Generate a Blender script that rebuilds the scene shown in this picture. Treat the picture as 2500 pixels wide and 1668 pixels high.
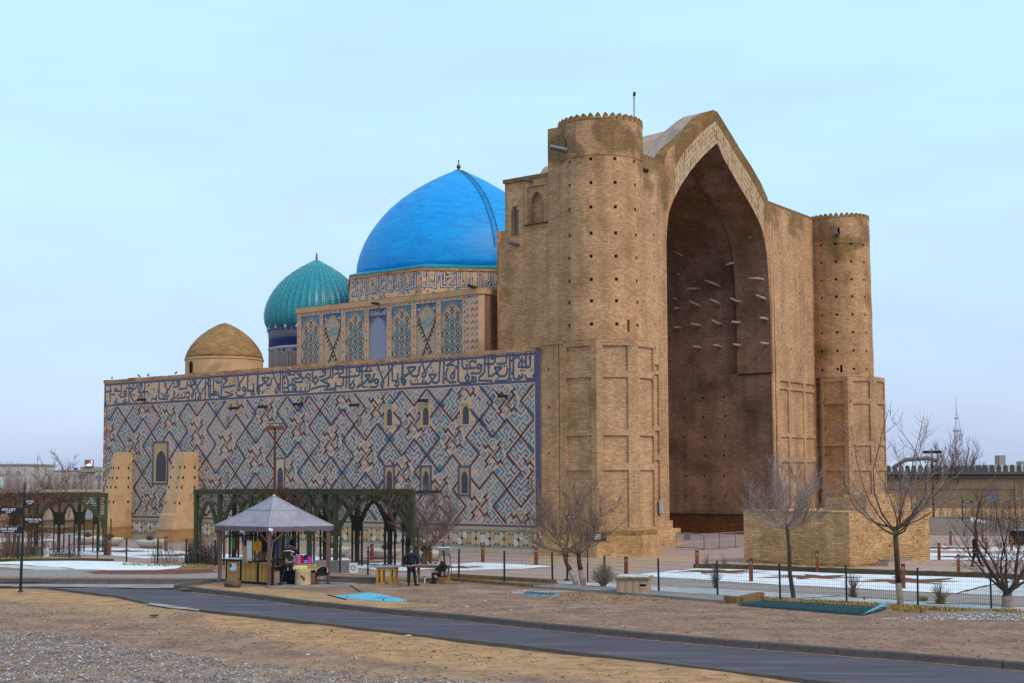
import bpy, bmesh, math, random
from mathutils import Vector, Matrix, noise
R=math.radians
S=bpy.context.scene
C=S.collection
for o in list(bpy.data.objects): bpy.data.objects.remove(o)
# ---------------------------------------------------------------- camera, sky, sun, exposure
cam=bpy.data.cameras.new('camera'); co=bpy.data.objects.new('camera',cam); C.objects.link(co); S.camera=co
cam.sensor_width=36; cam.lens=45.717; cam.shift_y=0.0507; cam.clip_start=.5; cam.clip_end=6000
co.matrix_world=Matrix.Translation((0,0,5))@Matrix.Rotation(R(90)+.0632,4,'X')@Matrix.Rotation(-.004,4,'Z')
S.render.resolution_x=1024; S.render.resolution_y=683
W=bpy.data.worlds.new('World'); S.world=W; W.use_nodes=True
def setup_world():
    nt=W.node_tree; N=nt.nodes; L=nt.links; N.clear()
    out=N.new('ShaderNodeOutputWorld'); sky=N.new('ShaderNodeTexSky'); sky.sky_type='NISHITA'; sky.sun_disc=False
    sky.sun_elevation=R(48); sky.sun_rotation=R(SUN_ROT); sky.air_density=1.0; sky.dust_density=1.5
    b1=N.new('ShaderNodeBackground'); b1.inputs['Strength'].default_value=.05
    L.new(sky.outputs[0],b1.inputs['Color'])
    tc=N.new('ShaderNodeTexCoord'); sp=N.new('ShaderNodeSeparateXYZ'); L.new(tc.outputs['Generated'],sp.inputs[0])
    cr=N.new('ShaderNodeValToRGB'); e=cr.color_ramp.elements
    e[0].position=0.0; e[0].color=(.40,.49,.76,1); e[1].position=1; e[1].color=(.52,.68,.78,1)
    for p,c in ((.06,(.43,.55,.82,1)),(.13,(.50,.68,.89,1)),(.22,(.54,.81,.94,1)),(.36,(.55,.88,.97,1)),(.6,(.53,.81,.90,1))):
        q=e.new(p); q.color=c
    # cloud mottling of the overcast
    mp=N.new('ShaderNodeMapping'); mp.inputs['Scale'].default_value=(1.2,1.2,5.5); L.new(tc.outputs['Generated'],mp.inputs[0])
    nz=N.new('ShaderNodeTexNoise'); nz.inputs['Scale'].default_value=2.1; nz.inputs['Detail'].default_value=6; nz.inputs['Roughness'].default_value=.5
    L.new(mp.outputs[0],nz.inputs['Vector'])
    ma=N.new('ShaderNodeMath'); ma.operation='MULTIPLY_ADD'; L.new(nz.outputs['Fac'],ma.inputs[0]); ma.inputs[1].default_value=.24; 
    L.new(sp.outputs['Z'],ma.inputs[2])
    mb=N.new('ShaderNodeMath'); mb.operation='SUBTRACT'; L.new(ma.outputs[0],mb.inputs[0]); mb.inputs[1].default_value=.12
    L.new(mb.outputs[0],cr.inputs[0])
    hs=N.new('ShaderNodeMixRGB'); hs.blend_type='MIX'; 
    r2=N.new('ShaderNodeValToRGB'); r2.color_ramp.elements[0].position=.46; r2.color_ramp.elements[0].color=(0,0,0,1); r2.color_ramp.elements[1].position=.72; r2.color_ramp.elements[1].color=(.42,.42,.42,1)
    nz2=N.new('ShaderNodeTexNoise'); nz2.inputs['Scale'].default_value=3.4; nz2.inputs['Detail'].default_value=7; L.new(mp.outputs[0],nz2.inputs['Vector'])
    L.new(nz2.outputs['Fac'],r2.inputs[0]); L.new(r2.outputs[0],hs.inputs[0]); L.new(cr.outputs[0],hs.inputs[1]); hs.inputs[2].default_value=(.47,.62,.84,1)
    b2=N.new('ShaderNodeBackground'); b2.inputs['Strength'].default_value=SKY_K; L.new(hs.outputs[0],b2.inputs['Color'])
    ad=N.new('ShaderNodeAddShader'); L.new(b1.outputs[0],ad.inputs[0]); L.new(b2.outputs[0],ad.inputs[1]); L.new(ad.outputs[0],out.inputs[0])
SKY_K=.90
SUN_AZ=R(232)       # compass-like angle of the direction the light comes from: x=sin, y=cos  (behind and right of camera)
SUN_ROT=150
sd=Vector((.62,-.62,.80)).normalized()
SUN_ROT=math.degrees(math.atan2(sd.x,sd.y))
setup_world()
sun=bpy.data.lights.new('sun','SUN'); so=bpy.data.objects.new('sun',sun); C.objects.link(so)
sun.energy=1.9; sun.angle=R(22); sun.color=(1.0,.84,.66)
so.rotation_euler=(-sd).to_track_quat('-Z','Y').to_euler(); so.location=(0,0,60)
vs=S.view_settings; vs.view_transform='Standard'; vs.look='None'; vs.gamma=1; vs.use_curve_mapping=False; vs.exposure=0.0
S.render.engine='CYCLES'
# ---------------------------------------------------------------- materials
MT={}
def mk(name,c1,c2=None,c3=None,ns=1.0,rough=.9,bump=0,bs=20,spec=.25,stretch=(1,1,1),course=None,cdark=.75,fine=.12,metal=0,coord='Object',
       stain=None,stain_s=.3,stain_lo=.55,stain_hi=.7,fs=None):
    m=bpy.data.materials.new(name); m.use_nodes=True; nt=m.node_tree; N=nt.nodes; L=nt.links
    b=N['Principled BSDF']; b.inputs['Roughness'].default_value=rough; b.inputs['Metallic'].default_value=metal
    b.inputs['Specular IOR Level'].default_value=spec
    c2=c2 or tuple(x*.8 for x in c1)
    tc=N.new('ShaderNodeTexCoord'); mp=N.new('ShaderNodeMapping'); mp.inputs['Scale'].default_value=stretch; L.new(tc.outputs[coord],mp.inputs[0])
    n1=N.new('ShaderNodeTexNoise'); n1.inputs['Scale'].default_value=ns; n1.inputs['Detail'].default_value=8; n1.inputs['Roughness'].default_value=.6
    L.new(mp.outputs[0],n1.inputs['Vector'])
    cr=N.new('ShaderNodeValToRGB'); e=cr.color_ramp.elements
    e[0].position=.33; e[0].color=(*c2,1); e[1].position=.68; e[1].color=(*c1,1)
    if c3: q=e.new(.52); q.color=(*c3,1)
    L.new(n1.outputs['Fac'],cr.inputs[0]); col=cr.outputs[0]
    if stain:
        ns2=N.new('ShaderNodeTexNoise'); ns2.inputs['Scale'].default_value=stain_s; ns2.inputs['Detail'].default_value=6; L.new(mp.outputs[0],ns2.inputs['Vector'])
        rr=N.new('ShaderNodeValToRGB'); rr.color_ramp.elements[0].position=stain_lo; rr.color_ramp.elements[0].color=(0,0,0,1); rr.color_ramp.elements[1].position=stain_hi; rr.color_ramp.elements[1].color=(1,1,1,1)
        L.new(ns2.outputs['Fac'],rr.inputs[0]); mx=N.new('ShaderNodeMixRGB'); L.new(rr.outputs[0],mx.inputs[0]); L.new(col,mx.inputs[1]); mx.inputs[2].default_value=(*stain,1); col=mx.outputs[0]
    if course:
        # weathering near the crowns of the towers, and faint water streaks down the walls
        sz=N.new('ShaderNodeSeparateXYZ'); L.new(tc.outputs['Object'],sz.inputs[0]); hz=N.new('ShaderNodeMapRange'); hz.inputs['From Min'].default_value=21.5; hz.inputs['From Max'].default_value=25.5; hz.inputs['To Max'].default_value=.30; L.new(sz.outputs['Z'],hz.inputs['Value'])
        nw=N.new('ShaderNodeTexNoise'); nw.inputs['Scale'].default_value=.42; nw.inputs['Detail'].default_value=7; L.new(mp.outputs[0],nw.inputs['Vector'])
        aw=N.new('ShaderNodeMath'); aw.operation='ADD'; L.new(nw.outputs['Fac'],aw.inputs[0]); L.new(hz.outputs[0],aw.inputs[1])
        rw=N.new('ShaderNodeValToRGB'); rw.color_ramp.elements[0].position=.76; rw.color_ramp.elements[0].color=(0,0,0,1); rw.color_ramp.elements[1].position=.86; rw.color_ramp.elements[1].color=(.75,.75,.75,1); L.new(aw.outputs[0],rw.inputs[0])
        mw=N.new('ShaderNodeMixRGB'); L.new(rw.outputs[0],mw.inputs[0]); L.new(col,mw.inputs[1]); mw.inputs[2].default_value=(.19,.115,.045,1); col=mw.outputs[0]
        ms=N.new('ShaderNodeMapping'); ms.inputs['Scale'].default_value=(1.3,1.3,.10); L.new(tc.outputs['Object'],ms.inputs[0]); n4=N.new('ShaderNodeTexNoise'); n4.inputs['Scale'].default_value=1.0; n4.inputs['Detail'].default_value=5; L.new(ms.outputs[0],n4.inputs['Vector'])
        m4=N.new('ShaderNodeMapRange'); m4.inputs['From Min'].default_value=.35; m4.inputs['From Max'].default_value=.65; m4.inputs['To Min'].default_value=.84; m4.inputs['To Max'].default_value=1.10; L.new(n4.outputs['Fac'],m4.inputs['Value'])
        v4=N.new('ShaderNodeVectorMath'); v4.operation='SCALE'; L.new(col,v4.inputs[0]); L.new(m4.outputs[0],v4.inputs['Scale']); col=v4.outputs[0]
    # fine value variation
    n2=N.new('ShaderNodeTexNoise'); n2.inputs['Scale'].default_value=fs or bs; n2.inputs['Detail'].default_value=4; L.new(mp.outputs[0],n2.inputs['Vector'])
    mr=N.new('ShaderNodeMapRange'); mr.inputs['From Min'].default_value=.3; mr.inputs['From Max'].default_value=.7; mr.inputs['To Min'].default_value=1-fine; mr.inputs['To Max'].default_value=1+fine
    L.new(n2.outputs['Fac'],mr.inputs['Value'])
    vm=N.new('ShaderNodeVectorMath'); vm.operation='SCALE'; L.new(col,vm.inputs[0]); L.new(mr.outputs[0],vm.inputs['Scale']); col=vm.outputs[0]
    hgt=n2.outputs['Fac']
    if course:
        # brick courses: horizontal position x+y, height z
        sx=N.new('ShaderNodeSeparateXYZ'); L.new(tc.outputs['Object'],sx.inputs[0])
        ad=N.new('ShaderNodeMath'); ad.operation='MULTIPLY_ADD'; L.new(sx.outputs['Y'],ad.inputs[0]); ad.inputs[1].default_value=.93; L.new(sx.outputs['X'],ad.inputs[2])
        cb=N.new('ShaderNodeCombineXYZ'); L.new(ad.outputs[0],cb.inputs['X']); L.new(sx.outputs['Z'],cb.inputs['Y'])
        bt=N.new('ShaderNodeTexBrick'); L.new(cb.outputs[0],bt.inputs['Vector']); bt.inputs['Scale'].default_value=1
        bt.inputs['Brick Width'].default_value=course*3.4; bt.inputs['Row Height'].default_value=course; bt.inputs['Mortar Size'].default_value=course*.14
        bt.inputs['Mortar Smooth'].default_value=.3
        bt.inputs['Color1'].default_value=(1.18,1.16,1.15,1); bt.inputs['Color2'].default_value=(.80,.80,.82,1); bt.inputs['Mortar'].default_value=(cdark,cdark,cdark,1)
        m2=N.new('ShaderNodeMixRGB'); m2.blend_type='MULTIPLY'; m2.inputs[0].default_value=1; L.new(col,m2.inputs[1]); L.new(bt.outputs['Color'],m2.inputs[2]); col=m2.outputs[0]
        hm=N.new('ShaderNodeMath'); hm.operation='MULTIPLY_ADD'; L.new(bt.outputs['Fac'],hm.inputs[0]); hm.inputs[1].default_value=-.7; L.new(n2.outputs['Fac'],hm.inputs[2]); hgt=hm.outputs[0]
    L.new(col,b.inputs['Base Color'])
    if bump:
        bp=N.new('ShaderNodeBump'); bp.inputs['Strength'].default_value=bump; bp.inputs['Distance'].default_value=.03; L.new(hgt,bp.inputs['Height']); L.new(bp.outputs[0],b.inputs['Normal'])
    MT[name]=m; return m
BR=dict(course=.105,bump=.5,bs=9,fine=.16,fs=5)
mk('brick',(.56,.32,.168),(.38,.21,.108),(.49,.275,.142),ns=.55,stain=(.22,.12,.045),stain_s=.27,stain_lo=.55,stain_hi=.70,**BR)
mk('brick_light',(.56,.335,.185),(.40,.235,.13),(.50,.295,.16),ns=.6,**BR)
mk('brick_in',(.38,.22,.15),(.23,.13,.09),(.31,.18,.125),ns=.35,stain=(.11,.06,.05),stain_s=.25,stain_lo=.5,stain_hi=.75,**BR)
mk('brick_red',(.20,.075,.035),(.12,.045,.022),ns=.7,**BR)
mk('brick_weather',(.36,.20,.075),(.17,.09,.035),(.27,.145,.055),ns=1.3,**BR)
mk('brick_base',(.60,.375,.20),(.42,.235,.10),(.53,.315,.16),ns=.8,stain=(.40,.235,.105),stain_s=.5,stain_lo=.5,stain_hi=.66,course=.11,bump=.7,bs=8,fine=.2,fs=5)
mk('voussoir',(.57,.42,.27),(.40,.275,.165),ns=2.5,rough=.85,bump=.3,bs=8)
mk('clay',(.57,.37,.215),(.44,.275,.15),(.51,.325,.185),ns=.8,bump=.3,bs=7,stain=(.26,.17,.09),stain_s=.5,stain_lo=.62,stain_hi=.75)
mk('clay_base',(.38,.21,.09),(.27,.145,.06),ns=1.2,bump=.4,bs=7)
mk('domeclay',(.36,.21,.095),(.25,.14,.06),(.32,.18,.08),ns=1.1,course=.12,bump=.4,bs=8,stretch=(1,1,1.6))
mk('roofclay',(.46,.32,.27),(.36,.25,.21),ns=.8,bump=.2,bs=6,stain=(.50,.40,.38),stain_s=.9,stain_lo=.62,stain_hi=.68,stretch=(1,1,3))
mk('glazed_blue',(.001,.33,.80),(.0005,.23,.64),(.001,.28,.72),ns=.8,rough=.5,spec=.32,stretch=(.6,.6,3.6),bump=.12,bs=9,fine=.14,fs=3.2)
mk('cyan_trim',(.015,.32,.42),(.01,.24,.33),ns=1,rough=.4,spec=.4)
mk('turq',(.010,.30,.37),(.006,.19,.26),(.008,.25,.32),ns=3,rough=.35,spec=.5,bs=14)
mk('turq_dark',(.010,.06,.085),(.006,.03,.05),ns=3,rough=.4)
mk('cobalt',(.010,.022,.20),(.02,.05,.30),ns=3,rough=.4,spec=.4)
mk('drum_tile',(.10,.13,.24),(.20,.20,.24),ns=9,rough=.5)
mk('drum_pale',(.46,.41,.42),(.34,.29,.31),ns=7,rough=.6)
mk('tile_ground',(.66,.42,.29),(.53,.33,.225),(.60,.375,.255),ns=1.6,bump=.25,bs=12,fine=.15,fs=16,stain=(.40,.22,.09),stain_s=.5,stain_lo=.6,stain_hi=.75)
mk('t_blue',(.085,.21,.33),(.055,.15,.26),ns=3,rough=.45,spec=.4)
mk('t_turq',(.10,.27,.31),(.07,.20,.25),ns=3,rough=.45,spec=.4)
mk('t_pale',(.30,.32,.38),(.20,.24,.31),ns=3,rough=.5)
mk('t_cobalt',(.055,.085,.20),(.035,.05,.14),ns=3,rough=.45,spec=.4)
mk('t_red',(.15,.034,.028),(.085,.02,.022),ns=4,rough=.55)
mk('t_purple',(.06,.055,.13),(.12,.10,.16),ns=9,rough=.5,fine=.35,fs=24)
mk('t_navy',(.025,.035,.085),(.04,.03,.08),ns=5,rough=.5)
mk('t_letter',(.06,.15,.21),(.045,.11,.17),ns=4,rough=.4,spec=.4)
mk('t_white',(.50,.50,.55),(.38,.38,.45),ns=5,rough=.5)
mk('t_spandrel',(.03,.05,.26),(.06,.16,.30),ns=14,rough=.45,fine=.4,fs=12)
mk('cream',(.55,.43,.31),(.46,.35,.25),ns=3,rough=.6)
mk('cream_y',(.50,.335,.175),(.41,.27,.14),ns=3,rough=.6)
mk('cream_w',(.62,.59,.56),(.52,.49,.46),ns=3,rough=.6)
mk('dado_ground',(.40,.29,.20),(.33,.24,.17),ns=3,rough=.6)
mk('dado_dark',(.07,.05,.07),(.045,.035,.055),ns=5,rough=.6)
mk('field',(.42,.35,.28),(.26,.27,.27),(.46,.35,.25),ns=5,fine=.35,fs=9)
mk('win_dark',(.022,.024,.04),(.015,.016,.03),ns=5,rough=.3,spec=.5)
mk('lattice',(.15,.15,.19),(.11,.11,.14),ns=6,rough=.7)
mk('grey_grille',(.27,.29,.43),(.24,.25,.38),ns=5,rough=.7,bump=.2,bs=30)
mk('hole_shade',(.02,.012,.008),(.012,.008,.006),ns=4)  # near-black: the shade inside holes and openings put into the colour
mk('wood_old',(.22,.15,.11),(.13,.085,.065),ns=4,stretch=(1,1,.3),bump=.3)
mk('beam_grey',(.42,.34,.30),(.24,.17,.14),ns=6,bump=.4,bs=15)
mk('spout',(.035,.028,.028),(.02,.015,.015),ns=6)
mk('spout_zinc',(.14,.14,.17),(.09,.09,.11),ns=6,metal=.4,rough=.5)
mk('finial',(.06,.045,.05),(.12,.10,.11),ns=8,metal=.6,rough=.4)
mk('earth',(.33,.205,.155),(.17,.10,.08),(.26,.16,.12),ns=.8,stretch=(.8,1.1,1),bump=1.0,bs=7,fine=.3,fs=6,stain=(.36,.225,.13),stain_s=.10,stain_lo=.50,stain_hi=.64)
mk('sand',(.45,.27,.145),(.29,.165,.09),(.38,.225,.12),ns=.9,stretch=(.8,1.1,1),bump=1.0,bs=5,fine=.25,fs=6)
mk('earth_far',(.33,.20,.145),(.17,.10,.075),(.255,.155,.115),ns=.8,stretch=(.8,1.1,1),bump=1.0,bs=6,fine=.32,fs=5,stain=(.38,.33,.31),stain_s=.25,stain_lo=.62,stain_hi=.75)
mk('asphalt',(.10,.088,.12),(.062,.055,.078),(.08,.071,.10),ns=1.1,stretch=(.25,2.0,1),rough=.8,bump=.15,bs=40,fine=.1,fs=60,stain=(.13,.13,.165),stain_s=.7,stain_lo=.52,stain_hi=.72)
mk('kerb',(.16,.135,.135),(.095,.08,.078),(.13,.108,.108),ns=.9,bump=.25,bs=15,stain=(.22,.215,.23),stain_s=.35,stain_lo=.60,stain_hi=.68)
mk('kerb_pale',(.22,.20,.19),(.16,.14,.13),ns=2,bump=.25,bs=15)
mk('paving',(.43,.31,.285),(.33,.235,.215),(.385,.275,.255),ns=.35,stretch=(.6,1.6,1),bump=.1,bs=8,fine=.08,fs=3)
mk('wet',(.15,.105,.09),(.23,.17,.155),ns=2.5,rough=.6,bump=.2,bs=9)
mk('path_grey',(.33,.28,.275),(.26,.215,.22),ns=.6,stretch=(.5,2,1),bump=.15,bs=8)
mk('snow',(.80,.84,.92),(.62,.67,.78),(.76,.81,.90),ns=1.6,stretch=(.6,1.8,1),rough=.7,bump=.5,bs=5,fine=.08,fs=9,stain=(.45,.40,.38),stain_s=2.2,stain_lo=.66,stain_hi=.72)
mk('snow_grit',(.62,.65,.72),(.34,.31,.30),(.50,.51,.56),ns=2.6,stretch=(.6,1.8,1),rough=.8,bump=.6,bs=7,fine=.2,fs=12)
mk('red_gravel',(.22,.075,.045),(.12,.045,.035),(.18,.065,.04),ns=5,stretch=(.6,2,1),bump=.6,bs=14,fine=.3,fs=14)
mk('grey_gravel',(.36,.33,.33),(.20,.175,.17),(.28,.25,.25),ns=4,stretch=(.6,2,1),bump=.8,bs=12,fine=.3,fs=10)
mk('dust',(.46,.42,.42),(.12,.105,.12),(.33,.29,.29),ns=1.3,stretch=(.3,1.6,1),bump=.2,bs=8,fine=.2)
mk('concrete',(.30,.245,.24),(.19,.17,.17),(.23,.205,.21),ns=1.2,bump=.3,bs=9)
mk('brick_low',(.33,.19,.09),(.21,.115,.05),ns=2,course=.09,bump=.4,bs=9)
mk('brick_pink',(.47,.33,.25),(.34,.22,.15),ns=3,bump=.3,bs=12)
mk('stone_cap',(.30,.24,.17),(.19,.15,.10),ns=5,bump=.8,bs=14)
mk('dry_grass',(.46,.31,.12),(.28,.19,.07),(.38,.26,.10),ns=3)
mk('green_grass',(.20,.22,.04),(.30,.26,.05),ns=3)
mk('hedge',(.10,.075,.025),(.055,.035,.018),ns=4,bump=.8,bs=14)
mk('green_post',(.012,.045,.04),(.008,.028,.026),ns=4,rough=.5)
mk('wire',(.10,.12,.12),(.07,.08,.08),ns=4,rough=.6)
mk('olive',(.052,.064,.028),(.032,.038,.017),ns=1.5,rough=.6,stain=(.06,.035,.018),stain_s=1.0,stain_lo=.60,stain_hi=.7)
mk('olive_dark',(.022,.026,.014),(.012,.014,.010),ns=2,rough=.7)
mk('vine',(.13,.045,.028),(.07,.028,.022),ns=4)
mk('vine_y',(.30,.17,.04),(.18,.09,.03),ns=4)
mk('corten',(.26,.07,.022),(.16,.04,.015),ns=4,rough=.7)
mk('corten_cap',(.12,.03,.016),(.08,.02,.012),ns=4,rough=.6)
mk('lamp_glass',(.62,.62,.70),(.5,.5,.6),ns=8,rough=.2)
mk('bowl',(.60,.55,.49),(.50,.45,.39),ns=2,rough=.75)
mk('bowl_in',(.10,.06,.035),(.07,.04,.02),ns=5)
mk('black_metal',(.010,.012,.022),(.006,.007,.014),ns=4,rough=.45,spec=.4)
mk('sign_white',(.75,.76,.82),(.7,.7,.78),ns=4,rough=.6)
mk('canvas',(.31,.305,.37),(.235,.23,.29),(.275,.27,.335),ns=1.4,rough=.8,bump=.2,bs=5)
mk('canvas_seam',(.42,.43,.50),(.34,.35,.42),ns=3)
mk('canvas_edge',(.17,.14,.17),(.11,.09,.11),ns=3,bump=.3,bs=7)
mk('brown_post',(.17,.09,.085),(.105,.055,.055),ns=2,rough=.6)
mk('brown_post2',(.085,.045,.045),(.055,.03,.03),ns=2,rough=.6)
mk('brace',(.20,.105,.055),(.13,.065,.035),ns=3)
mk('pine',(.48,.28,.095),(.36,.19,.055),(.43,.24,.075),ns=2,stretch=(3,3,.4),bump=.2,bs=9)
mk('pine2',(.40,.22,.065),(.29,.15,.045),ns=2,stretch=(3,3,.4),bump=.2,bs=9)
mk('frame_dark',(.018,.024,.022),(.01,.014,.013),ns=3)
mk('poster',(.55,.66,.80),(.45,.58,.75),ns=4)
mk('poster_green',(.02,.14,.11),(.015,.10,.08),ns=4)
mk('stump_in',(.50,.36,.25),(.38,.25,.16),ns=3)
mk('bark_log',(.19,.125,.09),(.11,.07,.05),ns=5,bump=.5)
mk('yellow_box',(.62,.58,.22),(.5,.46,.16),ns=3)
mk('crate_wood',(.45,.32,.19),(.34,.23,.13),ns=3)
for n,c in dict(c_white=(.68,.69,.75),c_gold=(.55,.28,.02),c_orange=(.55,.14,.01),c_green=(.01,.22,.07),c_red=(.22,.012,.012),c_navy=(.012,.02,.07),c_blue=(.05,.20,.42),c_sky=(.16,.30,.50),
    c_brown=(.13,.075,.045),c_tan=(.40,.29,.16),c_black=(.012,.011,.012),c_pink=(.55,.11,.40),c_rose=(.42,.16,.36),c_magenta=(.62,.03,.42),c_crim=(.28,.012,.06),c_teal=(.10,.33,.50),c_grey=(.20,.20,.24),c_purple=(.13,.08,.13),
    skin=(.42,.24,.17),hair=(.03,.022,.02),hair_grey=(.11,.095,.07),jacket_navy=(.012,.016,.040),trouser=(.012,.014,.032),jacket_green=(.030,.036,.028),coat_black=(.016,.015,.018),beanie=(.10,.11,.15),jeans=(.018,.026,.055),shoe=(.012,.011,.013),
    chair_blue=(.015,.07,.26),table_wood=(.48,.26,.05),sheet_blue=(.14,.47,.66),teal_bar=(.025,.10,.13),teal_dark=(.018,.035,.05),plaque=(.34,.38,.47),green_box=(.02,.20,.07),blue_sign=(.02,.19,.60),galv=(.20,.20,.25),rubber=(.02,.02,.022),
    antenna=(.42,.42,.62),far_white=(.50,.48,.47),far_beige=(.36,.30,.29),far_win=(.10,.10,.14),red_roof=(.34,.10,.12),far_tank=(.05,.13,.33),screen_mag=(.70,.05,.22),screen_dark=(.05,.06,.04),screen_w=(.8,.8,.85),cyan_scr=(.05,.62,.62),
    wall_far=(.36,.25,.16),merlon=(.14,.12,.115),merlon_top=(.16,.15,.155),far_trees=(.23,.165,.15),white_roof=(.60,.70,.80),paper=(.55,.56,.60)).items():
    mk(n,c,tuple(x*.78 for x in c),ns=3,rough=.75)
mk('earth_wall',(.50,.36,.28),(.36,.25,.19),ns=.8)
mk('bark',(.10,.065,.045),(.055,.035,.028),ns=5,bump=.5,stretch=(1,1,.3))
mk('bark_pale',(.24,.18,.14),(.14,.10,.08),ns=4,bump=.4,stretch=(1,1,.3))
mk('lime',(.34,.28,.24),(.18,.125,.10),ns=5,bump=.4)
mk('twig_red',(.24,.15,.145),(.12,.066,.066),ns=2)
mk('twig_grey',(.42,.33,.32),(.27,.20,.195),ns=2)
mk('twig_brown',(.32,.225,.18),(.19,.13,.105),ns=2)
mk('leaf_orange',(.46,.19,.03),(.34,.13,.02),ns=4)
mk('bush_green',(.26,.22,.12),(.16,.13,.07),ns=6)
mk('pebble',(.30,.27,.30),(.10,.08,.085),(.19,.16,.165),ns=1.3,coord='Object',fine=.45,fs=7,rough=.8)
mk('rock_dark',(.10,.07,.05),(.05,.035,.028),ns=5,bump=.6)
mk('rock_ochre',(.36,.22,.07),(.22,.12,.04),ns=5,bump=.6)
mk('rock_white',(.62,.62,.66),(.45,.44,.47),ns=5,bump=.4)
def masked(name,base,over,attr,sharp=.18):
    # second ground colour laid over the first where the mesh attribute says so, broken up by noise
    m=MT[base].copy(); m.name=name; nt=m.node_tree; N=nt.nodes; L=nt.links; b=N['Principled BSDF']
    src=b.inputs['Base Color'].links[0].from_socket; o2=MT[over].node_tree.nodes
    at=N.new('ShaderNodeAttribute'); at.attribute_name=attr
    tc=N.new('ShaderNodeTexCoord'); nz_=N.new('ShaderNodeTexNoise'); nz_.inputs['Scale'].default_value=1.3; nz_.inputs['Detail'].default_value=7; L.new(tc.outputs['Object'],nz_.inputs['Vector'])
    ad=N.new('ShaderNodeMath'); ad.operation='ADD'; L.new(at.outputs['Fac'],ad.inputs[0]); L.new(nz_.outputs['Fac'],ad.inputs[1])
    mr=N.new('ShaderNodeMapRange'); mr.inputs['From Min'].default_value=1-sharp; mr.inputs['From Max'].default_value=1+sharp; L.new(ad.outputs[0],mr.inputs['Value'])
    n2=N.new('ShaderNodeTexNoise'); n2.inputs['Scale'].default_value=2.2; n2.inputs['Detail'].default_value=8; mp=N.new('ShaderNodeMapping'); mp.inputs['Scale'].default_value=(.8,1.1,1); L.new(tc.outputs['Object'],mp.inputs[0]); L.new(mp.outputs[0],n2.inputs['Vector'])
    cr=N.new('ShaderNodeValToRGB'); e=cr.color_ramp.elements
    e[0].position=.35; e[0].color=(.29,.165,.085,1); e[1].position=.65; e[1].color=(.48,.28,.145,1); L.new(n2.outputs['Fac'],cr.inputs[0])
    mx=N.new('ShaderNodeMixRGB'); L.new(mr.outputs[0],mx.inputs[0]); L.new(src,mx.inputs[1]); L.new(cr.outputs[0],mx.inputs[2]); L.new(mx.outputs[0],b.inputs['Base Color']); MT[name]=m
masked('near_ground','earth','sand','sandy')
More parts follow.
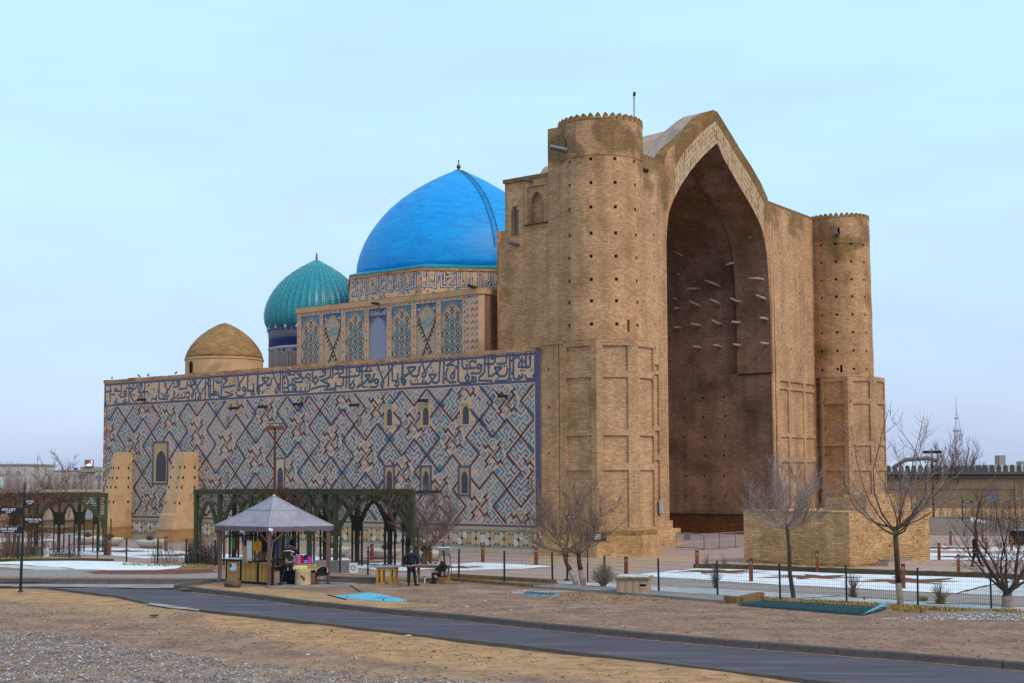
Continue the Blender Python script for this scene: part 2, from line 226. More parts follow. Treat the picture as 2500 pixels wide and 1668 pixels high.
# ---------------------------------------------------------------- helpers
def tag(o,label=None,cat=None,group=None,kind=None):
    if label: o['label']=label
    if cat: o['category']=cat
    if group: o['group']=group
    if kind: o['kind']=kind
    return o
def empty(name,loc=(0,0,0),rz=0,label=None,cat=None,group=None,parent=None):
    o=bpy.data.objects.new(name,None); C.objects.link(o); o.location=loc; o.rotation_euler=(0,0,rz); o.empty_display_size=.2
    if parent: o.parent=parent
    return tag(o,label,cat,group)
class MB:
    def __init__(s): s.v=[];s.f=[];s.m=[];s.mats=[]
    def mi(s,mat):
        if mat not in s.mats: s.mats.append(mat)
        return s.mats.index(mat)
    def face(s,pts,mat):
        b=len(s.v); s.v.extend(tuple(p) for p in pts); s.f.append(tuple(range(b,b+len(pts)))); s.m.append(s.mi(mat)); return s
    def idx(s,vs,fs,mat):
        b=len(s.v); k=s.mi(mat); s.v.extend(tuple(p) for p in vs)
        for f in fs: s.f.append(tuple(b+i for i in f)); s.m.append(k)
        return s
    def box(s,x0,x1,y0,y1,z0,z1,mat,tz=0):
        # tz: taper of the top inwards
        vs=[(x0,y0,z0),(x1,y0,z0),(x1,y1,z0),(x0,y1,z0),(x0+tz,y0+tz,z1),(x1-tz,y0+tz,z1),(x1-tz,y1-tz,z1),(x0+tz,y1-tz,z1)]
        return s.idx(vs,[(0,3,2,1),(4,5,6,7),(0,1,5,4),(1,2,6,5),(2,3,7,6),(3,0,4,7)],mat)
    def obox(s,c,ax,ay,az,mat):
        # oriented box, half-vectors
        c=Vector(c);ax=Vector(ax);ay=Vector(ay);az=Vector(az)
        vs=[c+a*ax+b*ay+d*az for d in (-1,1) for a,b in ((-1,-1),(1,-1),(1,1),(-1,1))]
        return s.idx(vs,[(0,3,2,1),(4,5,6,7),(0,1,5,4),(1,2,6,5),(2,3,7,6),(3,0,4,7)],mat)
    def tube(s,pts,rad,mat,n=6,cap=True):
        pts=[Vector(p) for p in pts]; k=len(pts)
        if not hasattr(rad,'__len__'): rad=[rad]*k
        vs=[];fs=[]
        t=(pts[1]-pts[0]).normalized(); a=t.orthogonal().normalized()
        for i,p in enumerate(pts):
            t=(pts[min(i+1,k-1)]-pts[max(i-1,0)])
            if t.length<1e-9: t=Vector((0,0,1))
            t.normalize(); a=(a-t*a.dot(t))
            if a.length<1e-6: a=t.orthogonal()
            a.normalize(); b=t.cross(a)
            for j in range(n):
                g=2*math.pi*j/n; vs.append(p+(a*math.cos(g)+b*math.sin(g))*rad[i])
        for i in range(k-1):
            for j in range(n): fs.append((i*n+j,i*n+(j+1)%n,(i+1)*n+(j+1)%n,(i+1)*n+j))
        if cap: fs.append(tuple(range(n-1,-1,-1))); fs.append(tuple((k-1)*n+j for j in range(n)))
        return s.idx(vs,fs,mat)
    def lathe(s,prof,mat,n=24,c=(0,0),a0=0,sx=1,sy=1,ripple=None):
        vs=[];fs=[];k=len(prof)
        for i,(r,z) in enumerate(prof):
            for j in range(n):
                g=a0+2*math.pi*j/n; rr=r*(ripple(g,i/(k-1)) if ripple else 1)
                vs.append((c[0]+math.cos(g)*rr*sx,c[1]+math.sin(g)*rr*sy,z))
        for i in range(k-1):
            for j in range(n): fs.append((i*n+j,i*n+(j+1)%n,(i+1)*n+(j+1)%n,(i+1)*n+j))
        if prof[0][0]>1e-4: fs.append(tuple(range(n-1,-1,-1)))
        if prof[-1][0]>1e-4: fs.append(tuple((k-1)*n+j for j in range(n)))
        return s.idx(vs,fs,mat)
    def prism(s,poly,z0,z1,mat,top=None):
        # poly CCW xy
        n=len(poly); tp=top or poly
        vs=[(p[0],p[1],z0) for p in poly]+[(p[0],p[1],z1) for p in tp]
        fs=[tuple(range(n-1,-1,-1)),tuple(range(n,2*n))]+[(i,(i+1)%n,n+(i+1)%n,n+i) for i in range(n)]
        return s.idx(vs,fs,mat)
    def build(s,name,parent=None,smooth=False,label=None,cat=None,group=None,kind=None,loc=None,fix=True):
        me=bpy.data.meshes.new(name); me.from_pydata(s.v,[],s.f)
        for mt in s.mats: me.materials.append(MT[mt])
        me.polygons.foreach_set('material_index',s.m)
        if smooth: me.polygons.foreach_set('use_smooth',[True]*len(s.f))
        me.update()
        if fix:
            bm=bmesh.new(); bm.from_mesh(me); bmesh.ops.remove_doubles(bm,verts=bm.verts,dist=1e-5); bmesh.ops.recalc_face_normals(bm,faces=bm.faces); bm.to_mesh(me); bm.free()
        o=bpy.data.objects.new(name,me); C.objects.link(o)
        if parent: o.parent=parent
        if loc: o.location=loc
        return tag(o,label,cat,group,kind)
def copy_tree(o,parent=None,loc=None,rz=None,label=None,scale=None):
    c=o.copy(); C.objects.link(c)
    if parent: c.parent=parent
    if loc is not None: c.location=loc
    if rz is not None: c.rotation_euler=(c.rotation_euler[0],c.rotation_euler[1],rz)
    if scale is not None: c.scale=(scale,)*3 if not hasattr(scale,'__len__') else scale
    if label: c['label']=label
    for ch in list(o.children): copy_tree(ch,c)
    return c
def inst(o,name,parent,loc,rot=(0,0,0),mat=None,scale=None):
    c=bpy.data.objects.new(name,o.data); C.objects.link(c); c.parent=parent; c.location=loc; c.rotation_euler=rot
    if scale: c.scale=scale
    return c
def relief(mb,xs,zs,rects,fn,mat,inner=None):
    xs=sorted(set([round(x,4) for x in xs]+[round(a,4) for r in rects for a in r[:2]]))
    zs=sorted(set([round(z,4) for z in zs]+[round(a,4) for r in rects for a in r[2:4]]))
    def dep(x,z):
        d=0
        for r in rects:
            if r[0]<x<r[1] and r[2]<z<r[3]: d=max(d,r[4])
        return d
    nx,nz=len(xs)-1,len(zs)-1
    Dp=[[dep((xs[i]+xs[i+1])/2,(zs[j]+zs[j+1])/2) for j in range(nz)] for i in range(nx)]
    for i in range(nx):
        for j in range(nz):
            d=Dp[i][j]
            mm=inner if (inner and d>0) else mat
            if .28<=d<=.41: mm='hole_shade'  # shade at the back of deep recesses painted near-black
            mb.face([fn(xs[i],zs[j],d),fn(xs[i+1],zs[j],d),fn(xs[i+1],zs[j+1],d),fn(xs[i],zs[j+1],d)],mm)
            if i+1<nx and Dp[i+1][j]!=d:
                e=Dp[i+1][j]; x=xs[i+1]; mb.face([fn(x,zs[j],d),fn(x,zs[j],e),fn(x,zs[j+1],e),fn(x,zs[j+1],d)],mat)
            if j+1<nz and Dp[i][j+1]!=d:
                e=Dp[i][j+1]; z=zs[j+1]; mb.face([fn(xs[i],z,d),fn(xs[i+1],z,d),fn(xs[i+1],z,e),fn(xs[i],z,e)],mat)
def plane_fn(o,ax,nrm):
    # o origin (u,v), ax direction in plan, nrm outward normal in plan
    return lambda x,z,d:(o[0]+ax[0]*x-nrm[0]*d,o[1]+ax[1]*x-nrm[1]*d,z)
def arch_pts(w,zs,za,n=8):
    # pointed (four-centred feel) arch from (-w/2,zs) over apex (0,za) to (w/2,zs)
    h=za-zs; L=[]
    for i in range(n+1):
        t=i/n; x=-w/2*(1-t)**1.0; 
        # blend of ellipse and line
        e=math.sqrt(max(0,1-(1-t)**2)); z=zs+h*(.72*e+.28*t) 
        L.append((x,z))
    return L+[(-x,z) for x,z in reversed(L[:-1])]
def clip(poly,x0,x1,y0,y1):
    for ax,lim,sg in ((0,x0,1),(0,x1,-1),(1,y0,1),(1,y1,-1)):
        out=[];n=len(poly)
        for i in range(n):
            a,b=poly[i],poly[(i+1)%n]; ia=(a[ax]-lim)*sg>=0; ib=(b[ax]-lim)*sg>=0
            if ia: out.append(a)
            if ia!=ib:
                t=(lim-a[ax])/(b[ax]-a[ax]); out.append((a[0]+(b[0]-a[0])*t,a[1]+(b[1]-a[1])*t))
        poly=out
        if len(poly)<3: return []
    return poly
def ribbon(mb,pts,w,fn,d,mat,closed=False):
    # flat stroke of width w along a polyline in plane coords, mapped by fn(x,z,-d)
    n=len(pts)
    P=[Vector(p) for p in pts]; Lf=[];Rt=[]
    for i in range(n):
        a=P[max(i-1,0)]; b=P[min(i+1,n-1)]; t0=(P[i]-a); t1=(b-P[i])
        if t0.length<1e-6: t0=t1
        if t1.length<1e-6: t1=t0
        t=(t0.normalized()+t1.normalized())
        if t.length<.3: t=t1
        t.normalize(); nn=Vector((-t.y,t.x)); k=1/max(.6,abs(nn.dot(Vector((-t1.normalized().y,t1.normalized().x)))))
        e=t*(w*.4) if i==n-1 else (-t*(w*.4) if i==0 else Vector((0,0)))
        Lf.append(P[i]+e+nn*w/2*k); Rt.append(P[i]+e-nn*w/2*k)
    for i in range(n-1):
        mb.face([fn(*Rt[i],-d),fn(*Rt[i+1],-d),fn(*Lf[i+1],-d),fn(*Lf[i],-d)],mat)
rnd=random.Random(7)
def nz(x,y,z=0,s=1): return noise.noise(Vector((x*s,y*s,z*s)))
# ================================================================ MAUSOLEUM (local frame: x=u along the tiled wall towards the portal front, y=v into the building)
MR=-(math.pi/2-.9282)
ML=(1.7973,82.1337,0)
mau=empty('mausoleum',ML,MR,'huge sand-brick mausoleum with tiled side wall, bright blue dome and tall arched portal','mausoleum')
VV=45.156
wallf=lambda x,z,d:(x,d,z)          # plane v=0, outward -v
# ---- side wall
b=MB()
relief(b,[-45.1,0],[0,12.9],[(-28.98,-28.62,10.35,10.83,.3),(-21.6,-21.28,10.35,10.85,.3)],wallf,'tile_ground')
b.box(-45.1,-.35,.0,1.0,12.9,13.12,'brick')
b.face([(-45.1,0,0),(-45.1,0,13.1),(-45.1,VV,13.1),(-45.1,VV,0)],'tile_ground')
for a,c_,e,f_ in ((-45.1,-15.4,.02,VV),(-15.4,-.3,.02,13.3),(-15.4,-.3,31.5,VV)): b.face([(a,e,12.88),(c_,e,12.88),(c_,f_,12.88),(a,f_,12.88)],'brick')
b.build('side_wall',mau)
cap=MB()
x=-45.15
while x<-.4:
    w=rnd.uniform(.5,1.1); x2=min(x+w,-.36)
    cap.box(x,x2,-.05,.5,12.905+rnd.uniform(-.0,.02),13.15+rnd.uniform(-.035,.035),'brick'); x=x2
cap.build('parapet_coping',mau)
# ---- square kufic pattern of the wall
A=1.127; U0=-8.314; Z0=9.773
TILE=["###.#.#.###.",
      "###.#.#.#.#.",
      "###.#.###.#.",
      "....#.....#.",
      "#####.###.#.",
      "......#.#.#.",
      "#.#####.###.",
      "#.#.........",
      "#.#.#.#####.",
      "#.###.#...#.",
      "#.....#.#.#.",
      "#######.#.#."]
ROT=[TILE]
for k in range(3): ROT.append([''.join(ROT[-1][11-c][r] for c in range(12)) for r in range(12)])
X0,X1,Y0,Y1=-44.55,-.5,1.93,10.86
def st(s,t): return (U0+A*(s+t),Z0+A*(s-t))
wins=[(-38.56,-36.55,4.38,7.9),(-24.2,-23.12,3.93,6.42),(-13.3,-12.45,8.33,9.97),(-9.99,-9.15,8.28,9.97),(-6.55,-5.68,8.29,9.85),(-13.36,-12.29,3.7,5.79),(-10.06,-8.98,3.7,5.75),(-6.72,-5.62,3.64,5.7)]
def hid(u,z):
    for w in wins:
        if w[0]-.05<u<w[1]+.05 and w[2]-.05<z<w[3]+.05: return True
    return (-42.4<u<-41.25 and z<7) or (-34.2<u<-32.95 and z<6.9)
kb=MB(); c=1/13
for si in range(-36,37):
    for ti in range(-36,37):
        cx,cy=st(si+.5,ti+.5)
        if not (X0-1.3<cx<X1+1.3 and Y0-1.3<cy<Y1+1.3): continue
        # motif squares: centre (-.5,1.5)+lattice
        a_=si+1; b_=ti-1       # offset must be m(1,2)+n(-2,1)
        motif=((a_+2*b_)%5==0 and (b_-2*a_)%5==0)
        T=ROT[(si*3+ti*7)%4]
        hue=nz(si*.31,ti*.37,3)
        if motif:
            T=["###.#.#.#.#.","#.#.#.#.#.#.","###.#.....#.","....#.#...#.","#.###......#","#..........#","#......###.#",".#...#.....#",".....#.#.###","#.#..#.#.#.#","#.#.#.#.###.",".#..#.###..."]
        for r in range(12):
            q=0
            while q<12:
                if T[r][q]=='#':
                    e=q
                    while e<12 and T[r][e]=='#': e+=1
                    s0=si+c*(r+.55);s1=s0+c*1.12; t0=ti+c*(q+.55); t1=ti+c*(e+.46)
                    pl=clip([st(s0,t0),st(s1,t0),st(s1,t1),st(s0,t1)],X0,X1,Y0,Y1)
                    if pl and not hid(pl[0][0],pl[0][1]):
                        g=hue+rnd.uniform(-.22,.22)+.10*math.sin(pl[0][0]*.35)
                        mt='t_turq' if g<-.12 else ('t_blue' if g<.16 else ('t_cobalt' if g<.24 else 't_pale'))
                        if g<-.3: mt='t_pale'
                        kb.face([(p[0],-.006,p[1]) for p in pl],mt)
                    q=e
                else: q+=1
kb.build('blue_tile_pattern',mau,kind='stuff',fix=False)
rb=MB()
def redq(s0,s1,t0,t1):
    pl=clip([st(s0,t0),st(s1,t0),st(s1,t1),st(s0,t1)],X0,X1,Y0,Y1)
    if pl: rb.face([(p[0],-.010,p[1]) for p in pl],'t_red')
h=.041
for m in range(-22,23):
    for n in range(-22,23):
        S0=m-2*n; T0=2*m+n
        cx,cy=st(S0,T0)
        if not (X0-3<cx<X1+3 and Y0-3<cy<Y1+3): continue
        redq(S0-h,S0+h,T0-1,T0+1); redq(S0-1,S0+1,T0-h,T0+h)
        redq(S0-h,S0+1+h,T0+1-h,T0+1+h) ; redq(S0-1-h,S0-1+h,T0-h,T0+1+h)
        a,bb=S0-.5,T0+1.5
        def rot(k,p):
            x,y=p
            for _ in range(k): x,y=y,-x
            return x,y
        for k in range(4):
            for (p,q) in (((1,-5.4),(1,-.6)),((-1,-8.4),(-1,-6)),((-1.4,-6),(1.5,-6))):
                (x0,y0),(x1,y1)=rot(k,p),rot(k,q)
                redq(a+min(x0,x1)*c-h*.9,a+max(x0,x1)*c+h*.9,bb+min(y0,y1)*c-h*.9,bb+max(y0,y1)*c+h*.9)
rb.build('red_diamond_lines',mau,kind='stuff',fix=False)
# ---- borders
bb=MB()
for z0,z1 in ((12.67,12.83),(10.93,11.08),(1.72,1.86)): bb.box(-45.08,-.36,-.012,.01,z0,z1,'t_purple')
bb.box(-.40,-.02,-.02,.01,1.8,13.0,'t_purple'); 
bb.box(-44.72,-44.62,-.013,.01,1.9,10.93,'t_purple')
k=2.4
while k<10.6:
    bb.box(-45.0,-44.78,-.012,.01,k,k+.05,'t_red'); bb.box(-45.05,-44.95,-.013,.01,k,k+.75,'t_navy'); bb.box(-44.85,-44.78,-.013,.01,k+.3,k+.9,'t_red'); k+=1.15
bb.box(-45.05,-.42,-.010,.01,1.52,1.72,'cream_y')
bb.box(-45.05,-.42,-.013,.01,1.43,1.50,'t_turq'); bb.box(-45.05,-.42,-.013,.01,.37,.42,'t_turq')
bb.box(-45.05,-.42,-.006,.01,0,.37,'cream'); bb.box(-45.05,-.42,-.004,.01,.42,1.43,'dado_ground')
bb.build('border_bands',mau,kind='stuff')
# ---- dado of hexagon tiles
P=1.155; u=-.62
protos=[]
for mt in ('cream','cream_y','cream_w'):
    t=MB(); pts=[(.205*math.cos(g),.29*math.sin(g)) for k,g in enumerate([R(a) for a in (22,58,122,158,202,238,302,338)])]
    t.idx([(x,0,z) for x,z in pts]+[(x*.9,-.014,z*.9) for x,z in pts],[tuple(range(8,16))]+[(i,(i+1)%8,8+(i+1)%8,8+i) for i in range(8)],mt)
    o=t.build('tile',mau); protos.append(o)
dk=MB(); first=[True]*3; cnt=0
while u>-44.9:
    if not(-42.6<u<-41.4 or -34.6<u<-33.1):
        for dx,dz in ((-.23,.2),(.23,.2),(-.23,-.2),(.23,-.2),(.577,0)):
            k=rnd.choices((0,1,2),(5,3,3))[0]
            tilt={0:0}.get(0); a=(R(24)*(1 if dx*dz>0 else -1)) if dz else 0
            if first[k]: o=protos[k]; first[k]=False
            else: o=inst(protos[k],'tile',mau,(0,0,0))
            o.location=(u+dx,-.006,.925+dz); o.rotation_euler=(0,a*0,0); o.scale=(.98,1,.80 if dz else 1.05); cnt+=1
        for dx,dz,s in ((0,0,.15),(.42,.33,.10),(-.42,.33,.10),(.42,-.33,.10),(-.42,-.33,.10),(0,.43,.08),(0,-.43,.08)):
            dk.face([(u+dx+s*(1.25 if k%2==0 else .55)*math.cos(R(k*45)),-.011,.925+dz+s*(1.25 if k%2==0 else .55)*math.sin(R(k*45))) for k in range(8)],'dado_dark')
    u-=P
dk.build('dado_stars',mau,kind='stuff',fix=False)
# ---- inscription of the wall: traced strokes, navy outline with a glazed centre
LET=[]
LET+= [[(-0.376,12.82),(-0.434,11.463),(-0.557,11.329)],[(-0.361,11.319),(-0.509,11.146),(-1.053,11.152),(-1.201,11.381)],[(-0.746,12.842),(-0.8,11.962),(-0.999,11.893),(-1.122,12.06),(-1.117,12.885)],
 [(-1.123,11.94),(-1.422,11.915),(-1.443,12.521)],[(-1.443,12.481),(-1.695,12.132),(-1.696,11.97),(-1.496,11.959)],[(-1.399,11.471),(-1.425,11.271),(-1.651,11.181),(-1.674,11.404)],[(-1.675,11.202),(-2.002,11.178),(-2.127,11.305),(-2.119,12.844)],
 [(-2.397,12.861),(-2.43,11.32),(-2.608,11.125),(-3.578,11.15)],[(-2.349,12.35),(-1.742,12.7)],[(-2.651,12.835),(-2.704,12.309),(-2.857,12.236),(-3.419,12.267)],[(-2.604,11.897),(-2.657,11.574),(-2.861,11.422),(-3.269,11.442),(-3.626,11.992)],
 [(-3.626,12.032),(-3.113,12.046),(-3.113,11.964),(-3.886,11.472),(-4.145,11.485),(-4.166,12.884)],[(-4.452,12.901),(-4.482,11.748),(-4.927,11.441),(-4.928,11.234),(-3.887,11.185)],[(-3.571,12.808),(-3.625,12.401),(-3.78,12.266),(-4.35,12.297)],
 [(-3.624,12.647),(-3.777,12.902),(-3.959,12.789),(-3.882,12.621),(-3.624,12.647)],[(-4.715,12.255),(-4.769,11.846),(-4.926,11.709),(-5.611,11.744)],[(-4.742,12.174),(-4.924,12.329),(-5.109,12.194),(-5.03,12.024),(-4.742,12.092)],
 [(-5.213,12.448),(-5.45,12.586),(-5.689,12.516),(-5.742,12.311),(-5.61,12.096),(-5.241,12.077)],[(-5.61,12.076),(-6.195,12.086),(-6.355,12.261),(-6.354,12.804)],[(-5.955,12.115),(-5.981,12.324)],[(-6.703,12.908),(-6.705,11.276),(-6.518,11.163),(-5.772,11.15)],
 [(-6.704,12.154),(-6.892,12.206),(-6.892,12.29)],[(-5.931,11.199),(-6.09,11.497),(-5.93,11.718),(-5.771,11.523),(-5.878,11.196)],[(-5.19,11.185),(-5.401,11.174),(-5.559,11.306),(-5.453,11.466),(-5.242,11.456),(-5.19,11.185)],[(-5.772,11.141),(-5.507,11.204)],
 [(-7.705,12.376),(-6.999,12.715)],[(-7.705,12.397),(-7.108,12.385)],[(-7.596,12.202),(-7.76,11.915),(-7.706,11.449),(-7.435,11.226),(-6.921,11.224)],[(-7.0,12.044),(-7.055,11.544),(-7.272,11.471),(-7.353,11.642),(-7.163,11.885)],
 [(-7.923,12.894),(-7.979,11.209)],[(-8.252,12.913),(-8.363,11.396),(-8.583,11.237),(-8.86,11.292),(-9.192,11.818)],[(-9.22,11.841),(-8.638,11.833),(-8.638,11.748),(-9.248,11.225),(-9.527,11.238),(-9.583,11.411)],[(-9.807,11.507),(-9.807,11.251),(-10.823,11.254),(-10.908,11.516)],[(-9.807,11.251),(-9.471,11.235)],
 [(-9.948,12.925),(-9.527,11.835),(-9.695,11.651),(-9.863,11.766),(-9.807,11.934),(-8.804,12.86)],[(-10.088,12.419),(-10.172,11.867),(-10.37,11.791),(-10.71,11.807),(-11.166,12.39)],[(-11.166,12.433),(-10.483,12.419),(-10.483,12.311),(-11.337,11.838),(-11.595,11.829),(-11.626,12.934)],[(-11.394,11.539),(-11.393,11.323),(-11.623,11.377),(-11.681,11.596),(-11.451,11.628)]]
LET+= [[(-11.657,12.908),(-11.686,11.882),(-11.232,11.95)],[(-11.655,11.834),(-11.352,11.41),(-11.533,11.236),(-11.685,11.425),(-11.716,11.792)],[(-12.051,12.037),(-12.081,11.581),(-11.958,11.346),(-12.08,11.169),(-12.325,11.271),(-12.203,11.495)],[(-12.081,11.535),(-12.571,11.604),(-12.604,12.8)],[(-12.818,12.26),(-12.267,12.919)],
 [(-12.882,12.908),(-12.939,11.253)],[(-14.033,12.902),(-13.373,11.503),(-13.497,11.186),(-13.653,11.285),(-13.622,11.468),(-12.819,12.306)],[(-13.872,11.711),(-13.934,11.344),(-14.121,11.213),(-14.656,11.237)],[(-13.903,11.667),(-14.06,11.79),(-14.248,11.683),(-14.153,11.493),(-13.903,11.528)],
 [(-14.313,12.151),(-14.374,11.642),(-14.626,11.561),(-15.071,12.048)],[(-15.135,12.098),(-14.659,12.098),(-14.69,11.983),(-15.259,11.544),(-15.387,11.596)],[(-15.425,12.909),(-15.451,11.693),(-15.387,11.503),(-15.897,11.291)],[(-15.897,11.244),(-15.514,11.415),(-15.258,11.263)],
 [(-15.582,12.402),(-15.009,12.372),(-14.503,12.369),(-14.884,12.833),(-15.009,12.466)],[(-15.615,12.591),(-15.677,12.172),(-15.901,12.066),(-16.676,12.08)],[(-15.647,12.546),(-15.84,12.697),(-16.0,12.564),(-15.871,12.417),(-15.646,12.428)],
 [(-16.68,12.883),(-16.704,11.327),(-16.347,11.194),(-16.155,11.444),(-16.35,11.688),(-16.543,11.461)],[(-16.938,12.613),(-16.996,11.293)],[(-17.261,12.062),(-17.291,11.495),(-17.519,11.41),(-18.046,11.481)],[(-18.014,11.67),(-18.045,11.338),(-18.242,11.228),(-19.174,11.244)],
 [(-17.266,12.82),(-17.263,12.393),(-17.689,12.272),(-17.687,12.082),(-16.61,12.03)],[(-17.298,12.727),(-17.463,12.902),(-17.626,12.792),(-17.527,12.644),(-17.265,12.678)],[(-17.791,12.848),(-17.755,12.418),(-18.117,12.294)],[(-17.79,12.753),(-17.989,12.93),(-18.12,12.818),(-18.02,12.67),(-17.79,12.706)],
 [(-18.253,12.921),(-18.347,12.019)],[(-18.519,12.935),(-18.58,12.126),(-18.846,12.043),(-19.447,11.928)],[(-19.515,11.931),(-18.643,11.603),(-18.642,11.484),(-19.579,11.502),(-20.457,11.347)],[(-19.051,12.772),(-19.048,12.34),(-19.315,12.21),(-19.651,12.202)],[(-19.084,12.678),(-19.253,12.855),(-19.386,12.694),(-19.284,12.544),(-19.05,12.58)],
 [(-20.402,12.94),(-20.36,11.923),(-20.053,11.691),(-19.784,11.992),(-20.023,12.244),(-20.191,12.011)],[(-20.667,12.082),(-20.636,12.42),(-20.876,12.48),(-21.08,12.296),(-20.736,12.11)],[(-20.597,11.764),(-20.661,11.26),(-20.933,11.174),(-22.315,11.232),(-23.366,11.227)],[(-21.073,11.471),(-21.105,11.23)],[(-21.555,11.492),(-21.587,11.25)],
 [(-22.037,11.269),(-22.422,11.53),(-22.25,11.767),(-22.039,11.513),(-22.315,11.281)],[(-21.635,12.762),(-21.492,12.268),(-21.216,12.157)],[(-21.634,12.664),(-21.843,12.821),(-22.015,12.684),(-21.875,12.481),(-21.633,12.518)],[(-21.598,12.468),(-21.631,12.274),(-21.976,12.145),(-22.185,12.252)],[(-21.422,12.118),(-21.455,11.901),(-22.182,11.935),(-22.323,12.161)],
 [(-22.189,12.693),(-22.257,12.5),(-22.886,12.507)],[(-22.428,12.166),(-22.494,11.778),(-22.878,11.697),(-22.989,12.291)],[(-23.377,12.31),(-22.82,12.921)],[(-23.488,12.808),(-23.473,11.281),(-22.734,11.225),(-22.947,11.553),(-23.299,11.568)],[(-23.737,12.871),(-23.755,11.243)],
 [(-24.592,12.816),(-23.9,11.545),(-24.075,11.207),(-24.29,11.315),(-24.22,11.51),(-23.797,11.886)],[(-24.658,12.322),(-24.761,11.881),(-25.084,11.796),(-25.67,12.371)],[(-25.707,12.423),(-24.947,12.411),(-25.018,12.29),(-25.809,11.828),(-26.173,11.794),(-26.223,12.899)],[(-26.172,11.744),(-25.95,11.485),(-26.093,11.241),(-26.242,11.447),(-26.245,11.697)]]
LET+= [[(-26.209,12.844),(-26.234,11.817),(-25.786,11.9)],[(-26.195,11.764),(-25.967,11.446),(-26.152,11.248),(-26.267,11.51),(-26.233,11.766)],[(-26.65,11.99),(-26.642,11.372),(-26.527,11.212),(-26.828,11.173),(-26.906,11.383),(-26.605,11.473)],[(-26.644,11.526),(-27.211,11.499),(-27.327,11.659),(-27.305,12.9)],
 [(-28.568,12.808),(-28.13,11.745),(-28.282,11.57),(-28.475,11.656),(-28.363,11.912),(-27.532,12.808)],[(-27.518,11.719),(-27.588,11.256),(-27.892,11.138),(-28.43,11.16),(-28.627,11.454)],[(-27.555,11.669),(-27.748,11.833),(-27.899,11.683),(-27.783,11.523),(-27.516,11.563)],
 [(-29.654,12.652),(-29.689,12.338),(-30.078,12.146),(-30.075,11.909),(-28.789,11.983)],[(-29.653,12.547),(-29.852,12.766),(-30.007,12.616),(-29.886,12.453),(-29.652,12.468)],[(-30.204,12.678),(-30.278,12.339),(-30.79,12.258),(-30.993,12.505)],[(-29.834,11.531),(-28.934,11.31),(-29.127,11.24),(-29.906,11.14),(-30.299,11.156)],
 [(-30.231,11.837),(-30.338,11.104),(-30.656,11.275),(-30.541,11.481)],[(-31.236,12.781),(-31.215,11.456),(-31.574,11.418)],[(-31.178,11.666),(-30.779,11.544),(-30.856,11.362),(-31.493,11.362)],[(-31.596,12.799),(-31.609,11.154)],[(-31.835,12.704),(-31.812,11.321),(-31.488,11.044)],
 [(-32.157,12.72),(-32.21,11.071)],[(-33.285,12.292),(-32.697,11.197),(-32.857,11.043),(-33.062,11.158),(-32.306,11.981),(-31.516,12.795)],[(-33.313,11.542),(-33.346,11.115),(-33.672,11.02),(-34.413,11.048)],[(-34.074,12.812),(-33.558,11.499),(-33.758,11.238),(-33.844,11.457),(-32.48,12.736)],
 [(-33.332,12.616),(-33.367,12.295),(-34.103,12.167)],[(-33.33,12.508),(-33.539,12.76),(-33.699,12.579),(-33.574,12.412),(-33.329,12.455)],[(-34.094,11.628),(-34.425,11.696),(-34.75,11.331),(-34.169,11.255),(-34.093,11.601)],[(-34.749,11.277),(-35.583,11.256),(-35.338,11.626),(-35.919,11.269)],[(-35.972,11.869),(-36.003,11.272),(-36.34,11.23)],
 [(-34.358,12.556),(-34.431,12.02),(-35.345,11.978)],[(-35.273,12.599),(-35.35,12.223),(-36.02,12.171)],[(-35.271,12.49),(-35.526,12.72),(-35.649,12.562),(-35.52,12.393),(-35.27,12.409)],[(-35.16,11.023),(-36.421,11.07)],
 [(-37.221,12.8),(-36.684,11.517),(-36.937,11.418),(-37.111,11.589),(-35.947,12.739)],[(-36.764,11.247),(-37.704,11.283),(-37.878,11.4),(-37.864,12.775)],[(-37.281,11.541),(-37.319,11.296)],[(-38.141,11.575),(-38.221,11.303),(-38.656,11.375)],
 [(-39.688,12.638),(-39.749,11.417)],[(-39.278,11.954),(-40.245,11.938),(-40.556,11.979)],[(-40.703,12.573),(-39.969,11.426),(-40.41,11.387),(-40.505,11.67)],[(-40.082,12.545),(-40.167,12.381),(-40.392,12.559),(-40.261,12.665),(-40.038,12.543),(-40.119,12.212)],
 [(-39.259,11.066),(-40.756,11.009),(-40.851,11.292)],[(-41.733,12.676),(-41.743,11.158),(-41.381,11.032)],[(-41.671,11.942),(-40.787,12.381)],[(-41.67,11.885),(-41.026,11.131)],[(-41.195,12.651),(-41.321,12.32),(-42.131,12.355)],[(-42.079,12.071),(-42.16,11.68),(-42.931,11.654)],[(-42.123,12.017),(-42.308,12.194),(-42.485,12.032),(-42.345,11.857),(-42.12,11.904)],
 [(-42.013,11.168),(-42.199,11.4),(-42.468,11.297),(-42.283,11.121),(-42.011,11.111),(-43.374,11.105),(-43.338,11.5)],[(-42.773,12.666),(-42.799,11.875),(-43.026,11.828)],[(-42.943,12.164),(-43.676,12.195),(-43.589,12.419),(-43.309,12.18)],[(-43.669,11.911),(-44.036,11.897)],
 [(-43.567,11.509),(-43.646,11.001),(-44.661,11.009)],[(-44.242,12.733),(-44.297,11.252)],[(-44.936,12.649),(-44.941,11.047)],[(-44.97,12.164),(-44.136,12.186)]]
lb=MB()
for s in LET:
    ribbon(lb,s,.145,wallf,.006,'t_navy'); ribbon(lb,s,.06,wallf,.010,'t_letter')
